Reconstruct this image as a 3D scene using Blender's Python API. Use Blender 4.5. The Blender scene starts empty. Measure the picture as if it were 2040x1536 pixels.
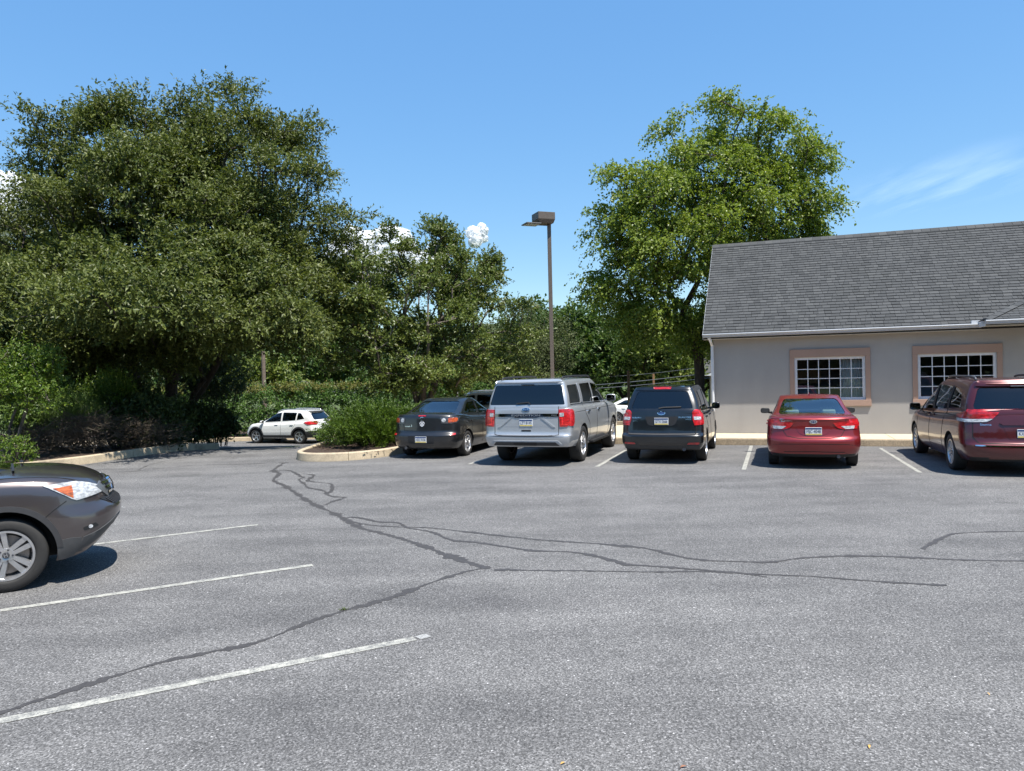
import bpy, bmesh, math, random
import numpy as np
from mathutils import Vector, Matrix
from mathutils.bvhtree import BVHTree

random.seed(7)
RNG = np.random.default_rng(11)
SC = bpy.context.scene
COL = SC.collection
R = math.radians

# ------------------------------------------------------------------ camera
CAM_H = 2.0
F_PX, PW, PH = 1475.0, 2040.0, 1536.0
HORIZON, ROLL = 748.0, 0.023
cam_d = bpy.data.cameras.new('camera')
cam_d.sensor_fit = 'HORIZONTAL'
cam_d.sensor_width = 36.0
cam_d.lens = 36.0 * F_PX / PW
cam_d.clip_start, cam_d.clip_end = 0.05, 12000
cam = bpy.data.objects.new('camera', cam_d)
COL.objects.link(cam)
pitch = -math.atan((PH / 2 - HORIZON) / F_PX)
cam.matrix_world = (Matrix.Translation((0, 0, CAM_H)) @ Matrix.Rotation(R(90) + pitch, 4, 'X')
                    @ Matrix.Rotation(-ROLL, 4, 'Z'))
SC.camera = cam

# ------------------------------------------------------------------ sky, sun, exposure
SUN_EL = R(66.0)
SUN_H = Vector((0.264, -0.316)).normalized()          # ground direction towards the sun
sun_az = math.atan2(SUN_H.x, SUN_H.y)                  # clockwise from +Y
world = bpy.data.worlds.new('World')
SC.world = world
world.use_nodes = True
wn = world.node_tree
wn.nodes.clear()
w_out = wn.nodes.new('ShaderNodeOutputWorld')
w_bg = wn.nodes.new('ShaderNodeBackground')
w_sky = wn.nodes.new('ShaderNodeTexSky')
w_sky.sky_type = 'NISHITA'
w_sky.sun_disc = False
w_sky.sun_elevation = SUN_EL
w_sky.sun_rotation = sun_az
w_sky.altitude = 500
w_sky.air_density = 1.0
w_sky.dust_density = 0.25
w_sky.ozone_density = 2.3
w_bg.inputs['Strength'].default_value = 0.12
w_hs = wn.nodes.new('ShaderNodeHueSaturation')
w_hs.inputs['Saturation'].default_value = 1.17
w_hs.inputs['Hue'].default_value = 0.494
wn.links.new(w_sky.outputs[0], w_hs.inputs['Color'])
# the camera held the bright low sky back: compress the whole sky's brightness by one even curve
w_sep = wn.nodes.new('ShaderNodeSeparateColor'); w_sep.mode = 'HSV'
w_com = wn.nodes.new('ShaderNodeCombineColor'); w_com.mode = 'HSV'
w_pow = wn.nodes.new('ShaderNodeMath'); w_pow.operation = 'POWER'; w_pow.inputs[1].default_value = 0.38
w_mul = wn.nodes.new('ShaderNodeMath'); w_mul.operation = 'MULTIPLY'; w_mul.inputs[1].default_value = 2.12
wn.links.new(w_hs.outputs[0], w_sep.inputs[0])
wn.links.new(w_sep.outputs[2], w_pow.inputs[0]); wn.links.new(w_pow.outputs[0], w_mul.inputs[0])
wn.links.new(w_sep.outputs[0], w_com.inputs[0]); wn.links.new(w_sep.outputs[1], w_com.inputs[1]); wn.links.new(w_mul.outputs[0], w_com.inputs[2])
wn.links.new(w_com.outputs[0], w_bg.inputs['Color'])
wn.links.new(w_bg.outputs[0], w_out.inputs['Surface'])

sun_d = bpy.data.lights.new('sun', 'SUN')
sun_d.energy = 4.2
sun_d.angle = R(0.53)
sun_d.color = (1.0, 0.955, 0.88)
sun = bpy.data.objects.new('sun', sun_d)
COL.objects.link(sun)
sun_dir = Vector((SUN_H.x * math.cos(SUN_EL), SUN_H.y * math.cos(SUN_EL), math.sin(SUN_EL)))
sun.rotation_euler = sun_dir.to_track_quat('Z', 'Y').to_euler()
sun.location = sun_dir * 60

SC.view_settings.view_transform = 'Standard'
SC.view_settings.look = 'None'
SC.view_settings.gamma = 1.0
SC.view_settings.exposure = 1.06
SC.view_settings.use_curve_mapping = False
SC.render.engine = 'CYCLES'
SC.cycles.max_bounces = 8
SC.cycles.transparent_max_bounces = 16
SC.cycles.diffuse_bounces = 3
SC.cycles.glossy_bounces = 3
SC.cycles.use_denoising = True
SC.cycles.sample_clamp_indirect = 6.0


# ------------------------------------------------------------------ general helpers
def ground_h(x, y):
    """Height of the land: a level lot that falls away behind it to a lower drive."""
    x = np.asarray(x, float); y = np.asarray(y, float)
    left = np.clip((-5.2 - x) / 1.6, 0, 1)                # the drive on the left starts to fall sooner
    y0 = 27.0 - 6.0 * left; y1 = 38.5 - 2.7 * left
    t = np.clip((y - y0) / (y1 - y0), 0, 1)
    t = np.where(t < .12, t * t / .24, np.where(t > .9, 1 - .06 - (1 - t) ** 2 / .2 + .0, t - .06))
    drop = 0.92 + 0.28 * left
    far = np.clip((y - 66) / 75.0, 0, 1)                 # a wooded slope rises behind
    return -drop * t + far * far * (3 - 2 * far) * 14.0


def gh(x, y):
    return float(ground_h(x, y))


def at(u, v, z=0.0):
    """World point on the level z that the photograph shows at (u, v)."""
    d = v - (HORIZON - ROLL * (u - 1020.0))
    D = F_PX * (CAM_H - z) / d
    return Vector(((u - 1020.0 - ROLL * (v - HORIZON)) * D / F_PX, D, z))


def tag(o, label=None, cat=None, group=None, kind=None):
    if label: o['label'] = label
    if cat: o['category'] = cat
    if group: o['group'] = group
    if kind: o['kind'] = kind
    return o


def empty(name, loc=(0, 0, 0), rz=0.0, parent=None):
    o = bpy.data.objects.new(name, None)
    o.empty_display_size = 0.3
    COL.objects.link(o)
    o.location = loc
    o.rotation_euler = (0, 0, rz)
    if parent: o.parent = parent
    return o


def link_mesh(name, me, mats, parent=None, loc=None):
    o = bpy.data.objects.new(name, me)
    COL.objects.link(o)
    if not isinstance(mats, (list, tuple)): mats = [mats]
    if not me.materials:
        for m in mats: me.materials.append(m)
    if parent: o.parent = parent
    if loc is not None: o.location = loc
    return o


def mesh_np(name, verts, faces, smooth=False, mat_idx=None):
    """Mesh from arrays; faces is an (n,k) int array or a list of lists."""
    me = bpy.data.meshes.new(name)
    verts = np.asarray(verts, np.float32).reshape(-1, 3)
    me.vertices.add(len(verts))
    me.vertices.foreach_set('co', verts.ravel())
    if isinstance(faces, np.ndarray):
        n, k = faces.shape
        starts = np.arange(n, dtype=np.int32) * k
        totals = np.full(n, k, np.int32)
        idx = faces.astype(np.int32).ravel()
    else:
        n = len(faces)
        totals = np.array([len(f) for f in faces], np.int32)
        starts = np.concatenate([[0], np.cumsum(totals)[:-1]]).astype(np.int32)
        idx = np.array([i for f in faces for i in f], np.int32)
    me.loops.add(len(idx))
    me.loops.foreach_set('vertex_index', idx)
    me.polygons.add(n)
    me.polygons.foreach_set('loop_start', starts)
    me.polygons.foreach_set('loop_total', totals)
    if mat_idx is not None:
        me.polygons.foreach_set('material_index', np.asarray(mat_idx, np.int32))
    me.polygons.foreach_set('use_smooth', np.full(n, bool(smooth)))
    me.update(calc_edges=True)
    return me


class MB:
    """Collects simple solids and turns them into ONE mesh."""
    def __init__(self):
        self.v = []; self.f = []

    def add(self, vs, fs):
        o = len(self.v)
        self.v += [tuple(p) for p in vs]
        self.f += [[i + o for i in f] for f in fs]
        return self

    def box(self, a, b):
        x0, y0, z0 = a; x1, y1, z1 = b
        return self.add([(x0, y0, z0), (x1, y0, z0), (x1, y1, z0), (x0, y1, z0), (x0, y0, z1), (x1, y0, z1), (x1, y1, z1), (x0, y1, z1)],
                        [[0, 3, 2, 1], [4, 5, 6, 7], [0, 1, 5, 4], [1, 2, 6, 5], [2, 3, 7, 6], [3, 0, 4, 7]])

    def tube(self, pts, rad, n=8, cap=True):
        pts = [Vector(p) for p in pts]
        if not isinstance(rad, (list, tuple)): rad = [rad] * len(pts)
        rings = []
        up = Vector((0, 0, 1))
        for i, p in enumerate(pts):
            d = (pts[min(i + 1, len(pts) - 1)] - pts[max(i - 1, 0)]).normalized()
            a = d.cross(up if abs(d.z) < 0.95 else Vector((1, 0, 0))).normalized()
            b = d.cross(a)
            rings.append([p + (a * math.cos(2 * math.pi * k / n) + b * math.sin(2 * math.pi * k / n)) * rad[i] for k in range(n)])
        vs = [q for r_ in rings for q in r_]
        fs = []
        for i in range(len(pts) - 1):
            for k in range(n):
                k2 = (k + 1) % n
                fs.append([i * n + k, i * n + k2, (i + 1) * n + k2, (i + 1) * n + k])
        if cap:
            fs.append(list(range(n)))
            fs.append([(len(pts) - 1) * n + k for k in range(n)][::-1])
        return self.add(vs, fs)

    def prism(self, poly, z0, z1):
        """poly in plan (x,y), extruded in z."""
        n = len(poly)
        vs = [(x, y, z0) for x, y in poly] + [(x, y, z1) for x, y in poly]
        fs = [[(i + 1) % n, i, i + n, (i + 1) % n + n][::-1] for i in range(n)]
        fs += [list(range(n))[::-1], [i + n for i in range(n)]]
        return self.add(vs, fs)

    def mesh(self, name, smooth=False, bevel=0.0, seg=2):
        me = bpy.data.meshes.new(name)
        me.from_pydata(self.v, [], self.f)
        bm = bmesh.new(); bm.from_mesh(me)
        bmesh.ops.recalc_face_normals(bm, faces=bm.faces)
        if bevel > 0:
            es = [e for e in bm.edges if len(e.link_faces) == 2 and e.calc_face_angle(0) > 0.5]
            bmesh.ops.bevel(bm, geom=es, offset=bevel, segments=seg, affect='EDGES', profile=0.6, clamp_overlap=True)
        if smooth:
            for f in bm.faces: f.smooth = True
        bm.to_mesh(me); bm.free()
        return me

    def build(self, name, mat, parent=None, loc=None, smooth=False, bevel=0.0):
        return link_mesh(name, self.mesh(name, smooth, bevel), mat, parent, loc)


# ------------------------------------------------------------------ materials
def new_mat(name):
    m = bpy.data.materials.new(name)
    m.use_nodes = True
    nt = m.node_tree
    return m, nt, nt.nodes['Principled BSDF']


def N(nt, typ, **kw):
    n = nt.nodes.new(typ)
    for k, v in kw.items():
        if k in n.bl_rna.properties: setattr(n, k, v)
        else: n.inputs[k].default_value = v
    return n


def ramp(nt, fac, stops, interp='LINEAR'):
    r_ = nt.nodes.new('ShaderNodeValToRGB')
    r_.color_ramp.interpolation = interp
    els = r_.color_ramp.elements
    while len(els) < len(stops): els.new(0.5)
    for e, (p, c) in zip(els, stops):
        e.position = p
        e.color = (c[0], c[1], c[2], 1) if isinstance(c, (tuple, list)) else (c, c, c, 1)
    nt.links.new(fac, r_.inputs[0])
    return r_.outputs[0]


def mixc(nt, fac, a, b, mode='MIX'):
    m = nt.nodes.new('ShaderNodeMix')
    m.data_type = 'RGBA'; m.blend_type = mode
    for s, v in ((0, fac), (6, a), (7, b)):
        if isinstance(v, (int, float)): m.inputs[s].default_value = v
        elif isinstance(v, (tuple, list)): m.inputs[s].default_value = (v[0], v[1], v[2], 1)
        else: nt.links.new(v, m.inputs[s])
    return m.outputs[2]


def coords(nt, scale=(1, 1, 1), kind='Object'):
    tc = nt.nodes.new('ShaderNodeTexCoord')
    mp = nt.nodes.new('ShaderNodeMapping')
    mp.inputs['Scale'].default_value = scale
    nt.links.new(tc.outputs[kind], mp.inputs[0])
    return mp.outputs[0]


def noise(nt, vec, scale, detail=4, rough=0.55, out='Fac'):
    n = N(nt, 'ShaderNodeTexNoise', Scale=scale, Detail=detail, Roughness=rough)
    nt.links.new(vec, n.inputs['Vector'])
    return n.outputs[out]


def bump(nt, h, bs, strength=0.3, dist=0.01):
    b = N(nt, 'ShaderNodeBump', Strength=strength, Distance=dist)
    nt.links.new(h, b.inputs['Height'])
    nt.links.new(b.outputs[0], bs.inputs['Normal'])


def plain(name, col, rough=0.5, metal=0.0, coat=0.0, var=0.12, scale=14.0, bmp=0.0, spec=0.5):
    """Principled surface with a little tonal variation of its own."""
    m, nt, bs = new_mat(name)
    v = coords(nt)
    n = noise(nt, v, scale, 5)
    c = ramp(nt, n, [(0.25, tuple(x * (1 - var) for x in col)), (0.75, tuple(min(1, x * (1 + var)) for x in col))])
    nt.links.new(c, bs.inputs['Base Color'])
    bs.inputs['Roughness'].default_value = rough
    bs.inputs['Metallic'].default_value = metal
    bs.inputs['Coat Weight'].default_value = coat
    bs.inputs['Coat Roughness'].default_value = 0.04
    bs.inputs['Specular IOR Level'].default_value = spec
    if bmp: bump(nt, noise(nt, v, scale * 4, 4), bs, bmp, 0.01)
    return m


def glass(name, tint, gloss=1.0):
    m, nt, bs = new_mat(name)
    nt.nodes.remove(bs)
    out = nt.nodes['Material Output']
    tr = N(nt, 'ShaderNodeBsdfTransparent'); tr.inputs[0].default_value = (*tint, 1)
    gl = N(nt, 'ShaderNodeBsdfGlossy'); gl.inputs['Roughness'].default_value = 0.015
    gl.inputs[0].default_value = (gloss, gloss, gloss, 1)
    fr = N(nt, 'ShaderNodeFresnel', IOR=1.52)
    mx = N(nt, 'ShaderNodeMixShader')
    sc = N(nt, 'ShaderNodeMath', operation='MULTIPLY'); sc.inputs[1].default_value = 1.8
    nt.links.new(fr.outputs[0], sc.inputs[0])
    nt.links.new(sc.outputs[0], mx.inputs[0])
    nt.links.new(tr.outputs[0], mx.inputs[1]); nt.links.new(gl.outputs[0], mx.inputs[2])
    nt.links.new(mx.outputs[0], out.inputs[0])
    return m


# ------------------------------------------------------------------ ground materials
def asphalt_mat():
    m, nt, bs = new_mat('asphalt')
    v = coords(nt)
    big = noise(nt, v, 0.22, 6, 0.62)
    mid = noise(nt, v, 1.3, 5, 0.6)
    streak = noise(nt, coords(nt, (0.35, 1.6, 1)), 0.8, 5, 0.6)
    fine = noise(nt, v, 62, 3, 0.78)
    vo = N(nt, 'ShaderNodeTexVoronoi', Scale=108.0); nt.links.new(v, vo.inputs['Vector'])
    base = ramp(nt, big, [(0.30, (0.100, 0.100, 0.102)), (0.50, (0.130, 0.130, 0.131)), (0.70, (0.162, 0.161, 0.159))])
    base = mixc(nt, 0.5, base, ramp(nt, mid, [(0.3, (0.085, 0.085, 0.087)), (0.7, (0.190, 0.189, 0.188))]))
    base = mixc(nt, 0.35, base, ramp(nt, streak, [(0.33, (0.055, 0.055, 0.057)), (0.68, (0.22, 0.219, 0.217))]))
    # oil drips and stains of their own shape
    oil = noise(nt, v, 0.9, 3, 0.5)
    base = mixc(nt, ramp(nt, oil, [(0.66, 0.0), (0.76, 0.45)]), base, (0.05, 0.049, 0.048))
    # stone chips: lighter and darker aggregate
    chip = ramp(nt, vo.outputs['Color'], [(0.0, 0.30), (0.40, 0.72), (0.72, 1.15), (0.93, 1.9), (1.0, 4.2)])
    base = mixc(nt, 0.95, base, chip, 'MULTIPLY')
    base = mixc(nt, 0.7, base, ramp(nt, fine, [(0.36, 0.42), (0.5, 0.95), (0.66, 1.8)]), 'MULTIPLY')
    base = mixc(nt, 1.0, base, (1.06, 1.035, 1.005), 'MULTIPLY')
    nt.links.new(base, bs.inputs['Base Color'])
    bs.inputs['Roughness'].default_value = 0.82
    bs.inputs['Specular IOR Level'].default_value = 0.35
    b = N(nt, 'ShaderNodeBump', Strength=0.55, Distance=0.006)
    nt.links.new(vo.outputs['Distance'], b.inputs['Height'])
    nt.links.new(b.outputs[0], bs.inputs['Normal'])
    return m


def concrete_mat(name, col, stain=(0.20, 0.17, 0.13), amount=0.5, agg=0.25):
    m, nt, bs = new_mat(name)
    v = coords(nt)
    n1 = noise(nt, v, 1.1, 7, 0.65); n2 = noise(nt, v, 38, 4, 0.7); n3 = noise(nt, v, 6, 5, 0.6)
    c = ramp(nt, n3, [(0.3, tuple(x * 0.86 for x in col)), (0.7, tuple(min(1, x * 1.12) for x in col))])
    c = mixc(nt, ramp(nt, n1, [(0.50, 0.0), (0.72, amount)]), c, stain)
    c = mixc(nt, agg, c, ramp(nt, n2, [(0.3, 0.45), (0.7, 1.45)]), 'MULTIPLY')
    nt.links.new(c, bs.inputs['Base Color'])
    bs.inputs['Roughness'].default_value = 0.85
    bump(nt, n2, bs, 0.35, 0.006)
    return m


def mulch_mat():
    m, nt, bs = new_mat('mulch')
    v = coords(nt, (1, 1, 1)); v2 = coords(nt, (18, 46, 20))
    n = noise(nt, v2, 1.0, 5, 0.7); k = noise(nt, v, 3, 4)
    c = ramp(nt, n, [(0.3, (0.018, 0.011, 0.007)), (0.55, (0.055, 0.034, 0.022)), (0.75, (0.13, 0.085, 0.055))])
    c = mixc(nt, ramp(nt, k, [(0.5, 0.0), (0.75, 0.5)]), c, (0.10, 0.075, 0.05))
    nt.links.new(c, bs.inputs['Base Color'])
    bs.inputs['Roughness'].default_value = 0.95
    bump(nt, n, bs, 1.0, 0.03)
    return m


def grass_mat():
    m, nt, bs = new_mat('rough_grass')
    v = coords(nt)
    n = noise(nt, v, 0.6, 6); f = noise(nt, v, 22, 4, 0.7)
    c = ramp(nt, n, [(0.3, (0.035, 0.060, 0.015)), (0.7, (0.085, 0.110, 0.035))])
    c = mixc(nt, 0.6, c, ramp(nt, f, [(0.3, 0.5), (0.7, 1.5)]), 'MULTIPLY')
    nt.links.new(c, bs.inputs['Base Color'])
    bs.inputs['Roughness'].default_value = 0.95
    return m


def line_mat():
    m, nt, bs = new_mat('road_paint')
    v = coords(nt)
    n = noise(nt, v, 9, 6, 0.7); f = noise(nt, v, 90, 3, 0.8)
    w = mixc(nt, 0.5, n, f)
    c = ramp(nt, w, [(0.42, (0.14, 0.14, 0.135)), (0.49, (0.29, 0.285, 0.255)), (0.60, (0.44, 0.43, 0.375))])
    nt.links.new(c, bs.inputs['Base Color'])
    bs.inputs['Roughness'].default_value = 0.7
    bump(nt, f, bs, 0.3, 0.004)
    return m


M_ASPH, M_MULCH, M_GRASS, M_LINE = asphalt_mat(), mulch_mat(), grass_mat(), line_mat()
M_KERB = concrete_mat('kerb_concrete', (0.47, 0.385, 0.265), (0.13, 0.105, 0.075), 0.8, 0.4)
M_WALK = concrete_mat('walk_concrete', (0.55, 0.46, 0.32), (0.36, 0.30, 0.21), 0.4, 0.15)
M_KERB2 = concrete_mat('exposed_aggregate_kerb', (0.30, 0.235, 0.155), (0.11, 0.085, 0.06), 0.6, 0.8)
M_TAR = plain('crack_sealer', (0.052, 0.048, 0.046), 0.6, var=0.25, scale=25, bmp=0.3)

# ------------------------------------------------------------------ land, lot
def grid_sheet(name, xs, ys, dz, mat):
    X, Y = np.meshgrid(xs, ys)
    Z = ground_h(X, Y) + dz
    nx = len(xs)
    v = np.stack([X.ravel(), Y.ravel(), Z.ravel()], 1)
    i = np.arange((len(ys) - 1) * (nx - 1))
    r_, c = i // (nx - 1), i % (nx - 1)
    a = r_ * nx + c
    f = np.stack([a, a + 1, a + nx + 1, a + nx], 1)
    return link_mesh(name, mesh_np(name, v, f, True), mat)


far = [120, 180, 300, 600, 1200, 2500, 5000]
xs = np.array([-x for x in far[::-1]] + list(np.arange(-80, 81, 4)) + far, float)
ys = np.array([-x for x in far[::-1]] + list(np.arange(-80, 81, 2)) + far, float)
tag(grid_sheet('ground', xs, ys, -0.03, M_GRASS), 'rough green grass ground under and beyond the trees', 'ground', kind='structure')
tag(grid_sheet('parking_lot', np.arange(-44, 45, 1.0), np.arange(-12, 47.1, 1.0), 0.0, M_ASPH), 'weathered grey asphalt parking lot with sealed cracks', 'parking lot', kind='structure')


def ribbon(name, pts, w, mat, dz, label=None, cat=None, group=None, jitter=0.0, parent=None, step=0.12, seed=1, smoothpts=True):
    """A flat strip on the ground along a polyline, with an uneven width."""
    rg = random.Random(seed)
    P = [Vector((p[0], p[1])) for p in pts]
    if smoothpts and len(P) > 2:
        Q = []
        for i in range(len(P) - 1):
            p0, p1, p2, p3 = P[max(i - 1, 0)], P[i], P[i + 1], P[min(i + 2, len(P) - 1)]
            n = max(2, int((p2 - p1).length / step))
            for j in range(n):
                t = j / n
                Q.append(0.5 * ((2 * p1) + (p2 - p0) * t + (2 * p0 - 5 * p1 + 4 * p2 - p3) * t * t + (3 * p1 - p0 - 3 * p2 + p3) * t**3))
        P = Q + [P[-1]]
    V, F = [], []
    wn_ = 1.0
    for i, p in enumerate(P):
        d = (P[min(i + 1, len(P) - 1)] - P[max(i - 1, 0)])
        d = d.normalized() if d.length > 1e-6 else Vector((1, 0))
        n = Vector((-d.y, d.x))
        wn_ = 0.7 * wn_ + 0.3 * (1 + rg.uniform(-jitter, jitter) * 1.8)
        wn2 = 1.0 + (.36 * math.sin(i * step * 2.3 + seed) * math.sin(i * step * 5.1 + seed * 2) + .22 * math.sin(i * step * 11.7 + seed)) * min(1, jitter * 2)
        ww = wn2 * (w if not callable(w) else w(i / max(1, len(P) - 1))) * wn_ / 2
        a, b = p + n * ww * (1 + rg.uniform(-jitter, jitter)), p - n * ww * (1 + rg.uniform(-jitter, jitter))
        V += [(a.x, a.y, gh(a.x, a.y) + dz), (b.x, b.y, gh(b.x, b.y) + dz)]
        if i: F.append([2 * i - 2, 2 * i - 1, 2 * i + 1, 2 * i])
    me = bpy.data.meshes.new(name); me.from_pydata(V, [], F); me.update()
    o = link_mesh(name, me, mat, parent)
    if label: tag(o, label, cat, group)
    return o


# painted stall lines
def P2(u, v): p = at(u, v); return (p.x, p.y)
def extend(a, b, t): return (a[0] + (a[0] - b[0]) * t, a[1] + (a[1] - b[1]) * t)


lines = [
    ((0, 1440), (826, 1275), 1.2, 'nearest white parking stripe, running across the bottom left of the lot'),
    ((0, 1218), (622, 1127), 1.2, 'white parking stripe on the near side of the grey-brown SUV'),
    ((190, 1085), (513, 1046), 1.6, 'white parking stripe on the far side of the grey-brown SUV'),
    ((1483, 936), (1498, 888), 0, 'white parking stripe between the black SUV and the red saloon'),
    ((1835, 942), (1755, 893), 0, 'white parking stripe between the red saloon and the dark red van'),
    ((1190, 930), (1248, 897), 0, 'white parking stripe between the silver SUV and the black SUV'),
    ((935, 925), (1000, 905), 0.5, 'white parking stripe between the charcoal saloon and the silver SUV'),
]
for i, (a, b, ext, lab) in enumerate(lines):
    A, B = P2(*a), P2(*b)
    if ext and i < 3: A = extend(A, B, ext)
    elif ext: B = extend(B, A, ext)
    ribbon('parking_stripe', [A, B] if True else 0, 0.088, M_LINE, 0.004, lab, 'parking stripe', 'painted stripes of the parking lot', jitter=0.05, step=0.1, seed=i, smoothpts=False)
# worn leftover of the nearest stripe's old end
ribbon('parking_stripe', [P2(832, 1274), P2(853, 1268)], 0.09, plain('worn_paint', (0.27, 0.27, 0.26), 0.8, var=0.5, scale=60), 0.004, 'faded stub of old paint past the end of the nearest stripe', 'parking stripe', 'painted stripes of the parking lot', jitter=0.1, seed=9)

# sealed cracks
cracks = [
    ([(566, 922), (545, 937), (556, 944), (545, 957), (566, 968), (585, 980), (607, 995), (635, 1010), (658, 1020), (690, 1037), (720, 1053), (770, 1066), (830, 1084), (880, 1103), (940, 1124), (975, 1134)], 0.085, 'wide sealed crack zigzagging from the island nose to the middle of the lot'),
    ([(975, 1132), (930, 1140), (860, 1162), (780, 1192), (690, 1217), (610, 1243), (540, 1272), (480, 1290), (400, 1305), (310, 1325), (200, 1358), (100, 1390), (0, 1423), (-120, 1462)], 0.055, 'long sealed crack running to the bottom left corner beside the nearest stripe'),
    ([(550, 937), (577, 938), (592, 945), (600, 950), (606, 951), (596, 956), (606, 964), (614, 972), (640, 977), (652, 983)], 0.06, 'short jagged crack seal just right of the zigzag crack'),
    ([(602, 944), (622, 946), (624, 949), (613, 958), (640, 962), (660, 965), (660, 978), (650, 984), (665, 990), (686, 992), (665, 999), (646, 1007)], 0.06, 'hooked crack seal with a sharp bend by the island'),
    ([(693, 1031), (720, 1033), (750, 1040), (790, 1042), (806, 1049), (814, 1053), (860, 1061), (900, 1077), (960, 1083), (1060, 1098), (1140, 1101), (1200, 1112), (1250, 1126), (1300, 1129), (1400, 1137), (1470, 1143), (1530, 1151)], 0.055, 'middle crack seal sweeping right across the lot'),
    ([(700, 1040), (740, 1047), (800, 1051), (860, 1053), (950, 1063), (1050, 1074), (1120, 1080), (1200, 1085), (1290, 1094), (1345, 1108), (1400, 1117), (1470, 1120), (1540, 1121), (1600, 1113), (1700, 1109), (1800, 1111), (1920, 1117), (2040, 1119), (2120, 1121)], 0.05, 'upper crack seal running right across the whole lot'),
    ([(985, 1136), (1060, 1138), (1180, 1139), (1300, 1141), (1380, 1140), (1450, 1142), (1520, 1146), (1620, 1150), (1750, 1160), (1890, 1168)], 0.042, 'lower thin crack seal running right from the crack junction'),
    ([(2080, 1060), (2000, 1060), (1920, 1063), (1890, 1068), (1865, 1080), (1840, 1095)], 0.045, 'curved crack seal at the right edge in front of the dark red van'),
    ([(590, 921), (480, 925), (380, 928), (230, 943)], 0.025, 'thin crack running left from the island nose towards the long kerb'),
    ([(440, 903), (360, 913), (300, 926), (275, 937)], 0.02, 'faint thin crack near the long kerb on the left'),
]
for i, (pts, w, lab) in enumerate(cracks):
    ribbon('crack_seal', [P2(*p) for p in pts], w, M_TAR, 0.0025 + 0.00012 * i, lab, 'crack seal', 'sealed cracks in the asphalt', jitter=0.55, step=0.035, seed=20 + i)
# fallen leaf scraps
for i, (u, v, lab) in enumerate([(1123, 1528, 'small orange leaf scrap on the asphalt at the bottom edge'), (1365, 1535, 'brown leaf scrap at the bottom edge, right of the orange scrap'), (1737, 1494, 'pale straw scrap on the asphalt in the lower right'), (1975, 1388, 'tiny tan scrap on the asphalt near the right edge')]):
    p = at(u, v)
    b = MB(); k = random.uniform(0.6, 1); a = random.uniform(0, 3)
    ca, sa = math.cos(a), math.sin(a)
    q = [(-.025, 0, .002), (-.008, -.008, .008), (.012, -.006, .010), (.026, .001, .003), (.010, .008, .008), (-.010, .007, .011)]
    b.add([(p.x + (x * ca - y * sa) * k, p.y + (x * sa + y * ca) * k, z + .002) for x, y, z in q], [[0, 1, 5], [1, 2, 4, 5], [2, 3, 4]])
    tag(b.build('leaf_scrap', plain('scrap_%d' % i, (0.50, 0.30, 0.08) if i != 1 else (0.25, 0.12, 0.07), 0.8)), lab, 'leaf', 'leaf scraps on the asphalt')
# weed tuft growing in the long crack
wp = at(685, 1217)
b = MB()
for i in range(26):
    a, l = random.uniform(0, 6.28), random.uniform(.015, .04)
    d = Vector((math.cos(a), math.sin(a), random.uniform(.3, 1.2))).normalized() * l; s = Vector((-math.sin(a), math.cos(a), 0)) * .004
    o = wp + Vector((random.uniform(-.03, .03), random.uniform(-.015, .015), .002))
    b.add([o - s, o + s, o + d * .6 + s, o + d, o + d * .6 - s], [[0, 1, 2, 3, 4]])
tag(b.build('weed', plain('weed_green', (0.07, 0.10, 0.02), 0.8)), 'tiny green weed growing out of the long crack', 'weed')

# ------------------------------------------------------------------ kerbs and beds
def resample(pts, step=0.12, smooth=True):
    P = [Vector(p) for p in pts]
    Q = []
    for i in range(len(P) - 1):
        p0, p1, p2, p3 = P[max(i - 1, 0)], P[i], P[i + 1], P[min(i + 2, len(P) - 1)]
        n = max(2, int((p2 - p1).length / step))
        for j in range(n):
            t = j / n
            Q.append(p1.lerp(p2, t) if not smooth else 0.5 * ((2 * p1) + (p2 - p0) * t + (2 * p0 - 5 * p1 + 4 * p2 - p3) * t * t + (3 * p1 - p0 - 3 * p2 + p3) * t**3))
    return Q + [P[-1]]


def kerb(name, pts, h, w, mat, label, block=2.9, first=0.0, smooth=True, z0=0.0):
    """Kerb in cast blocks with open joints; the bed lies to the left of the direction of travel."""
    root = tag(empty(name), label, 'kerb', kind='structure')
    Q = resample(pts, 0.10, smooth)
    seg, run, blocks = [Q[0]], first, []
    for a, b in zip(Q[:-1], Q[1:]):
        run += (b - a).length
        seg.append(b)
        if run >= block:
            blocks.append(seg); seg = [b]; run = 0.0
    if len(seg) > 1: blocks.append(seg)
    rg = random.Random(5)
    for s in blocks:
        V, F = [], []
        dh = rg.uniform(-.006, .006)
        n = len(s)
        for i, p in enumerate(s):
            d = (s[min(i + 1, n - 1)] - s[max(i - 1, 0)]).normalized()
            nn = Vector((-d.y, d.x))
            if i == 0: p = p + d * .006
            if i == n - 1: p = p - d * .006
            g = gh(p.x, p.y) + z0
            jt = rg.uniform(-.003, .003)
            for (o, z) in ((0.0, -0.1), (0.004, 0.02), (0.020 + jt, h + dh - .025), (0.032 + jt, h + dh - .006), (0.05, h + dh), (w - .02, h + dh + .002), (w, h + dh - .02), (w, -0.1)):
                q = p + nn * o
                V.append((q.x, q.y, g + z))
            if i:
                for k in range(7): F.append([(i - 1) * 8 + k, (i - 1) * 8 + k + 1, i * 8 + k + 1, i * 8 + k])
        F.append(list(range(8))); F.append([(n - 1) * 8 + k for k in range(8)])
        me = bpy.data.meshes.new('kerb_block'); me.from_pydata(V, [], F)
        bm = bmesh.new(); bm.from_mesh(me); bmesh.ops.recalc_face_normals(bm, faces=bm.faces); bm.to_mesh(me); bm.free()
        link_mesh('kerb_block', me, mat, root)
    return root


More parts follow.
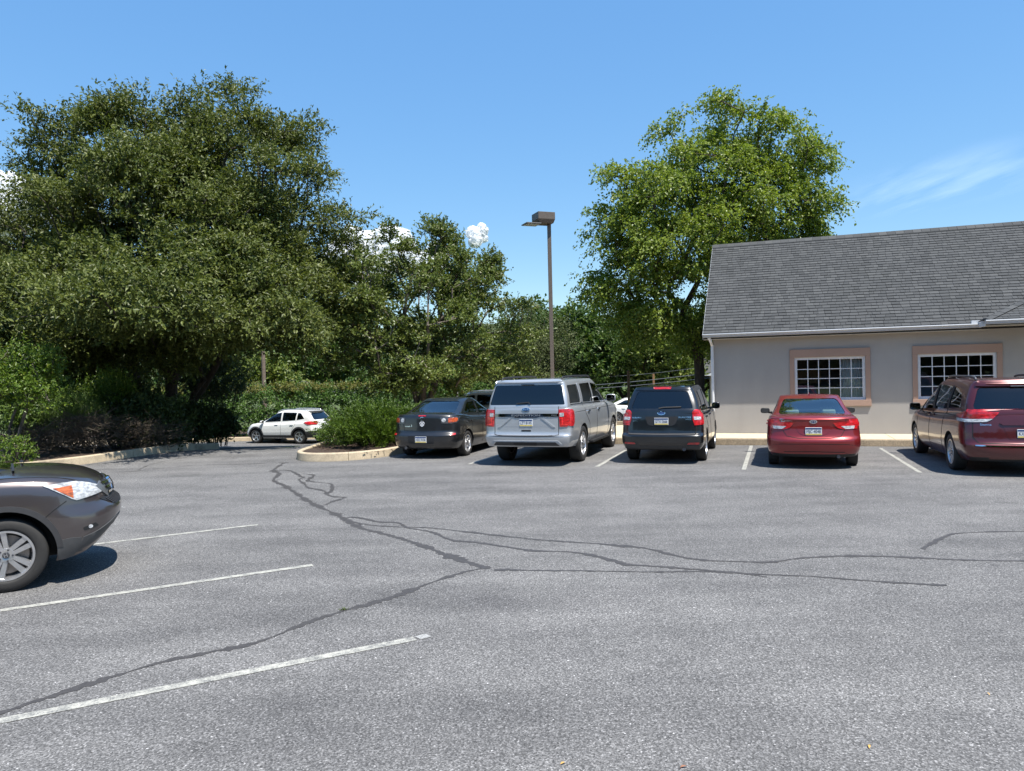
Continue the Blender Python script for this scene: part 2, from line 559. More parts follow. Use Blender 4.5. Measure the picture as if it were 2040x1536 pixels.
def bed(name, poly, h, mat, label, grid=0.5, cat='planting bed', lump=0.05):
    from mathutils.geometry import delaunay_2d_cdt
    P = [Vector(p) for p in poly]
    xs_, ys_ = [p.x for p in P], [p.y for p in P]
    pts = list(P)
    for x in np.arange(min(xs_), max(xs_), grid):
        for y in np.arange(min(ys_), max(ys_), grid):
            if min((p - Vector((x, y))).length for p in P) > grid * .3: pts.append(Vector((x, y)))
    vv, ee, ff, *_ = delaunay_2d_cdt(pts, [], [list(range(len(P)))], 1, 1e-6)
    V = [(p.x, p.y, gh(p.x, p.y) + h + (lump * math.sin(p.x * 2.1 + 1.3 * math.sin(p.y)) * math.sin(p.y * 1.7) if i >= len(P) else 0)) for i, p in enumerate(vv)]
    me = bpy.data.meshes.new(name); me.from_pydata(V, [], [list(f) for f in ff]); me.update()
    bm = bmesh.new(); bm.from_mesh(me); bmesh.ops.recalc_face_normals(bm, faces=bm.faces)
    if sum(f.normal.z for f in bm.faces) < 0: bmesh.ops.reverse_faces(bm, faces=bm.faces)
    for f in bm.faces: f.smooth = True
    bm.to_mesh(me); bm.free()
    return tag(link_mesh(name, me, mat), label, cat, kind='structure')


left_line = [(-17.5, 8.3), (-13.6, 14.3), (-11.15, 18.15), (-10.6, 19.7), (-10.1, 21.4), (-9.75, 23.0), (-9.85, 24.6), (-10.6, 26.4), (-12.4, 28.4), (-15.5, 30.6), (-24.0, 33.0)]
kerb('kerb', left_line, 0.20, 0.16, M_KERB, 'long pale concrete kerb in front of the dark shrubs on the left', 3.0, 1.2)
bed('planting_bed', [(p[0] - 0.10, p[1] + 0.02) for p in left_line[:-1]] + [(-24, 32.8), (-44, 32.8), (-44, 8.0)], 0.16, M_MULCH, 'shaded mulch bed under the big tree on the left')

isl = [(-1.2, 24.2), (-2.05, 21.75), (-2.5, 20.5), (-2.94, 19.5), (-3.35, 18.78), (-3.95, 18.22), (-4.6, 18.08), (-5.2, 18.28), (-5.52, 18.8), (-5.62, 19.6), (-5.6, 21.5), (-5.4, 24.0), (-5.5, 27.0), (-6.0, 30.0)]
kerb('kerb', isl[::-1], 0.20, 0.15, M_KERB, 'rounded concrete kerb of the juniper island', 2.6, 0.3)
c0 = Vector((-3.9, 22))
bed('planting_bed', [tuple(Vector(p) + (c0 - Vector(p)).normalized() * 0.09) for p in isl] + [(-5.9, 29.8), (-1.2, 29.8), (0.0, 27.6)], 0.15, M_MULCH, 'mulch bed of the juniper island', 0.35)
# far kerb across the lower lane, and the kerb of the lower lot on the right
kerb('kerb', [(3.5, 40.3), (-6.0, 39.6), (-14.0, 38.9), (-26, 38.5)][::-1], 0.20, 0.16, M_KERB, 'far kerb along the hedge behind the white SUV', 3.0)
bed('planting_bed', [(3.4, 40.4), (-6.0, 39.7), (-14, 39.0), (-26, 38.6), (-44, 38.6), (-44, 46), (3.4, 46)], 0.15, M_MULCH, 'mulch bed under the far hedge', 1.5)
kerb('kerb', [(4.2, 40.4), (14.0, 38.9)], 0.24, 0.2, M_KERB2, 'brown kerb in front of the white car of the lower lot', 2.5)

# ------------------------------------------------------------------ stall frame: O building corner, T along the wall to the right, A away from the lot
O = Vector((5.92, 21.69)); T = Vector((0.944, -0.33)); A = Vector((0.33, 0.944))
def W3(a, b, z=0.0): p = O + T * a + A * b; return Vector((p.x, p.y, z))
SLAB = 0.17
# sidewalk slabs with joints, kerb in front
walk = tag(empty('sidewalk'), 'pale concrete sidewalk along the building', 'sidewalk', kind='structure')
def slab(a0, a1, b0, b1):
    b = MB(); g = .006
    pts = [W3(a0 + g, b0 + g), W3(a1 - g, b0 + g), W3(a1 - g, b1 - g), W3(a0 + g, b1 - g)]
    b.prism([(p.x, p.y) for p in pts], -0.2, SLAB + random.uniform(-.002, .002))
    b.build('paving_slab', M_WALK, walk, bevel=.006)
a = -9.0
while a < 14.9:
    slab(a, a + 1.5, -1.64, -0.004)
    if a + 1.5 <= 0.01:
        slab(a, a + 1.5, 0.0, 1.7); slab(a, a + 1.5, 1.7, 3.3)
    a += 1.5
kp = [W3(x, -1.80) for x in (15, 8, 3, -3, -8.9)]
kerb('kerb', [(p.x, p.y) for p in kp[::-1]], SLAB + .004, 0.15, M_KERB2, 'stained brown kerb along the sidewalk in front of the parked cars', 3.0, 1.0, smooth=False)
# ------------------------------------------------------------------ building
def stucco(name, col):
    m, nt, bs = new_mat(name)
    v = coords(nt)
    n = noise(nt, v, 0.9, 6, 0.6); f = noise(nt, v, 70, 4, 0.7); st = noise(nt, coords(nt, (2.2, 2.2, 0.35)), 1.0, 5)
    c = ramp(nt, n, [(0.3, tuple(x * 0.93 for x in col)), (0.7, tuple(x * 1.05 for x in col))])
    c = mixc(nt, ramp(nt, st, [(0.52, 0.0), (0.78, 0.22)]), c, tuple(x * 0.72 for x in col))
    c = mixc(nt, 0.3, c, ramp(nt, f, [(0.3, 0.75), (0.7, 1.2)]), 'MULTIPLY')
    nt.links.new(c, bs.inputs['Base Color'])
    bs.inputs['Roughness'].default_value = 0.9
    bump(nt, f, bs, 0.5, 0.006)
    return m


def shingle_mat():
    m, nt, bs = new_mat('asphalt_shingle')
    geo = N(nt, 'ShaderNodeNewGeometry'); oi = N(nt, 'ShaderNodeObjectInfo')
    ad = N(nt, 'ShaderNodeMath', operation='ADD'); nt.links.new(geo.outputs['Random Per Island'], ad.inputs[0]); nt.links.new(oi.outputs['Random'], ad.inputs[1])
    fr = N(nt, 'ShaderNodeMath', operation='FRACT'); nt.links.new(ad.outputs[0], fr.inputs[0])
    c = ramp(nt, fr.outputs[0], [(0.0, (0.036, 0.038, 0.039)), (0.35, (0.047, 0.049, 0.050)), (0.7, (0.054, 0.056, 0.057)), (1.0, (0.064, 0.066, 0.066))])
    v = coords(nt, kind='Object')
    f = noise(nt, v, 120, 3, 0.8); st = noise(nt, v, 0.5, 5)
    c = mixc(nt, 0.45, c, ramp(nt, f, [(0.3, 0.55), (0.7, 1.5)]), 'MULTIPLY')
    c = mixc(nt, ramp(nt, st, [(0.5, 0.0), (0.75, 0.35)]), c, (0.052, 0.054, 0.051))
    nt.links.new(c, bs.inputs['Base Color'])
    bs.inputs['Roughness'].default_value = 0.88
    bump(nt, f, bs, 0.4, 0.004)
    return m


M_STUC = stucco('stucco', (0.345, 0.325, 0.300)); M_TRIM = stucco('trim_stucco', (0.37, 0.245, 0.185))
M_SHIN = shingle_mat(); M_WHT = plain('white_vinyl', (0.62, 0.63, 0.64), 0.45, var=0.05)
M_GUT = plain('gutter_aluminium', (0.40, 0.415, 0.43), 0.4, 0.2, var=0.08); M_SOF = plain('soffit_vinyl', (0.40, 0.38, 0.335), 0.6)
M_ROOM = plain('room_wall', (0.20, 0.19, 0.175), 0.9); M_CURT = plain('curtain', (0.70, 0.71, 0.70), 0.9, bmp=0.2); M_ROOFDK = plain('roof_deck', (0.012, 0.012, 0.012), 0.9)
G_BLDG = glass('window_glass', (0.75, 0.80, 0.80))

bld = empty('building', (O.x, O.y, 0), math.atan2(T.y, T.x))     # local x along the front wall, y away, z up
tag(bld, 'beige stucco building with grey shingle roof on the right', 'building')
LB, DB, RAKE, EAVE_B, EZ, RB, RZ = 15.0, 9.0, 0.26, -0.32, 3.06, 4.5, 6.36
WIN = [(2.21, 4.03), (5.31, 7.15), (9.2, 11.0)]; WZ0, WZ1 = 1.11, 2.32
# front wall with openings, other walls
b = MB()
xs_ = [0.0]
for w in WIN: xs_ += [w[0], w[1]]
xs_ += [LB]
for i in range(len(xs_) - 1):
    if i % 2 == 0: b.box((xs_[i], 0, 0.02), (xs_[i + 1], 0.22, 3.02))
    else:
        b.box((xs_[i], 0, 0.02), (xs_[i + 1], 0.22, WZ0)); b.box((xs_[i], 0, WZ1), (xs_[i + 1], 0.22, 3.02))
b.build('front_wall', M_STUC, bld)
b = MB()
gp = [(0.22, 0.02), (DB, 0.02), (DB, 3.0), (RB, 6.15), (0.22, 3.12)]
b.add([(0, y, z) for y, z in gp] + [(0.22, y, z) for y, z in gp], [[0, 1, 2, 3, 4], [9, 8, 7, 6, 5]] + [[i, (i + 1) % 5, (i + 1) % 5 + 5, i + 5] for i in range(5)])
b.build('gable_wall', M_STUC, bld)
b = MB(); b.box((0.22, DB - 0.2, 0.02), (LB, DB - 0.02, 3.0)); b.build('rear_wall', M_STUC, bld)
b = MB(); b.box((0.23, 1.9, 0.1), (4.65, 2.0, 3.0)); b.box((4.75, 3.2, 0.1), (LB, 3.3, 3.0)); b.box((0.23, 0.23, 0.05), (LB, 3.2, 0.12)); b.box((0.23, 0.23, 2.9), (LB, 3.2, 2.95))
b.box((4.65, 0.23, 0.12), (4.75, 3.2, 2.9)); b.box((8.2, 0.23, 0.12), (8.3, 3.2, 2.9)); b.build('interior', M_ROOM, bld)
# windows
for wi, (x0, x1) in enumerate(WIN):
    f = 0.072
    win = MB()
    oc = [(x0, WZ0), (x1, WZ0), (x1, WZ1), (x0, WZ1)]; ic = [(x0 + f, WZ0 + f), (x1 - f, WZ0 + f), (x1 - f, WZ1 - f), (x0 + f, WZ1 - f)]
    win.add([(x, y, z) for y in (.03, .10) for x, z in oc + ic], [[i, (i + 1) % 4, (i + 1) % 4 + 4, i + 4] for i in range(4)] + [[i + 8, i + 12, (i + 1) % 4 + 12, (i + 1) % 4 + 8] for i in range(4)]
            + [[i, i + 8, (i + 1) % 4 + 8, (i + 1) % 4] for i in range(4)] + [[i + 4, (i + 1) % 4 + 4, (i + 1) % 4 + 12, i + 12] for i in range(4)])
    wo = win.build('window', M_WHT, bld, bevel=.006)
    nx, nz = 6, 4
    gx0, gx1, gz0, gz1 = x0 + f, x1 - f, WZ0 + f, WZ1 - f
    for i in range(1, nx):
        x = gx0 + (gx1 - gx0) * i / nx
        q = MB(); q.box((x - .010, .045, gz0), (x + .010, .062, gz1)); q.build('muntin', M_WHT, wo)
    for j in range(1, nz):
        z = gz0 + (gz1 - gz0) * j / nz
        q = MB(); q.box((gx0, .047, z - .010), (gx1, .060, z + .010)); q.build('muntin', M_WHT, wo)
    for i in range(nx):
        for j in range(nz):
            xa, xb = gx0 + (gx1 - gx0) * i / nx + .007, gx0 + (gx1 - gx0) * (i + 1) / nx - .007
            za, zb = gz0 + (gz1 - gz0) * j / nz + .007, gz0 + (gz1 - gz0) * (j + 1) / nz - .007
            q = MB(); q.add([(xa, .066, za), (xb, .066, za), (xb, .066, zb), (xa, .066, zb)], [[0, 1, 2, 3]]); q.build('pane', G_BLDG, wo)
    # stucco surround with a deeper sill
    s = MB(); t = 0.125; d = -0.035
    s.box((x0 - t, d, WZ1), (x1 + t, -.001, WZ1 + .225)); s.box((x0 - t, d + .002, WZ0), (x0 - .001, -.001, WZ1)); s.box((x1 + .001, d + .002, WZ0), (x1 + t, -.001, WZ1))
    s.box((x0 - t - .01, d - .02, WZ0 - .17), (x1 + t + .01, -.001, WZ0))
    s.build('window_surround', M_TRIM, bld, bevel=.008)
# curtain inside the first window, plain tan panel deep behind the left panes
cx = np.linspace(3.42, 4.05, 40)
V = [(x, .30 + .022 * math.sin(i * 1.35), z) for z in (0.9, 2.5) for i, x in enumerate(cx)]
q = MB(); q.add(V, [[i, i + 1, i + 41, i + 40] for i in range(39)]); q.build('curtain', M_CURT, bld, smooth=True)
q = MB(); q.box((2.3, 1.7, 1.55), (3.0, 1.75, 1.95)); q.build('tan_panel', plain('panel_tan', (0.42, 0.27, 0.14), 0.6), bld)
# ---- roof
roof = MB()
e0, e1 = (EAVE_B, EZ), (RB, RZ)
yb = DB + 0.3; zb = RZ - (yb - RB) * (RZ - EZ) / (RB - EAVE_B)
prof = [(EAVE_B, EZ), (RB, RZ), (yb, zb), (yb, zb - .16), (RB, RZ - .18), (EAVE_B, EZ - .14)]
roof.add([(-RAKE, y, z) for y, z in prof] + [(LB + .3, y, z) for y, z in prof], [[0, 1, 2, 3, 4, 5], [11, 10, 9, 8, 7, 6]] + [[i, (i + 1) % 6, (i + 1) % 6 + 6, i + 6] for i in range(6)])
ro = roof.build('roof', M_ROOFDK, bld)
# shingles: courses of tabs of uneven width
sl = Vector((0, RB - EAVE_B, RZ - EZ)); SLEN = sl.length; sl.normalize()
nrm = Vector((0, -sl.z, sl.y))
rg = random.Random(3)
EXPO = 0.165
tabs = []
nrow = int(SLEN / EXPO)
for r_ in range(nrow + 1):
    s0 = r_ * EXPO
    x = -RAKE + (-rg.uniform(0, .2) if r_ % 2 else 0)
    while x < 9.4:
        w = rg.uniform(.11, .26)
        xa, xb = max(x, -RAKE - .012), x + w
        if xb - xa > .03: tabs.append((xa, xb, s0, r_))
        x = xb
def tab_geo(w, thick, ex=EXPO):
    """One tab: thick at its lower edge, tapering under the next course."""
    g = .0035
    lo = .030
    pts = [(g, lo), (w - g, lo), (w - g, ex + .02), (g, ex + .02)]
    V = []
    for (x, s) in pts:
        p = sl * s
        h = .004 + thick * (1 - s / (ex + .02))
        V.append(Vector((x, 0, 0)) + p + nrm * h)
    for (x, s) in pts:
        V.append(Vector((x, 0, 0)) + sl * s + nrm * -.004)
    return [tuple(v) for v in V], [[0, 1, 2, 3], [0, 4, 5, 1], [1, 5, 6, 2], [3, 7, 4, 0]]
near = sorted(tabs, key=lambda t: (O + T * t[0]).length + t[2] * 0.7 if t[0] < 8.3 else 99)[:300]
nearset = set(near)
rest = MB()
cache = {}
for t in tabs:
    xa, xb, s0, r_ = t
    th = (.014, .021, .017)[int(xa * 7.3) % 3]
    if t in nearset:
        w = round(xb - xa, 2)
        k = (w, th)
        if k not in cache:
            q = MB(); q.add(*tab_geo(w, th)); cache[k] = q.mesh('shingle')
        o = link_mesh('shingle', cache[k], M_SHIN, ro)
        o.location = Vector((xa, EAVE_B, EZ)) + sl * s0
    else:
        V, F = tab_geo(xb - xa, th)
        base = Vector((xa, EAVE_B, EZ)) + sl * s0
        rest.add([tuple(Vector(v) + base) for v in V], F)
tag(rest.build('shingle_field', M_SHIN, ro), kind='stuff')
# ridge cap, rake edge, gutter, fascia, soffit, downspout
q = MB()
x = -RAKE - .02
while x < LB:
    for sg, dirv in ((1, sl), (-1, Vector((0, sl.y, -sl.z)))):
        pass
    V = [(x, RB - .16, RZ - .16 * sl.z / sl.y + .035), (x + .30, RB - .16, RZ - .16 * sl.z / sl.y + .022), (x + .30, RB, RZ + .035), (x, RB, RZ + .05), (x + .30, RB + .16, RZ - .16 * sl.z / sl.y + .022), (x, RB + .16, RZ - .16 * sl.z / sl.y + .035)]
    q.add(V, [[0, 1, 2, 3], [3, 2, 4, 5]])
    x += .25
V = [(-RAKE - .02, RB - .16, RZ - .16 * sl.z / sl.y + .036), (LB, RB - .16, RZ - .16 * sl.z / sl.y + .036), (LB, RB - .16, RZ - .16 * sl.z / sl.y - .02), (-RAKE - .02, RB - .16, RZ - .16 * sl.z / sl.y - .02)]
q.add(V, [[0, 1, 2, 3]])
q.build('ridge_cap', M_SHIN, ro)
q = MB(); w = .014
V = []
for (y, z) in ((EAVE_B, EZ), (RB, RZ)): V += [(-RAKE - w, y, z + .012), (-RAKE - .004, y, z + .012), (-RAKE - .004, y, z - .15), (-RAKE - w, y, z - .15)]
q.add(V, [[0, 1, 5, 4], [1, 2, 6, 5], [2, 3, 7, 6], [3, 0, 4, 7], [0, 3, 2, 1], [4, 5, 6, 7]]); q.build('rake_board', M_GUT, bld)
gp = [(-.335, 3.07), (-.345, 3.065), (-.455, 3.065), (-.465, 3.04), (-.44, 3.0), (-.43, 2.965), (-.335, 2.955)]
def extr(b, prof, x0, x1):
    n = len(prof)
    b.add([(x0, y, z) for y, z in prof] + [(x1, y, z) for y, z in prof], [list(range(n)), [i + n for i in range(n)][::-1]] + [[i, i + n, (i + 1) % n + n, (i + 1) % n] for i in range(n)])
q = MB(); extr(q, gp, -RAKE - .01, 6.72); q.build('gutter', M_GUT, bld)
q = MB(); q.box((-RAKE, EAVE_B + .004, 2.905), (6.9, -.002, 2.925)); q.build('soffit', M_SOF, bld)
q = MB()
q.tube([(-.10, -.38, 2.96), (-.05, -.30, 2.86), (-.03, -.06, 2.72), (-.03, -.055, 0.30), (-.03, -.14, 0.22)], .042, 8); q.build('downspout', M_WHT, bld, smooth=False)
q = MB(); q.box((6.50, -.40, 3.07), (6.74, -.30, 3.15)); q.build('gutter_guard', M_WHT, bld)
# ---- porch hip on the right
ex = MB(); x0, yb0, z0, s_ = 6.65, -1.05, 3.12, 0.45
ymeet = 1.25; zmeet = z0 + (ymeet - yb0) * s_; dd = ymeet - yb0
V = [(x0, yb0, z0), (LB, yb0, z0), (LB, ymeet, zmeet), (x0 + dd, ymeet, zmeet), (x0, EAVE_B + .02, z0), (x0, yb0, z0 - .10), (LB, yb0, z0 - .10), (x0, EAVE_B + .02, z0 - .10)]
ex.add(V, [[0, 1, 2, 3], [0, 3, 4], [0, 5, 6, 1], [0, 4, 7, 5]])
po = ex.build('porch_roof', M_ROOFDK, bld)
fn = Vector((0, -s_, 1)).normalized(); fs_ = Vector((0, 1, s_)).normalized()
for r_ in range(12):
    s0 = r_ * EXPO
    y = yb0 + fs_.y * s0
    x = x0 + (y - yb0)
    while x < 9.6:
        w = rg.uniform(.11, .26)
        V = []
        for (a_, s) in ((x + .003, .004), (x + w - .003, .004), (x + w - .003, EXPO + .02), (x + .003, EXPO + .02)):
            V.append(Vector((a_, yb0, z0)) + fs_ * (s0 + s) + fn * (.004 + .011 * (1 - s / (EXPO + .02))))
        for (a_, s) in ((x + .003, .004), (x + w - .003, .004)): V.append(Vector((a_, yb0, z0)) + fs_ * (s0 + s) - fn * .003)
        q = MB(); q.add([tuple(v) for v in V], [[0, 1, 2, 3], [0, 4, 5, 1]]); q.build('shingle', M_SHIN, po)
        x += w
for k in range(14):         # hip caps
    t0_ = k * .20
    c = Vector((x0 + t0_, yb0 + t0_, z0 + t0_ * s_ + .03)); h = Vector((1, 1, s_)).normalized()
    side = Vector((1, -1, 0)).normalized()
    V = [c - side * .15 - Vector((0, 0, .035)), c + Vector((0, 0, .012)), c + side * .15 - Vector((0, 0, .035))]
    V += [v + h * .36 - Vector((0, 0, .010)) for v in V]
    q = MB(); q.add([tuple(v) for v in V], [[0, 1, 4, 3], [1, 2, 5, 4], [0, 2, 1]]); q.build('hip_cap', M_SHIN, po)
gq = [(y - .71, z + .045) for y, z in gp]
q = MB(); extr(q, gq, x0 - .01, LB); q.build('porch_gutter', M_GUT, bld)
for i in range(9):
    ya = yb0 + .03 + i * .115
    q = MB(); q.box((x0 + .02, ya, 2.97 + (.004 if i % 2 else 0)), (LB, ya + .112, 2.985)); q.build('soffit_board', M_SOF, bld)
q = MB(); q.box((x0, yb0 + .01, 2.96), (x0 + .02, EAVE_B, 3.10)); q.build('porch_fascia', M_WHT, bld)
# ---- the neighbouring house that shows past the birch trunk
nb = empty('neighbour_house', (11.9, 44.5, gh(11.9, 44.5)), R(-14)); tag(nb, 'pale house with grey roof glimpsed behind the birch trunk', 'house')
q = MB(); q.box((0, 0, 0), (9, 7, 2.9)); q.build('wall', plain('cream_siding', (0.52, 0.46, 0.34), 0.8), nb)
q = MB(); rp = [(-.4, 2.75), (3.5, 5.3), (7.4, 2.75), (7.4, 2.6), (3.5, 5.1), (-.4, 2.6)]; extr(q, rp, -.4, 9.4); q.build('roof', M_SHIN, nb)
q = MB(); q.box((-.4, -.44, 2.58), (9.4, -.38, 2.74)); q.build('fascia', M_WHT, nb)
for xw in (1.2, 4.2):
    q = MB(); q.box((xw, -.03, 1.0), (xw + 1.1, .0, 2.2)); wo = q.build('window', M_WHT, nb); q = MB(); q.box((xw + .08, -.05, 1.08), (xw + 1.02, -.031, 2.12)); q.build('pane', plain('far_pane', (0.02, 0.025, 0.03), 0.08), wo)
# ------------------------------------------------------------------ car building kit
def curve(pts):
    """Monotone cubic through (x, y) points."""
    xs = np.array([p[0] for p in pts], float); ys = np.array([p[1] for p in pts], float)
    h = np.diff(xs); d = np.diff(ys) / h
    m = np.zeros(len(xs))
    m[0], m[-1] = d[0], d[-1]
    for i in range(1, len(xs) - 1):
        if d[i - 1] * d[i] > 0:
            w1 = 2 * h[i] + h[i - 1]; w2 = h[i] + 2 * h[i - 1]
            m[i] = (w1 + w2) / (w1 / d[i - 1] + w2 / d[i])

    def f(x):
        x = np.clip(np.asarray(x, float), xs[0], xs[-1])
        i = np.clip(np.searchsorted(xs, x) - 1, 0, len(xs) - 2)
        t = (x - xs[i]) / h[i]
        return ((2 * t**3 - 3 * t**2 + 1) * ys[i] + (t**3 - 2 * t**2 + t) * h[i] * m[i]
                + (-2 * t**3 + 3 * t**2) * ys[i + 1] + (t**3 - t**2) * h[i] * m[i + 1])
    return f


def outline(xr, xf, W, Rr, pr, Rf, pf, nE=12, nS=40):
    k = min(1.0, 0.92 * (xf - xr) / (Rr + Rf)); Rr, Rf = Rr * k, Rf * k
    th = np.linspace(0, math.pi / 2, nE + 1)
    s, c = np.sin(th), np.cos(th)
    xa = xr + Rr * (1 - c ** (2 / pr)); ya = W * s ** (2 / pr)
    xb = np.linspace(xr + Rr, xf - Rf, nS + 1)[1:-1]; yb = np.full(nS - 1, W)
    xc = (xf - Rf * (1 - c ** (2 / pf)))[::-1]; yc = (W * s ** (2 / pf))[::-1]
    xl = np.concatenate([xa, xb, xc]); yl = np.concatenate([ya, yb, yc])
    return np.concatenate([xl, xl[-2:0:-1]]), np.concatenate([yl, -yl[-2:0:-1]])


def loft(rings, close_first=True):
    n = len(rings[0])
    v = np.concatenate(rings)
    f = []
    for i in range(len(rings) - 1):
        for k in range(n):
            k2 = (k + 1) % n
            f.append([i * n + k, i * n + k2, (i + 1) * n + k2, (i + 1) * n + k])
    me = bpy.data.meshes.new('loft')
    me.from_pydata([tuple(p) for p in v], [], f)
    bm = bmesh.new(); bm.from_mesh(me)
    bmesh.ops.remove_doubles(bm, verts=bm.verts, dist=1e-4)
    bmesh.ops.dissolve_degenerate(bm, edges=bm.edges, dist=1e-5)
    bmesh.ops.recalc_face_normals(bm, faces=bm.faces)
    for fa in bm.faces: fa.smooth = True
    bm.to_mesh(me); bm.free()
    return me


def evaluated(o):
    dg = bpy.context.evaluated_depsgraph_get()
    return bpy.data.meshes.new_from_object(o.evaluated_get(dg), depsgraph=dg)


def apply_mods(me, fn):
    """Run modifiers set up by fn(obj) on a temporary object and return the new mesh."""
    o = bpy.data.objects.new('tmp', me)
    COL.objects.link(o)
    extra = fn(o) or []
    r_ = evaluated(o)
    for e in [o] + list(extra):
        bpy.data.objects.remove(e, do_unlink=True)
    return r_


def cut(me, cutter):
    def fn(o):
        c = bpy.data.objects.new('cutter', cutter)
        COL.objects.link(c)
        m = o.modifiers.new('b', 'BOOLEAN')
        m.operation = 'DIFFERENCE'; m.object = c; m.solver = 'EXACT'
        return [c]
    return apply_mods(me, fn)


def prism_x(poly, x0, x1):      # poly (y,z)
    n = len(poly)
    return [(x0, y, z) for y, z in poly] + [(x1, y, z) for y, z in poly], \
        [list(range(n)), [i + n for i in range(n)][::-1]] + [[i, i + n, (i + 1) % n + n, (i + 1) % n] for i in range(n)]


def prism_y(poly, y0, y1):      # poly (x,z)
    n = len(poly)
    return [(x, y0, z) for x, z in poly] + [(x, y1, z) for x, z in poly], \
        [list(range(n)), [i + n for i in range(n)][::-1]] + [[i, i + n, (i + 1) % n + n, (i + 1) % n] for i in range(n)]


def rounded(poly, r_=0.05, n=4):
    """Round the corners of a polygon."""
    out = []
    k = len(poly)
    for i in range(k):
        p0, p, p1 = (Vector(poly[i - 1]), Vector(poly[i]), Vector(poly[(i + 1) % k]))
        a, b = p0 - p, p1 - p
        q = min(r_, a.length * 0.45, b.length * 0.45)
        A, B = p + a.normalized() * q, p + b.normalized() * q
        for j in range(n + 1):
            t = j / n
            out.append(tuple(A * (1 - t)**2 + p * 2 * t * (1 - t) + B * t * t))
    return out


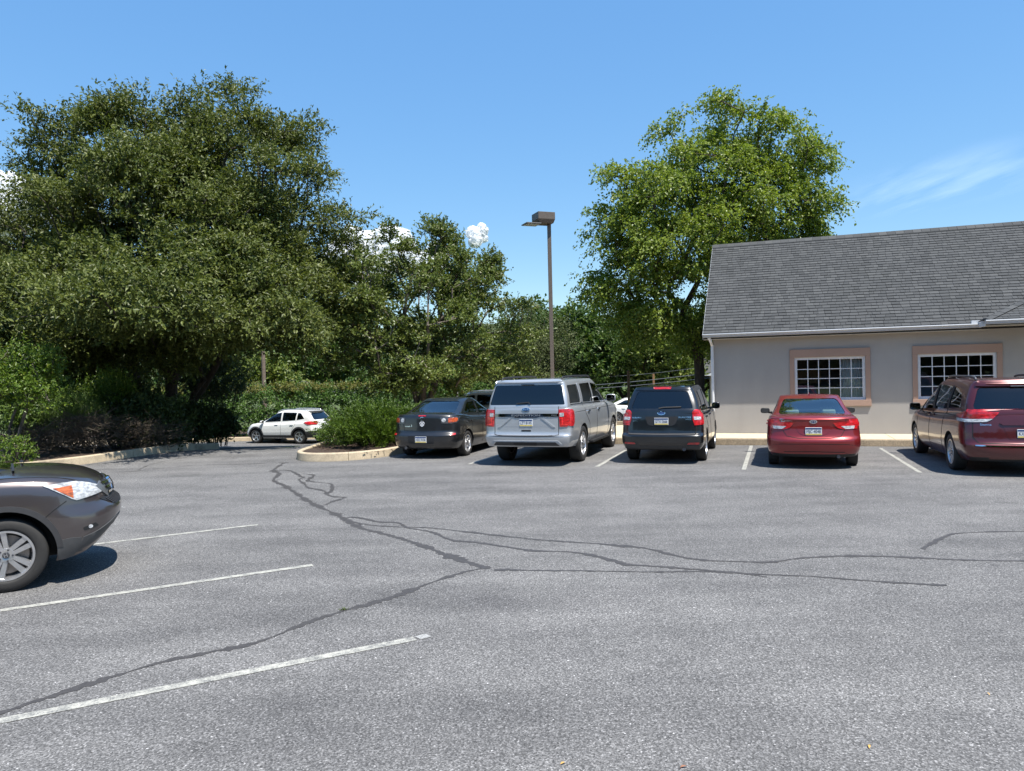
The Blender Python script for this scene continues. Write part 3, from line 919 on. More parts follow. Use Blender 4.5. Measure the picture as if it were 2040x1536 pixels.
class Car:
    def __init__(self, name, S, M):
        self.S, self.M = S, M
        self.root = empty(name)
        self.L = S['L']
        self.build_shell()

    # the frame used in the specifications: x runs from the rear bumper (0) to the nose (L), y to the left, z up
    def build_shell(self):
        S, L = self.S, self.L
        zt, zb, plan = curve(S['zt']), curve(S['zb']), curve(S.get('plan', [(0, 1), (L, 1)]))
        rings = []
        lev = S['lev']
        fs = [curve([(l[0], l[i]) for l in lev]) for i in (1, 2, 3)]
        ss = np.unique(np.concatenate([np.linspace(0, 1, 25), [l[0] for l in lev]]))

        def ring(s, k=1.0, dz=0.0):
            x, y = outline(float(fs[1](s)), L - float(fs[2](s)), float(fs[0](s)), *S['ends'])
            y = y * plan(x)
            z = zb(x) + s * (zt(x) - zb(x))
            if dz:
                e = np.clip(np.minimum(x - x.min(), x.max() - x) / S.get('fade', 0.35), 0, 1)
                z = z + dz * np.sin(e * math.pi / 2)
            return np.stack([x, y * k, z], 1)
        for k in (0.0, 0.5, 0.9, 0.98): rings.append(ring(0, k, 0.0))
        for s in ss: rings.append(ring(s))
        c = S.get('crown', 0.05)
        for k in (0.992, 0.975, 0.94, 0.88, 0.78, 0.6, 0.4, 0.2, 0.0): rings.append(ring(1, k, c * (1 - k**2) ** 0.75))
        low = loft(rings)
        # greenhouse
        g = S['gh']
        ro = curve(S['roof'])
        gf = [curve([(l[0], l[i]) for l in g]) for i in (1, 2, 3)]
        ts = np.unique(np.concatenate([np.linspace(0, 1, 15), [0.94, 0.97]]))
        rings = []

        def gring(t, k=1.0, dz=0.0, drop=0.0):
            x, y = outline(float(gf[0](t)), float(gf[1](t)), float(gf[2](t)), *S['gends'])
            z0 = zt(x) - drop
            z = z0 + t * (ro(x) - z0)
            if dz:
                e = np.clip(np.minimum(x - x.min(), x.max() - x) / 0.35, 0, 1)
                z = z + dz * np.sin(e * math.pi / 2)
            return np.stack([x, y * k, z], 1)
        rings.append(gring(0, 1.0, 0, 0.10))
        for t in ts: rings.append(gring(t))
        rc = S.get('rcrown', 0.05)
        for k in (0.985, 0.95, 0.89, 0.8, 0.65, 0.45, 0.22, 0.0): rings.append(gring(1, k, rc * (1 - k**2) ** 0.7))
        top = loft(rings)
        # surface used to lay parts on
        def bv(me):
            return BVHTree.FromPolygons([v.co.copy() for v in me.vertices], [list(p.vertices) for p in me.polygons])
        vs = [v.co.copy() for v in low.vertices]; ps = [list(p.vertices) for p in low.polygons]
        o = len(vs)
        vs += [v.co.copy() for v in top.vertices]; ps += [[i + o for i in p.vertices] for p in top.polygons]
        self.bvh = BVHTree.FromPolygons(vs, ps)
        self.zt, self.ro = zt, ro
        # --- cut wheel wells and the cabin pit out of the lower body
        for me in (low, top):
            me.materials.append(self.M['paint']); me.materials.append(self.M['dark'])
        C = MB()
        self.axles = [S['rOH'], S['rOH'] + S['wb']]
        rw = S['wheel'] / 2
        for ax in self.axles:
            for sgn in (1, -1):
                poly = [(ax + (rw + S.get('gap', 0.055)) * math.cos(a), rw + (rw + S.get('gap', 0.055)) * math.sin(a)) for a in np.linspace(0, 2 * math.pi, 40, endpoint=False)]
                C.add(*prism_y(poly, sgn * (S['W'] / 2 - 0.36), sgn * (S['W'] / 2 + 0.2)))
        wp, gr0, gf0 = float(gf[2](0)) - 0.10, float(gf[0](0)) + 0.10, float(gf[1](0)) - 0.16
        zm = float(zt((gr0 + gf0) / 2))
        pit = [(gr0 + 0.5, zm - 0.5), (gf0 - 0.25, zm - 0.5), (gf0, zm - 0.02), (gf0, zm + 0.4), (gr0, zm + 0.4), (gr0, zm - 0.02)]
        if S.get('pit', True): C.add(*prism_y(pit, -wp, wp))
        cm = C.mesh('cut')
        for p in cm.polygons: p.material_index = 1
        cm.materials.append(self.M['paint']); cm.materials.append(self.M['dark'])
        low = cut(low, cm)
        for p in low.polygons:
            if p.normal.z < -0.7 and p.center.z < 0.5: p.material_index = 1
        low.set_sharp_from_angle(angle=R(38))
        self.add_mesh('body', low, None)
        # --- hollow the cabin and cut the window openings
        def sol(o):
            m = o.modifiers.new('s', 'SOLIDIFY'); m.thickness = 0.035; m.offset = -1
            m.material_offset = 1; m.material_offset_rim = 1
        top = apply_mods(top, sol)
        A = MB()
        for w in S['side_win']:
            p = rounded(w, S.get('wr', 0.05))
            A.add(*prism_y(p, 0.25, 1.5)); A.add(*prism_y(p, -1.5, -0.25))
        am = A.mesh('cut'); am.materials.append(self.M['paint']); am.materials.append(self.M['dark'])
        for p in am.polygons: p.material_index = 1
        top = cut(top, am)
        xm = float(gf[0](1)) + 0.3
        B = MB()
        self.rear_glass = rounded([(-y, z) for y, z in S['rear_win']] + [(y, z) for y, z in reversed(S['rear_win'])], S.get('rwr', 0.07))
        B.add(*prism_x(self.rear_glass, -1, xm))
        fw = S.get('front_win')
        if fw:
            self.front_glass = rounded([(-y, z) for y, z in fw] + [(y, z) for y, z in reversed(fw)], 0.07)
            B.add(*prism_x(self.front_glass, float(gf[1](1)) - 0.25, L + 1))
        bm_ = B.mesh('cut'); bm_.materials.append(self.M['paint']); bm_.materials.append(self.M['dark'])
        for p in bm_.polygons: p.material_index = 1
        top = cut(top, bm_)
        top.set_sharp_from_angle(angle=R(38))
        cab = self.add_mesh('cabin', top, None)
        # --- glass
        for w in S['side_win']:
            p = rounded(w, S.get('wr', 0.05))
            for sd in ('L', 'R'):
                self.patch('window', [(sd, p)], self.M.get('glass_side', self.M['glass']), off=-0.010, thick=0.004, grow=0.006)
        self.patch('rear_window', [('rear', self.rear_glass)], self.M['glass_rear'], off=-0.010, thick=0.004, grow=0.008)
        if fw: self.patch('windscreen', [('front', self.front_glass)], self.M['glass'], off=-0.010, thick=0.004, grow=0.008)
        # --- seats
        zs = zm - 0.45
        sx = [gf0 - 1.15, gf0 - 2.0] if not S.get('third') else [gf0 - 1.15, gf0 - 2.05, gf0 - 2.95]
        hz = S['H'] - 0.34
        for i, x in enumerate(sx):
            for y in (0.36, -0.36):
                b = MB()
                b.box((x - 0.1, y - 0.24, zs), (x + 0.42, y + 0.24, zs + 0.12))
                b.add([(x - 0.16, y - 0.23, zs + 0.1), (x - 0.02, y - 0.23, zs + 0.1), (x - 0.02, y + 0.23, zs + 0.1), (x - 0.16, y + 0.23, zs + 0.1),
                       (x - 0.24, y - 0.21, hz - 0.16), (x - 0.13, y - 0.21, hz - 0.16), (x - 0.13, y + 0.21, hz - 0.16), (x - 0.24, y + 0.21, hz - 0.16)],
                      [[0, 3, 2, 1], [4, 5, 6, 7], [0, 1, 5, 4], [1, 2, 6, 5], [2, 3, 7, 6], [3, 0, 4, 7]])
                b.box((x - 0.27, y - 0.13, hz - 0.13), (x - 0.17, y + 0.13, hz + 0.05 - 0.02 * i))
                self.mb('seat', b, self.M['seat'], bevel=0.03, smooth=True)
        # --- wheels
        for ax in self.axles:
            for sgn in (1, -1):
                self.wheel(ax, sgn, turn=S.get('steer', 0) if ax == self.axles[1] else 0)

    def add_mesh(self, name, me, mat, parent=None):
        off = self.L / 2
        me.transform(Matrix.Translation((-off, 0, 0)))
        return link_mesh(name, me, mat or list(me.materials), parent or self.root)

    def mb(self, name, b, mat, parent=None, bevel=0.0, smooth=False):
        return self.add_mesh(name, b.mesh(name, smooth, bevel), mat, parent)

    # ---- lay shapes on the shell
    def hit(self, view, p):
        if view in ('rear', 'front'):
            d = Vector((1, 0, 0)) if view == 'rear' else Vector((-1, 0, 0))
            o = Vector((-2 if view == 'rear' else self.L + 2, p[0], p[1]))
        elif view in ('L', 'R'):
            d = Vector((0, -1, 0)) if view == 'L' else Vector((0, 1, 0))
            o = Vector((p[0], 3 if view == 'L' else -3, p[1]))
        elif view == 'top':
            d = Vector((0, 0, -1)); o = Vector((p[0], p[1], 4))
        else:                                   # viewer standing at angle `view` (degrees, 0 = ahead of the car, 90 = left)
            a = R(view)
            d = -Vector((math.cos(a), math.sin(a), 0))
            r_ = Vector((-math.sin(a), math.cos(a), 0))
            o = Vector((self.L / 2, 0, 0)) - r_ * (p[0] * math.copysign(1, view)) - d * 6 + Vector((0, 0, p[1]))
        h, n, i, dist = self.bvh.ray_cast(o, d)
        if h is None:
            h, n, i, dist = self.bvh.find_nearest(o + d * (3 if view in ('L', 'R') else 2.5 if view in ('rear', 'front') else 5))
        if n.dot(d) > 0: n = -n
        return h, (n * 0.6 - d * 0.4).normalized()

    def patch(self, name, views, mat, off=0.004, thick=0.006, grow=0.0, parent=None, grid=0.035, smooth=True):
        from mathutils.geometry import delaunay_2d_cdt
        V, F = [], []
        for view, poly in views:
            P = [Vector(p) for p in poly]
            if grow:
                c = sum(P, Vector((0, 0))) / len(P)
                P = [p + (p - c).normalized() * grow for p in P]
            Q = []
            for i, p in enumerate(P):
                q = P[(i + 1) % len(P)]
                n = max(1, int((q - p).length / grid))
                Q += [p.lerp(q, j / n) for j in range(n)]
            nb = len(Q)
            xs = [p.x for p in Q]; ys = [p.y for p in Q]
            gx = np.arange(min(xs) + grid * 0.5, max(xs), grid); gy = np.arange(min(ys) + grid * 0.5, max(ys), grid)
            pts = list(Q)
            for a in gx:
                for b in gy:
                    if min((q.x - a)**2 + (q.y - b)**2 for q in Q) > (grid * 0.45)**2: pts.append(Vector((a, b)))
            vv, ee, ff, ov, oe, of = delaunay_2d_cdt(pts, [], [list(range(nb))], 1, 1e-6)
            o = len(V)
            hits = [self.hit(view, p) for p in vv]
            V += [h + n * off for h, n in hits]
            F += [[i + o for i in f] for f in ff]
            cnt = {}
            for f in ff:
                for i in range(len(f)):
                    e = (f[i], f[(i + 1) % len(f)])
                    cnt[tuple(sorted(e))] = cnt.get(tuple(sorted(e)), []) + [e]
            low = {}
            for k, es in cnt.items():
                if len(es) == 1:
                    for i in es[0]:
                        if i not in low:
                            low[i] = len(V); V.append(hits[i][0] + hits[i][1] * (off - thick))
                    a, b = es[0]
                    F.append([b + o, a + o, low[a], low[b]])
        me = bpy.data.meshes.new(name)
        me.from_pydata([tuple(p) for p in V], [], F)
        bm = bmesh.new(); bm.from_mesh(me)
        bmesh.ops.recalc_face_normals(bm, faces=bm.faces)
        bmesh.ops.delete(bm, geom=[v for v in bm.verts if not v.link_faces], context='VERTS')
        cz = sum((f.normal.dot(f.calc_center_median() - Vector((self.L / 2, 0, 0.6))) for f in bm.faces))
        if cz < 0: bmesh.ops.reverse_faces(bm, faces=bm.faces)
        for f in bm.faces: f.smooth = smooth
        bm.to_mesh(me); bm.free()
        me.set_sharp_from_angle(angle=R(40))
        return self.add_mesh(name, me, mat, parent)

    def pair(self, name, fn_views, mat, **kw):
        """A mirrored pair of parts; views are written for the left side."""
        r_ = []
        for sgn in (1, -1):
            vs = []
            for view, poly in fn_views:
                if view in ('rear', 'front', 'top'):
                    pl = [(p[0] * sgn, p[1]) for p in poly] if view != 'top' else [(p[0], p[1] * sgn) for p in poly]
                    vs.append((view, pl if sgn > 0 else pl[::-1]))
                elif view == 'L': vs.append(('L' if sgn > 0 else 'R', poly))
                else: vs.append((view * sgn, poly))
            r_.append(self.patch(name, vs, mat, **kw))
        return r_

    def line(self, name, view, pts, w, mat, off=0.0035, thick=0.008, parent=None):
        """A thin ribbon (seam, trim, wiper) along a polyline laid on the shell."""
        P = [Vector(pts[0])]
        for a, b in zip(pts[:-1], pts[1:]):
            a, b = Vector(a), Vector(b)
            n = max(1, int((b - a).length / 0.05))
            P += [a.lerp(b, j / n) for j in range(1, n + 1)]
        V, F = [], []
        for i, p in enumerate(P):
            d = (P[min(i + 1, len(P) - 1)] - P[max(i - 1, 0)]).normalized()
            n2 = Vector((-d.y, d.x)) * w / 2
            h1, m1 = self.hit(view, p + n2); h2, m2 = self.hit(view, p - n2)
            V += [h1 + m1 * (off - thick), h1 + m1 * off, h2 + m2 * off, h2 + m2 * (off - thick)]
            if i:
                o = (i - 1) * 4
                for k in range(3): F.append([o + k, o + k + 1, o + k + 5, o + k + 4])
        me = bpy.data.meshes.new(name)
        me.from_pydata([tuple(v) for v in V], [], F)
        me.update()
        return self.add_mesh(name, me, mat, parent)

    def text(self, name, view, s, pos, size, mat, off=0.004, parent=None, width=None, bold=0.0):
        cu = bpy.data.curves.new(name, 'FONT')
        cu.body = s; cu.size = size; cu.align_x = 'CENTER'; cu.align_y = 'CENTER'; cu.offset = bold
        o = bpy.data.objects.new('tmp', cu); COL.objects.link(o)
        me = evaluated(o)
        bpy.data.objects.remove(o, do_unlink=True)
        sx = 1.0
        if width and len(me.vertices):
            xs = [v.co.x for v in me.vertices]; sx = width / (max(xs) - min(xs))
        flip = -1 if view in ('rear', 'L') else 1
        for v in me.vertices:
            q = (pos[0] + flip * v.co.x * sx, pos[1] + v.co.y)
            h, n = self.hit(view, q)
            v.co = h + n * off
        return self.add_mesh(name, me, mat, parent)

    def plate(self, view, pos, s, mats, dark=False):
        """A number plate: a bevelled tin with painted bands and characters."""
        y, z = pos
        hs = [self.hit(view, (y + a, z + b))[0].x for a in (-0.15, 0.15) for b in (-0.075, 0.075)]
        x = min(hs) - 0.012
        b = MB(); b.box((x, y - 0.152, z - 0.076), (x + 0.05, y + 0.152, z + 0.076))
        p = self.mb('licence_plate', b, mats['plate'], bevel=0.004)
        b = MB(); b.box((x - 0.0015, y - 0.146, z + 0.040), (x + 0.002, y + 0.146, z + 0.070)); self.mb('plate_band', b, mats['plate_blue'], p)
        b = MB(); b.box((x - 0.0015, y - 0.146, z - 0.070), (x + 0.002, y + 0.146, z - 0.044)); self.mb('plate_band', b, mats['plate_yellow'], p)
        cu = bpy.data.curves.new('t', 'FONT'); cu.body = s; cu.size = 0.085; cu.align_x = 'CENTER'; cu.align_y = 'CENTER'
        o = bpy.data.objects.new('tmp', cu); COL.objects.link(o); me = evaluated(o); bpy.data.objects.remove(o, do_unlink=True)
        w = max(v.co.x for v in me.vertices) - min(v.co.x for v in me.vertices)
        for v in me.vertices:
            v.co = Vector((x - 0.003, y - v.co.x * 0.26 / w, z - 0.003 + v.co.y))
        self.add_mesh('plate_number', me, mats['plate_ink'], p)
        return p

    # ---- wheels, mirrors, handles
    def wheel(self, ax, sgn, turn=0):
        S, M = self.S, self.M
        r_, hw = S['wheel'] / 2, S.get('tyre_w', 0.215) / 2
        ri = S.get('rim', r_ * 0.68)
        yc = sgn * (S['W'] / 2 - hw - S.get('inset', 0.02))
        prof = [(-hw * .80, ri), (-hw * .96, ri + .012), (-hw, (ri + r_) / 2), (-hw * .95, r_ * .955), (-hw * .82, r_ * .988), (-hw * .6, r_),
                (-hw * .3, r_ * 1.002), (0, r_ * 1.003), (hw * .3, r_ * 1.002), (hw * .6, r_), (hw * .82, r_ * .988), (hw * .95, r_ * .955), (hw, (ri + r_) / 2),
                (hw * 1.0, ri + .03), (hw * .96, ri + .012), (hw * .80, ri)]
        n = 48

        def lathe(prof, closed=True, smooth=True):
            V = [(ra * math.cos(2 * math.pi * k / n), a, ra * math.sin(2 * math.pi * k / n)) for a, ra in prof for k in range(n)]
            F = []
            m = len(prof)
            for i in range(m if closed else m - 1):
                j = (i + 1) % m
                for k in range(n):
                    F.append([i * n + k, i * n + (k + 1) % n, j * n + (k + 1) % n, j * n + k])
            return V, F
        root = None
        mt = MB(); mt.add(*lathe(prof))
        key = '_whl'
        if not hasattr(self, key):
            tyre = mt.mesh('tyre', True)
            rm = MB()
            o = hw * .80
            rm.add(*lathe([(o, ri + .004), (o + .012, ri + .002), (o + .012, ri - .018), (o - .02, ri - .028), (-o, ri - .03), (-o, ri - .02)], True))
            ns, tw = S.get('spokes', (5, 1))
            hubr = .075
            for i in range(ns):
                for q in range(tw):
                    a = 2 * math.pi * i / ns + math.pi / 2 + (0 if tw == 1 else (q - .5) * S.get('tw', .26))
                    a0 = 2 * math.pi * i / ns + math.pi / 2 + (0 if tw == 1 else (q - .5) * S.get('tw0', .34))
                    w0, w1 = (S.get('sw0', .05), S.get('sw1', .04))
                    ro_ = ri - .012
                    c0 = Vector((math.cos(a0), 0, math.sin(a0))); c1 = Vector((math.cos(a), 0, math.sin(a)))
                    t0 = Vector((-c0.z, 0, c0.x)); t1 = Vector((-c1.z, 0, c1.x))
                    ya, yb = o - .02, o + .002
                    vs = []
                    for (c, t, rad, w, y1) in ((c0, t0, hubr * .75, w0, ya + .004), (c1, t1, ro_, w1, yb)):
                        for (ww, dy) in ((-1, -.035), (-.8, 0), (.8, 0), (1, -.035)):
                            p = c * rad + t * (ww * w / 2); vs.append((p.x, y1 + dy, p.z))
                    rm.add(vs, [[0, 1, 5, 4], [1, 2, 6, 5], [2, 3, 7, 6], [3, 0, 4, 7], [0, 3, 2, 1], [4, 5, 6, 7]])
            rm.add(*lathe([(o - .03, .001), (o - .015, hubr * .35), (o - .012, hubr * .9), (o - .03, hubr), (o - .06, hubr)], False))
            rim = rm.mesh('rim'); rim.set_sharp_from_angle(angle=R(35))
            for p in rim.polygons: p.use_smooth = True
            db = MB(); db.add(*lathe([(-.02, .001), (-.02, ri - .03), (0.0, ri - .03), (0.0, .001)], False))
            dm = db.mesh('wheel')
            cb = MB(); cb.add(*lathe([(o - .008, .001), (o - .008, .028), (o - .016, .032)], False))
            cap = cb.mesh('centre_cap')
            lb = MB()
            for i in range(5):
                a = 2 * math.pi * i / 5 + math.pi / 2 + math.pi / 5
                x, z = .056 * math.cos(a), .056 * math.sin(a)
                lb.tube([(x, o - .03, z), (x, o - .005, z)], .010, 6)
            lug = lb.mesh('lug_nuts')
            bb = MB(); bb.add(*lathe([(.012, .06), (.012, ri * .78), (.002, ri * .78), (.002, .06)], True))
            brk = bb.mesh('brake_disc')
            letter = []
            if S.get('cap_letter'):
                cu = bpy.data.curves.new('t', 'FONT'); cu.body = S['cap_letter']; cu.size = .05; cu.align_x = 'CENTER'; cu.align_y = 'CENTER'
                to = bpy.data.objects.new('tmp', cu); COL.objects.link(to); lm = evaluated(to); bpy.data.objects.remove(to, do_unlink=True)
                for v in lm.vertices: v.co = Vector((-v.co.x, o - .006, v.co.y))
                letter = [('cap_letter', lm, M['rim'])]
            self._whl = [(dm, M['dark']), ('tyre', tyre, M['tyre']), ('rim', rim, M['rim']), ('centre_cap', cap, M['rim_dark']), ('lug_nuts', lug, M['rim_dark']), ('brake_disc', brk, M['steel'])] + letter
        dm, mt_ = self._whl[0]
        w = link_mesh('wheel', dm, mt_, self.root)
        w.location = (ax - self.L / 2, yc, r_)
        w.rotation_euler = (0, random.uniform(0, 6), (0 if sgn > 0 else math.pi) + turn)
        if 'wheel_roll' in S: w.rotation_euler[1] = S['wheel_roll']
        for nm, me, ma in self._whl[1:]: link_mesh(nm, me, ma, w)
        return w

    def mirrors(self, x, y, z, mat, sx=0.12, sy=0.20, sz=0.14, chrome=None):
        for sgn in (1, -1):
            b = MB()
            prof = [(0.0, 1.0), (0.35, 1.0), (0.75, .78), (1.0, .40)]
            vs, fs = [], []
            n = 14
            for (t, k) in prof:
                for i in range(n):
                    a = 2 * math.pi * i / n
                    ca, sa = math.cos(a), math.sin(a)
                    yy = math.copysign(abs(ca) ** .6, ca) * sy / 2 * k; zz = math.copysign(abs(sa) ** .6, sa) * sz / 2 * k
                    vs.append((x + t * sx, sgn * (y + sy / 2 - .02 + yy), z + zz))
            for j in range(len(prof) - 1):
                for i in range(n): fs.append([j * n + i, j * n + (i + 1) % n, (j + 1) * n + (i + 1) % n, (j + 1) * n + i])
            fs += [list(range(n)), [3 * n + i for i in range(n)]]
            b.add(vs, fs)
            b.tube([(x + .04, sgn * (y - .08), z - sz * .38), (x + .04, sgn * (y + .06), z - sz * .25)], .028, 8)
            m = self.mb('door_mirror', b, mat, smooth=True)
            g = MB()
            g.add([(x - .002, sgn * (y + sy / 2 - .02 + dy * sy * .42), z + dz * sz * .40) for dy, dz in ((-1, -.8), (-.8, -1), (.8, -1), (1, -.8), (1, .8), (.8, 1), (-.8, 1), (-1, .8))], [list(range(8))])
            self.mb('mirror_glass', g, self.M['mirror'], m)

    def handles(self, xs, z, mat):
        for x in xs:
            for sd in ('L', 'R'):
                self.patch('door_handle', [(sd, rounded([(x - .10, z - .016), (x + .10, z - .020), (x + .10, z + .016), (x - .10, z + .020)], .015, 3))], mat, off=.028, thick=.03)

    def rails(self, x0, x1, y, mat, h=0.045, r_=0.018):
        for sgn in (1, -1):
            b = MB()
            zz = lambda x: self.hit('top', (x, sgn * y))[0].z
            xs = np.linspace(x0 + .12, x1 - .12, 9)
            pts = [(x0, sgn * y, zz(x0) - .005), (x0 + .06, sgn * y, zz(x0 + .06) + h * .8)] + [(x, sgn * y, zz(x) + h) for x in xs] + [(x1 - .06, sgn * y, zz(x1 - .06) + h * .8), (x1, sgn * y, zz(x1) - .005)]
            b.tube(pts, r_, 8)
            self.mb('roof_rail', b, mat, smooth=True)

    def place_by_wheel(self, axle, sgn, pt, heading_deg, z=0.0, tilt=None):
        """Stand the car so that one tyre meets the ground at pt; heading is clockwise from +Y."""
        a = R(heading_deg)
        rz = math.atan2(math.cos(a), math.sin(a))
        S = self.S
        lx = self.axles[axle] - self.L / 2
        ly = sgn * (S['W'] / 2 - 0.10)
        c, s = math.cos(rz), math.sin(rz)
        self.root.location = (pt[0] - (c * lx - s * ly), pt[1] - (s * lx + c * ly), z)
        self.root.rotation_euler = (tilt[0] if tilt else 0, tilt[1] if tilt else 0, rz)
        return self.root
# ------------------------------------------------------------------ car materials
def paint(name, col, metal=0.35, rough=0.38, flake=0.06):
    m, nt, bs = new_mat(name)
    v = coords(nt)
    n = noise(nt, v, 900, 2)
    dirt = noise(nt, v, 2.2, 6)
    c = ramp(nt, n, [(0.3, tuple(x * (1 - flake) for x in col)), (0.7, tuple(min(1, x * (1 + flake)) for x in col))])
    c2 = mixc(nt, ramp(nt, dirt, [(0.45, 0.0), (0.85, 0.06)]), c, (0.20, 0.185, 0.165))
    nt.links.new(c2, bs.inputs['Base Color'])
    bs.inputs['Metallic'].default_value = metal
    bs.inputs['Roughness'].default_value = rough
    bs.inputs['Coat Weight'].default_value = 1.0
    nt.links.new(ramp(nt, dirt, [(0.35, 0.03), (0.9, 0.14)]), bs.inputs['Coat Roughness'])
    return m


def lens(name, col, rough=0.12, glints=70):
    """Coloured lamp plastic with glints of inner reflectors put into its colour as streaks."""
    m, nt, bs = new_mat(name)
    v = coords(nt)
    w = noise(nt, coords(nt, (1, 1, 2.4)), glints * .22, 3, .6)
    c = ramp(nt, w, [(0.32, tuple(x * 0.45 for x in col)), (0.5, tuple(x * 0.95 for x in col)), (0.68, tuple(min(1, x * 1.45) for x in col))])
    nt.links.new(c, bs.inputs['Base Color'])
    bs.inputs['Roughness'].default_value = 0.3
    bs.inputs['Coat Weight'].default_value = 1.0
    bs.inputs['Coat Roughness'].default_value = 0.03
    return m


CM = dict(
    dark=plain('black_trim', (0.012, 0.012, 0.013), 0.6), plastic=plain('grey_plastic', (0.035, 0.035, 0.037), 0.55, bmp=0.1),
    tyre=plain('tyre_rubber', (0.022, 0.021, 0.020), 0.75, scale=30, bmp=0.2), rim=plain('alloy', (0.62, 0.62, 0.63), 0.28, 0.85),
    rim_dark=plain('dark_alloy', (0.10, 0.10, 0.11), 0.4, 0.6), steel=plain('brake_steel', (0.30, 0.27, 0.25), 0.45, 0.7),
    mirror=plain('mirror_glass', (0.12, 0.125, 0.13), 0.02, 1.0, var=0), chrome=plain('chrome', (0.80, 0.81, 0.83), 0.08, 1.0, var=0.02),
    red=lens('tail_lens_red', (0.46, 0.010, 0.013)), clear=lens('lens_clear', (0.46, 0.47, 0.48)), amber=lens('lens_amber', (0.50, 0.12, 0.03)),
    darklens=lens('lens_smoked', (0.06, 0.06, 0.065)), plate=plain('plate_white', (0.62, 0.64, 0.66), 0.4), plate_blue=plain('plate_navy', (0.03, 0.06, 0.16), 0.4),
    plate_yellow=plain('plate_yellow', (0.62, 0.48, 0.12), 0.4), plate_ink=plain('plate_ink', (0.012, 0.02, 0.07), 0.5), white=plain('badge_white', (0.75, 0.76, 0.78), 0.3),
    seam=plain('panel_gap', (0.006, 0.006, 0.006), 0.8), blue=plain('badge_blue', (0.012, 0.03, 0.12), 0.15, coat=1.0),
)
G_CLEAR = glass('car_glass', (0.62, 0.72, 0.70)); G_TINT = glass('privacy_glass', (0.055, 0.06, 0.065)); G_MID = glass('tinted_glass', (0.20, 0.24, 0.24))
SEAT_D = plain('seat_charcoal', (0.03, 0.03, 0.032), 0.8); SEAT_B = plain('seat_beige', (0.52, 0.46, 0.33), 0.75); SEAT_G = plain('seat_grey', (0.16, 0.16, 0.16), 0.8)


def mats(col, glass_side=None, glass_rear=None, seat=None, **kw):
    d = dict(CM)
    d['paint'] = paint(kw.pop('pname', 'paint'), col, kw.pop('metal', 0.35), kw.pop('rough', 0.38))
    d['glass'] = G_CLEAR; d['glass_side'] = glass_side or G_CLEAR; d['glass_rear'] = glass_rear or G_CLEAR; d['seat'] = seat or SEAT_D
    d.update(kw)
    return d


def sides(c, S, lines, mat=None):
    for pts in lines:
        for sd in ('L', 'R'): c.line('panel_gap', sd, pts, 0.009, CM['seam'])


def arch(c, ax, w, r0, mat, a0=-12, a1=192, off=0.012, sides_=('L', 'R')):
    rw = c.S['wheel'] / 2
    an = np.linspace(R(a0), R(a1), 26)
    poly = [(ax + r0 * math.cos(a), rw + r0 * math.sin(a)) for a in an] + [(ax + (r0 + w) * math.cos(a), rw + (r0 + w) * math.sin(a)) for a in an[::-1]]
    for sd in sides_: c.patch('wheel_arch_trim', [(sd, poly)], mat, off=off, thick=off + 0.012, grid=0.05)


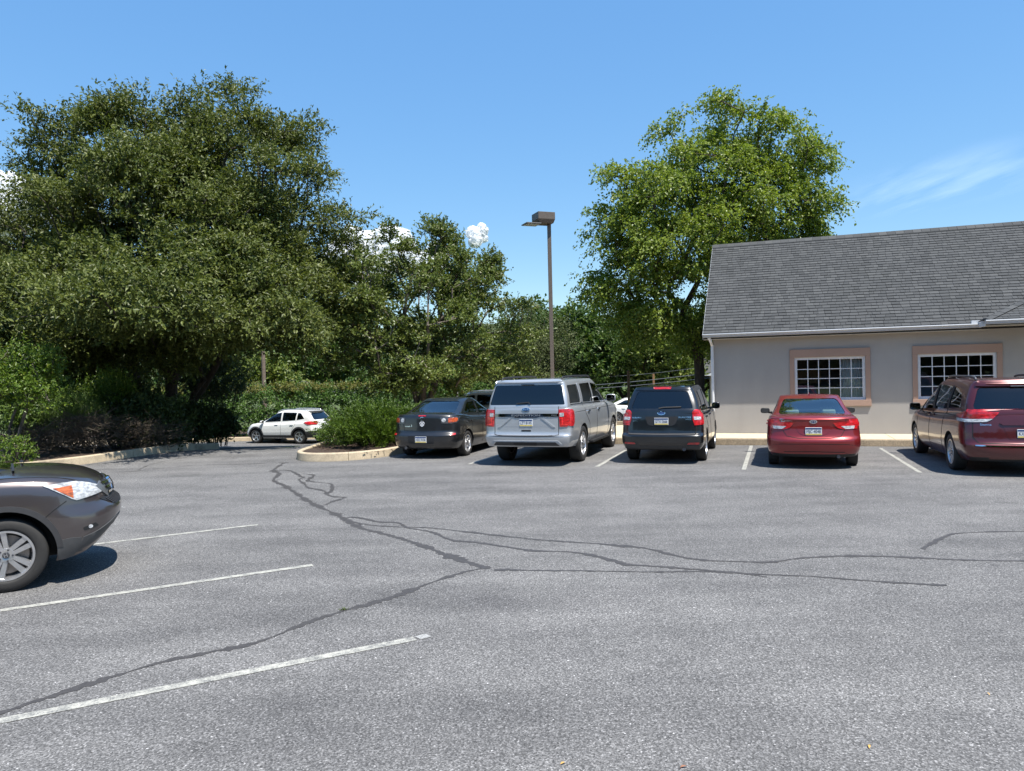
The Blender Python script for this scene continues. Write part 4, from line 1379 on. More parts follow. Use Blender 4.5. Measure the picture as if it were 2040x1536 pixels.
# ---- red saloon ------------------------------------------------------------
def red_saloon():
    S = dict(L=4.53, W=1.775, H=1.435, wb=2.70, rOH=0.93, wheel=0.635, tyre_w=0.205, spokes=(5, 2), inset=0.03,
             zt=[(0, 0.99), (0.12, 1.015), (0.25, 1.03), (0.75, 1.05), (1.2, 0.99), (2.4, 0.94), (3.35, 0.93), (3.6, 0.94), (4.1, 0.83), (4.4, 0.71), (4.53, 0.62)],
             zb=[(0, 0.24), (0.5, 0.24), (1.3, 0.20), (3.2, 0.19), (4.1, 0.20), (4.53, 0.22)],
             plan=[(0, 0.985), (0.9, 1.0), (3.6, 1.0), (4.53, 0.95)],
             lev=[(0, 0.80, 0.13, 0.16), (0.10, 0.845, 0.05, 0.06), (0.28, 0.882, 0.012, 0.0), (0.40, 0.8875, 0.0, 0.0), (0.46, 0.887, 0.012, 0.005), (0.52, 0.883, 0.055, 0.01),
                  (0.62, 0.878, 0.085, 0.03), (0.78, 0.868, 0.105, 0.08), (0.92, 0.835, 0.105, 0.14), (0.97, 0.81, 0.095, 0.17), (1.0, 0.775, 0.115, 0.20)],
             ends=(0.42, 2.7, 0.62, 2.3), gends=(0.30, 3.2, 0.5, 2.8), crown=0.03, fade=0.12,
             gh=[(0, 0.60, 3.62, 0.775), (0.3, 0.83, 3.25, 0.735), (0.6, 1.10, 2.90, 0.67), (0.85, 1.42, 2.58, 0.635), (1.0, 1.70, 2.32, 0.60)],
             roof=[(0.5, 1.30), (1.2, 1.375), (1.7, 1.405), (2.2, 1.41), (2.8, 1.38), (3.6, 1.25)], rcrown=0.03,
             side_win=[[(1.02, 1.02), (2.02, 0.99), (2.02, 1.32), (1.60, 1.30)], [(2.12, 0.985), (3.12, 0.97), (2.62, 1.27), (2.12, 1.32)]],
             rear_win=[(0.655, 1.065), (0.53, 1.355)], front_win=[(0.64, 0.99), (0.46, 1.34)])
    M = mats((0.215, 0.012, 0.013), G_MID, glass('red_saloon_rear_glass', (0.50, 0.66, 0.70)), SEAT_B, pname='paint_red_metallic', metal=0.45)
    c = Car('parked_car', S, M)
    lamp = [('rear', [(0.36, 0.915), (0.60, 0.935), (0.86, 0.99), (0.87, 0.80), (0.60, 0.79), (0.46, 0.82)]), ('L', [(0.14, 0.80), (0.14, 0.985), (0.55, 0.97), (0.42, 0.86)])]
    lamp = [('rear', [(0.36, 0.915), (0.60, 0.94), (0.80, 0.985), (0.83, 0.88), (0.80, 0.795), (0.58, 0.785), (0.44, 0.82)]), ('L', [(0.22, 0.80), (0.20, 0.985), (0.52, 0.985), (0.40, 0.87)])]
    for o in c.pair('tail_lamp', lamp, M['red'], off=0.012, thick=0.016): pass
    c.pair('reversing_lamp', [('rear', rounded([(0.50, 0.855), (0.76, 0.86), (0.74, 0.80), (0.58, 0.80)], .02))], M['clear'], off=0.017, thick=0.006)
    # boot lid seams, spoiler lip, bumper joint
    c.line('panel_gap', 'rear', [(0.60, 1.0), (0.585, 0.80), (0.50, 0.66), (0.30, 0.62), (0, 0.612), (-0.30, 0.62), (-0.50, 0.66), (-0.585, 0.80), (-0.60, 1.0)], 0.010, M['seam'])
    c.patch('boot_recess', [('rear', rounded([(-0.34, 0.865), (0.34, 0.865), (0.27, 0.71), (0.15, 0.665), (-0.15, 0.665), (-0.27, 0.71)], .08))], M['paint'], off=0.006, thick=0.012)
    c.line('bumper_crease_line', 'rear', [(0.80, 0.47), (0.60, 0.50), (0.0, 0.51), (-0.60, 0.50), (-0.80, 0.47)], 0.012, M['seam'], off=.001)  # shade under the bumper crease laid on as a dark ribbon
    c.line('bumper_crease_line', 'rear', [(0.70, 0.27), (0.55, 0.345), (0.0, 0.355), (-0.55, 0.345), (-0.70, 0.27)], 0.014, M['seam'], off=.001)  # shade of the lower recess drawn as a dark ribbon, recess not modelled
    c.plate('rear', (0, 0.755), 'MJC·4048', M)
    c.patch('emblem_ring', [('rear', [(0.072 * math.cos(a), 0.945 + 0.038 * math.sin(a)) for a in np.linspace(0, 6.283, 28, endpoint=False)])], M['chrome'], off=0.012, thick=0.014)
    e = c.patch('emblem_field', [('rear', [(0.058 * math.cos(a), 0.945 + 0.027 * math.sin(a)) for a in np.linspace(0, 6.283, 24, endpoint=False)])], M['blue'], off=0.0135, thick=0.004)
    c.text('emblem_letter', 'rear', 'H', (0, 0.944), 0.052, M['chrome'], off=0.017, width=0.062)
    c.text('model_badge', 'rear', 'ELANTRA', (0.50, 0.955), 0.04, M['chrome'], off=0.010, width=0.20)
    c.text('trim_badge', 'rear', 'LIMITED', (0.58, 0.992), 0.025, M['chrome'], off=0.010, width=0.09)
    c.mirrors(3.02, 0.845, 1.02, M['dark'], 0.13, 0.21, 0.13)
    c.handles((1.35, 2.35), 0.83, M['paint'])
    sides(c, S, [[(1.28, 0.98), (1.34, 0.80), (1.25, 0.62)], [(2.07, 0.97), (2.05, 0.5), (2.10, 0.28)], [(3.2, 0.93), (3.25, 0.6), (3.22, 0.28)]])
    # aerial fin
    b = MB(); z = c.hit('top', (1.85, 0))[0].z
    b.add([(1.75, -.02, z - .01), (1.95, -.012, z - .01), (1.95, .012, z - .01), (1.75, .02, z - .01), (1.76, 0, z + .065), (1.80, 0, z + .06)], [[0, 1, 5, 4], [1, 2, 5], [2, 3, 4, 5], [3, 0, 4], [0, 3, 2, 1]])
    c.mb('aerial_fin', b, M['paint'])
    b = MB(); b.tube([(0.10, -0.45, 0.26), (0.30, -0.45, 0.26)], .035, 12, True); c.mb('exhaust_pipe', b, M['rim_dark'])
    return c


# ---- black estate SUV ------------------------------------------------------------
def black_suv():
    S = dict(L=4.595, W=1.795, H=1.70, wb=2.64, rOH=0.98, wheel=0.69, tyre_w=0.225, spokes=(5, 2), inset=0.02,
             zt=[(0, 1.15), (0.3, 1.13), (1.2, 1.08), (3.2, 1.04), (3.5, 1.06), (4.1, 0.98), (4.45, 0.86), (4.595, 0.74)],
             zb=[(0, 0.31), (0.6, 0.28), (1.4, 0.26), (3.3, 0.25), (4.2, 0.27), (4.595, 0.30)],
             plan=[(0, 0.985), (1.0, 1.0), (3.6, 1.0), (4.595, 0.95)],
             lev=[(0, 0.80, 0.10, 0.14), (0.08, 0.85, 0.03, 0.05), (0.20, 0.885, 0.0, 0.0), (0.36, 0.8975, 0.0, 0.0), (0.40, 0.896, 0.03, 0.0), (0.44, 0.893, 0.09, 0.005),
                  (0.55, 0.89, 0.105, 0.02), (0.78, 0.878, 0.125, 0.08), (0.94, 0.85, 0.145, 0.14), (1.0, 0.80, 0.16, 0.18)],
             ends=(0.28, 3.8, 0.6, 2.4), gends=(0.20, 4.2, 0.42, 2.8), crown=0.03, fade=0.2,
             gh=[(0, 0.15, 3.62, 0.80), (0.35, 0.235, 3.22, 0.765), (0.7, 0.335, 2.82, 0.70), (0.92, 0.40, 2.58, 0.645), (1.0, 0.41, 2.45, 0.605)],
             roof=[(0.1, 1.635), (0.5, 1.655), (1.2, 1.675), (2.0, 1.68), (2.6, 1.66), (3.6, 1.55)], rcrown=0.03,
             side_win=[[(0.62, 1.18), (1.05, 1.165), (1.05, 1.56), (0.85, 1.54)], [(1.15, 1.16), (2.05, 1.13), (2.05, 1.585), (1.15, 1.565)], [(2.14, 1.125), (3.18, 1.10), (2.72, 1.50), (2.14, 1.585)]],
             rear_win=[(0.665, 1.20), (0.655, 1.25), (0.545, 1.575)], front_win=[(0.66, 1.12), (0.53, 1.58)])
    M = mats((0.003, 0.0032, 0.004), G_TINT, glass('black_suv_rear_glass', (0.10, 0.11, 0.12)), SEAT_D, pname='paint_black', metal=0.0, rough=0.3)
    c = Car('parked_car', S, M)
    lampv = [('rear', [(0.655, 1.13), (0.70, 1.175), (0.80, 1.18), (0.85, 1.10), (0.86, 0.85), (0.70, 0.84), (0.665, 0.95)]), ('L', [(0.24, 0.85), (0.22, 1.17), (0.40, 1.15), (0.44, 1.05), (0.36, 0.87)])]
    c.pair('tail_lamp', lampv, M['red'], off=0.015, thick=0.02)
    c.pair('reversing_lamp', [('rear', rounded([(0.68, 1.025), (0.82, 1.025), (0.83, 0.955), (0.69, 0.955)], .02))], M['clear'], off=0.02, thick=0.006)
    c.pair('reflector', [('rear', rounded([(0.58, 0.475), (0.80, 0.48), (0.80, 0.435), (0.55, 0.435)], .015))], M['red'], off=0.006, thick=0.008)
    c.pair('bumper_blade', [('rear', [(0.50, 0.425), (0.56, 0.49), (0.84, 0.50), (0.84, 0.485), (0.57, 0.478), (0.52, 0.425)])], M['paint'], off=0.012, thick=0.014)
    c.line('panel_gap', 'rear', [(0.72, 1.15), (0.745, 0.72), (0.70, 0.665), (0, 0.66), (-0.70, 0.665), (-0.745, 0.72), (-0.72, 1.15)], 0.012, M['seam'])
    c.line('bumper_edge', 'rear', [(0.72, 0.652), (0, 0.645), (-0.72, 0.652)], 0.020, M['plastic'], off=.012, thick=.014)
    c.patch('lower_bumper', [('rear', rounded([(-0.80, 0.33), (0.80, 0.33), (0.80, 0.42), (0.52, 0.42), (0.47, 0.40), (-0.47, 0.40), (-0.52, 0.42), (-0.80, 0.42)], .02))], M['plastic'], off=0.006, thick=0.008)
    c.patch('plate_recess', [('rear', rounded([(-0.36, 1.03), (0.36, 1.03), (0.30, 0.86), (0.22, 0.83), (-0.22, 0.83), (-0.30, 0.86)], .04))], M['dark'], off=0.003, thick=0.006)
    c.plate('rear', (0.0, 0.925), 'GTX·2666', M)
    c.patch('emblem', [('rear', [(0.085 * math.cos(a), 1.105 + 0.042 * math.sin(a)) for a in np.linspace(0, 6.283, 28, endpoint=False)])], M['chrome'], off=0.010, thick=0.012)
    c.patch('emblem_field', [('rear', [(0.072 * math.cos(a), 1.105 + 0.031 * math.sin(a)) for a in np.linspace(0, 6.283, 24, endpoint=False)])], M['blue'], off=0.0115, thick=0.004)
    for dx, dz, k in ((0.035, 0.004, .013), (-0.01, 0.012, .009), (-0.035, 0.005, .009), (0.0, -0.012, .009), (-0.03, -0.012, .009), (0.02, -0.014, .008)):
        c.patch('emblem_star', [('rear', [(dx + k * (1 if i % 2 == 0 else .35) * math.cos(i * math.pi / 4), 1.105 + dz + k * (1 if i % 2 == 0 else .35) * math.sin(i * math.pi / 4)) for i in range(8)])], M['chrome'], off=.0135, thick=.003)
    c.text('maker_badge', 'rear', 'SUBARU', (0.54, 1.005), 0.042, M['chrome'], off=0.006, width=0.20)
    c.text('trim_badge', 'rear', 'PZEV', (0.57, 0.93), 0.03, M['chrome'], off=0.006, width=0.09)
    c.text('model_badge', 'rear', 'FORESTER', (-0.50, 1.01), 0.042, M['chrome'], off=0.006, width=0.26)
    c.text('trim_badge', 'rear', 'AWD', (-0.57, 0.965), 0.04, M['chrome'], off=0.006, width=0.12)
    # roof spoiler with the high brake lamp
    c.patch('brake_lamp', [('rear', rounded([(-0.20, 1.655), (0.20, 1.655), (0.18, 1.618), (-0.18, 1.618)], .012))], M['red'], off=0.02, thick=0.03)
    c.patch('spoiler', [('rear', rounded([(-0.60, 1.60), (0.60, 1.60), (0.57, 1.672), (-0.57, 1.672)], .02))], M['paint'], off=0.014, thick=0.05)
    c.line('wiper', 'rear', [(0.06, 1.205), (-0.05, 1.225), (-0.42, 1.235)], 0.022, M['dark'], off=.022, thick=.018)
    c.mirrors(3.12, 0.86, 1.13, M['paint'], 0.14, 0.20, 0.16)
    c.handles((1.35, 2.30), 0.97, M['paint'])
    sides(c, S, [[(1.10, 1.15), (1.12, 0.95), (1.35, 0.75), (1.40, 0.62)], [(2.09, 1.12), (2.08, 0.5), (2.12, 0.32)], [(3.25, 1.08), (3.28, 0.6), (3.25, 0.32)]])
    b = MB(); b.tube([(0.05, -0.48, 0.33), (0.28, -0.48, 0.33)], .04, 12); c.mb('exhaust_pipe', b, M['rim_dark'])
    b = MB(); z = c.hit('top', (0.75, 0.0))[0].z
    b.tube([(0.75, 0, z - .01), (0.62, 0, z + .10)], .006, 6); c.mb('aerial', b, M['dark'])
    return c


# ---- big silver SUV ------------------------------------------------------------
def silver_suv():
    S = dict(L=5.635, W=2.03, H=1.92, wb=3.34, rOH=1.28, wheel=0.82, tyre_w=0.275, rim=0.27, spokes=(6, 2), inset=0.015, gap=0.06, third=True,
             zt=[(0, 1.30), (0.5, 1.29), (3.6, 1.25), (4.1, 1.26), (4.5, 1.24), (5.2, 1.15), (5.55, 1.02), (5.635, 0.95)],
             zb=[(0, 0.44), (0.8, 0.40), (1.9, 0.36), (4.0, 0.36), (5.0, 0.38), (5.635, 0.42)],
             plan=[(0, 0.985), (1.0, 1.0), (4.6, 1.0), (5.635, 0.96)],
             lev=[(0, 0.93, 0.08, 0.10), (0.10, 0.97, 0.02, 0.02), (0.24, 1.0, 0.0, 0.0), (0.285, 1.004, 0.012, 0.0), (0.30, 1.005, 0.085, 0.0), (0.40, 1.012, 0.105, 0.01),
                  (0.60, 1.015, 0.11, 0.03), (0.80, 1.005, 0.115, 0.06), (0.95, 0.975, 0.125, 0.10), (1.0, 0.93, 0.14, 0.14)],
             ends=(0.26, 4.2, 0.5, 3.0), gends=(0.20, 4.4, 0.42, 3.2), crown=0.03, fade=0.2,
             gh=[(0, 0.13, 4.35, 0.925), (0.4, 0.19, 3.95, 0.89), (0.75, 0.265, 3.62, 0.835), (0.93, 0.30, 3.42, 0.80), (1.0, 0.27, 3.30, 0.765)],
             roof=[(0.1, 1.85), (0.6, 1.865), (1.6, 1.885), (2.8, 1.885), (3.4, 1.86), (4.3, 1.78)], rcrown=0.035,
             side_win=[[(0.42, 1.36), (1.36, 1.35), (1.36, 1.77), (0.52, 1.76)], [(1.60, 1.345), (2.58, 1.325), (2.58, 1.785), (1.60, 1.775)], [(2.70, 1.32), (3.92, 1.30), (3.45, 1.72), (2.70, 1.785)]],
             rear_win=[(0.865, 1.345), (0.845, 1.42), (0.765, 1.775)], rwr=0.05, front_win=[(0.80, 1.34), (0.70, 1.80)])
    M = mats((0.47, 0.485, 0.50), glass('suv_side_privacy', (0.03, 0.032, 0.034)), glass('suv_rear_privacy', (0.03, 0.035, 0.04)), SEAT_D, pname='paint_silver', metal=0.55, rough=0.36)
    c = Car('parked_car', S, M)
    lampv = [('rear', [(0.74, 1.245), (0.94, 1.25), (0.97, 1.20), (0.97, 0.92), (0.91, 0.87), (0.76, 0.87)]), ('L', [(0.19, 0.88), (0.17, 1.24), (0.36, 1.24), (0.44, 1.19), (0.40, 0.95), (0.33, 0.88)])]
    c.pair('tail_lamp', lampv, M['red'], off=0.018, thick=0.024)
    c.pair('reversing_lamp', [('rear', rounded([(0.76, 1.17), (0.85, 1.17), (0.85, 1.09), (0.76, 1.09)], .015))], M['clear'], off=0.023, thick=0.006)
    c.pair('lamp_ring', [('rear', [(0.80, 1.07), (0.83, 1.07), (0.83, 0.93), (0.91, 0.93), (0.93, 0.90), (0.80, 0.90)])], lens('tail_lens_bright', (0.75, 0.03, 0.03)), off=0.022, thick=0.006)
    # tailgate: chrome bar, lower recess, seams
    c.patch('chrome_bar', [('rear', [(-0.735, 1.155), (0.735, 1.155), (0.735, 1.09), (0.30, 1.085), (0.24, 1.065), (-0.24, 1.065), (-0.30, 1.085), (-0.735, 1.09)])], plain('chrome_dark_reflection', (0.16, 0.18, 0.21), 0.08, 1.0, var=0.02), off=0.012, thick=0.014)  # dark trees mirrored in the bar are put into its chrome colour
    c.text('model_badge', 'rear', 'EXPEDITION', (0, 1.118), 0.055, plain('badge_grey', (0.34, 0.35, 0.36), 0.3, 0.6), off=0.016, width=0.66, bold=0.001)
    c.text('trim_badge', 'rear', 'MAX', (-0.64, 1.12), 0.040, M['rim'], off=0.016, width=0.12)
    c.patch('emblem', [('rear', [(0.095 * math.cos(a), 1.245 + 0.042 * math.sin(a)) for a in np.linspace(0, 6.283, 28, endpoint=False)])], M['chrome'], off=0.012, thick=0.014)
    c.patch('emblem_field', [('rear', [(0.087 * math.cos(a), 1.245 + 0.035 * math.sin(a)) for a in np.linspace(0, 6.283, 24, endpoint=False)])], M['blue'], off=0.0135, thick=0.004)
    c.text('emblem_script', 'rear', 'Ford', (0, 1.245), 0.055, M['chrome'], off=0.016, width=0.11)
    c.pair('tailgate_crease', [('rear', [(0.34, 1.06), (0.40, 1.06), (0.66, 0.86), (0.60, 0.86)])], M['paint'], off=0.014, thick=0.018)
    c.patch('plate_recess', [('rear', rounded([(-0.33, 1.05), (0.33, 1.05), (0.52, 0.87), (-0.52, 0.87)], .03))], M['paint'], off=0.002, thick=0.004)
    c.plate('rear', (0, 0.955), 'LZT·8145', M)
    c.patch('tailgate_handle', [('rear', rounded([(-0.11, 0.80), (0.11, 0.80), (0.11, 0.765), (-0.11, 0.765)], .012))], M['dark'], off=0.004, thick=0.006)
    c.line('panel_gap', 'rear', [(0.735, 1.31), (0.735, 0.70), (0.66, 0.685), (0, 0.68), (-0.66, 0.685), (-0.735, 0.70), (-0.735, 1.31)], 0.012, M['seam'])
    c.line('bumper_edge', 'rear', [(0.86, 0.672), (0, 0.668), (-0.86, 0.672)], 0.028, M['dark'], off=.004)
    c.patch('lower_bumper', [('rear', [(-0.84, 0.465), (-0.78, 0.465), (-0.70, 0.545), (0.70, 0.545), (0.78, 0.465), (0.84, 0.465), (0.74, 0.575), (-0.74, 0.575)])], plain('bumper_silver_plastic', (0.42, 0.43, 0.44), 0.4), off=0.012, thick=0.014)
    c.patch('lower_bumper', [('rear', [(-0.76, 0.46), (0.76, 0.46), (0.68, 0.54), (-0.68, 0.54)])], M['plastic'], off=0.004, thick=0.006)
    c.patch('tow_cover', [('rear', rounded([(-0.26, 0.535), (0.26, 0.535), (0.26, 0.462), (-0.26, 0.462)], .015))], M['dark'], off=0.012, thick=0.012)
    c.patch('spoiler', [('rear', rounded([(-0.79, 1.80), (0.79, 1.80), (0.74, 1.875), (-0.74, 1.875)], .03))], M['paint'], off=0.03, thick=0.08)
    c.line('brake_lamp', 'rear', [(0.15, 1.79), (-0.15, 1.79)], 0.018, M['darklens'], off=.02, thick=.02)
    c.line('wiper', 'rear', [(-0.10, 1.36), (-0.05, 1.40), (0.22, 1.375)], 0.022, M['dark'], off=.024, thick=.018)
    c.mirrors(3.80, 1.01, 1.36, M['paint'], 0.15, 0.25, 0.20)
    c.handles((1.80, 2.85), 1.13, M['chrome'])
    sides(c, S, [[(1.50, 1.34), (1.52, 1.1), (1.85, 0.85), (1.90, 0.45)], [(2.64, 1.31), (2.64, 0.42)], [(3.98, 1.26), (4.0, 0.9), (3.95, 0.45)]])
    for sd in ('L', 'R'):
        c.line('belt_trim', sd, [(0.45, 1.338), (1.5, 1.325), (2.6, 1.305), (3.95, 1.28)], 0.020, M['chrome'], off=.006)
        c.line('body_crease_shade', sd, [(0.55, 1.16), (2.5, 1.15), (4.6, 1.14)], 0.010, M['seam'], off=.0005)  # crease shade painted on the side as a thin black ribbon
        c.patch('quarter_pillar', [(sd, rounded([(1.39, 1.355), (1.57, 1.355), (1.57, 1.80), (1.39, 1.79)], .02))], M['paint'], off=.012, thick=.012)
    for sgn in (1, -1):
        b = MB(); b.box((2.00, sgn * 0.94, 0.36), (3.80, sgn * 1.06, 0.42)); c.mb('running_board', b, M['dark'], bevel=0.02)
    c.rails(0.55, 3.2, 0.70, M['dark'], 0.06, 0.022)
    b = MB(); b.box((0.35, -0.6, 0.40), (5.2, 0.6, 0.52)); b.box((1.18, -0.8, 0.36), (1.36, 0.8, 0.48)); c.mb('chassis', b, M['dark'])
    return c


# ---- dark red people carrier ------------------------------------------------------------
def red_van():
    S = dict(L=5.085, W=1.985, H=1.75, wb=3.03, rOH=1.08, wheel=0.69, tyre_w=0.235, rim=0.235, spokes=(10, 1), sw0=0.03, sw1=0.045, inset=0.02, third=True,
             zt=[(0, 1.12), (0.5, 1.13), (1.5, 1.07), (3.3, 1.0), (3.9, 1.01), (4.3, 0.98), (4.8, 0.84), (5.085, 0.66)],
             zb=[(0, 0.28), (0.8, 0.25), (1.6, 0.22), (3.6, 0.21), (4.6, 0.23), (5.085, 0.25)],
             plan=[(0, 0.975), (1.2, 1.0), (4.0, 1.0), (5.085, 0.95)],
             lev=[(0, 0.88, 0.10, 0.14), (0.10, 0.93, 0.02, 0.04), (0.26, 0.975, 0.0, 0.0), (0.34, 0.985, 0.006, 0.0), (0.38, 0.99, 0.045, 0.0), (0.46, 0.992, 0.075, 0.01),
                  (0.60, 0.99, 0.09, 0.04), (0.80, 0.975, 0.12, 0.09), (0.95, 0.94, 0.15, 0.14), (1.0, 0.90, 0.165, 0.18)],
             ends=(0.36, 3.4, 0.62, 2.5), gends=(0.26, 3.8, 0.5, 2.8), crown=0.03, fade=0.2,
             gh=[(0, 0.155, 4.35, 0.90), (0.35, 0.235, 3.85, 0.865), (0.7, 0.335, 3.32, 0.80), (0.92, 0.40, 2.98, 0.745), (1.0, 0.38, 2.80, 0.70)],
             roof=[(0.1, 1.655), (0.5, 1.685), (1.3, 1.715), (2.2, 1.715), (3.0, 1.68), (4.3, 1.50)], rcrown=0.035,
             side_win=[[(0.62, 1.21), (1.50, 1.16), (1.42, 1.59), (0.88, 1.565)], [(1.60, 1.15), (2.62, 1.10), (2.62, 1.605), (1.55, 1.60)], [(2.74, 1.095), (3.72, 1.06), (3.20, 1.45), (2.74, 1.59)]],
             rear_win=[(0.76, 1.19), (0.78, 1.25), (0.66, 1.585)], front_win=[(0.74, 1.10), (0.62, 1.60)])
    M = mats((0.078, 0.007, 0.009), G_MID, glass('van_rear_privacy', (0.05, 0.06, 0.07)), SEAT_G, pname='paint_dark_red', metal=0.35, rough=0.3)
    c = Car('parked_car', S, M)
    c.pair('tail_lamp', [('rear', [(0.40, 1.14), (0.66, 1.165), (0.86, 1.20), (0.92, 1.10), (0.92, 1.025), (0.50, 1.035)]), ('L', [(0.20, 1.03), (0.18, 1.205), (0.42, 1.14), (0.72, 1.09), (0.64, 1.045)])], M['red'], off=0.012, thick=0.018)
    c.pair('reversing_lamp', [('rear', [(0.505, 1.028), (0.92, 1.018), (0.92, 0.965), (0.60, 0.975)]), ('L', [(0.20, 0.965), (0.20, 1.02), (0.63, 1.035), (0.58, 0.985)])], M['clear'], off=0.012, thick=0.016)
    c.line('panel_gap', 'rear', [(0.80, 1.2), (0.82, 0.70), (0.74, 0.60), (0, 0.585), (-0.74, 0.60), (-0.82, 0.70), (-0.80, 1.2)], 0.012, M['seam'])
    c.line('bumper_crease_line', 'rear', [(0.80, 0.56), (0, 0.535), (-0.80, 0.56)], 0.02, M['chrome'], off=.004)
    c.patch('garnish', [('rear', rounded([(-0.42, 0.955), (0.42, 0.955), (0.36, 0.915), (-0.36, 0.915)], .015))], M['paint'], off=0.02, thick=0.022)
    c.patch('plate_recess', [('rear', rounded([(-0.36, 0.90), (0.36, 0.90), (0.28, 0.66), (-0.28, 0.66)], .05))], M['paint'], off=0.003, thick=0.006)
    c.plate('rear', (0, 0.77), 'KXC·5817', M)
    c.text('model_badge', 'rear', 'Sienna', (0.62, 0.925), 0.05, M['chrome'], off=0.006, width=0.17)
    c.patch('spoiler', [('rear', rounded([(-0.70, 1.605), (0.70, 1.605), (0.66, 1.69), (-0.66, 1.69)], .03))], M['paint'], off=0.03, thick=0.07)
    c.line('brake_lamp', 'rear', [(0.16, 1.60), (-0.16, 1.60)], 0.02, M['darklens'], off=.03, thick=.02)
    c.line('wiper', 'rear', [(0.0, 1.20), (-0.03, 1.235), (-0.45, 1.22)], 0.022, M['dark'], off=.024, thick=.018)
    c.mirrors(3.66, 0.955, 1.10, M['dark'], 0.14, 0.22, 0.17)
    c.handles((2.45, 2.95), 0.98, M['paint'])
    sides(c, S, [[(1.55, 1.15), (1.60, 0.8), (1.72, 0.28)], [(2.68, 1.10), (2.70, 0.28)], [(3.78, 1.03), (3.82, 0.6), (3.78, 0.28)], [(0.75, 1.06), (1.6, 1.05), (2.6, 1.02)]])
    for sd in ('L', 'R'):
        c.patch('pillar_black', [(sd, [(1.49, 1.15), (1.62, 1.14), (1.57, 1.61), (1.43, 1.60)])], M['dark'], off=.004, thick=.006)
        c.patch('pillar_black', [(sd, [(2.61, 1.10), (2.75, 1.09), (2.75, 1.60), (2.61, 1.605)])], M['dark'], off=.004, thick=.006)
    c.rails(0.75, 2.7, 0.60, plain('rail_grey', (0.05, 0.05, 0.055), 0.35), 0.05, 0.024)
    return c


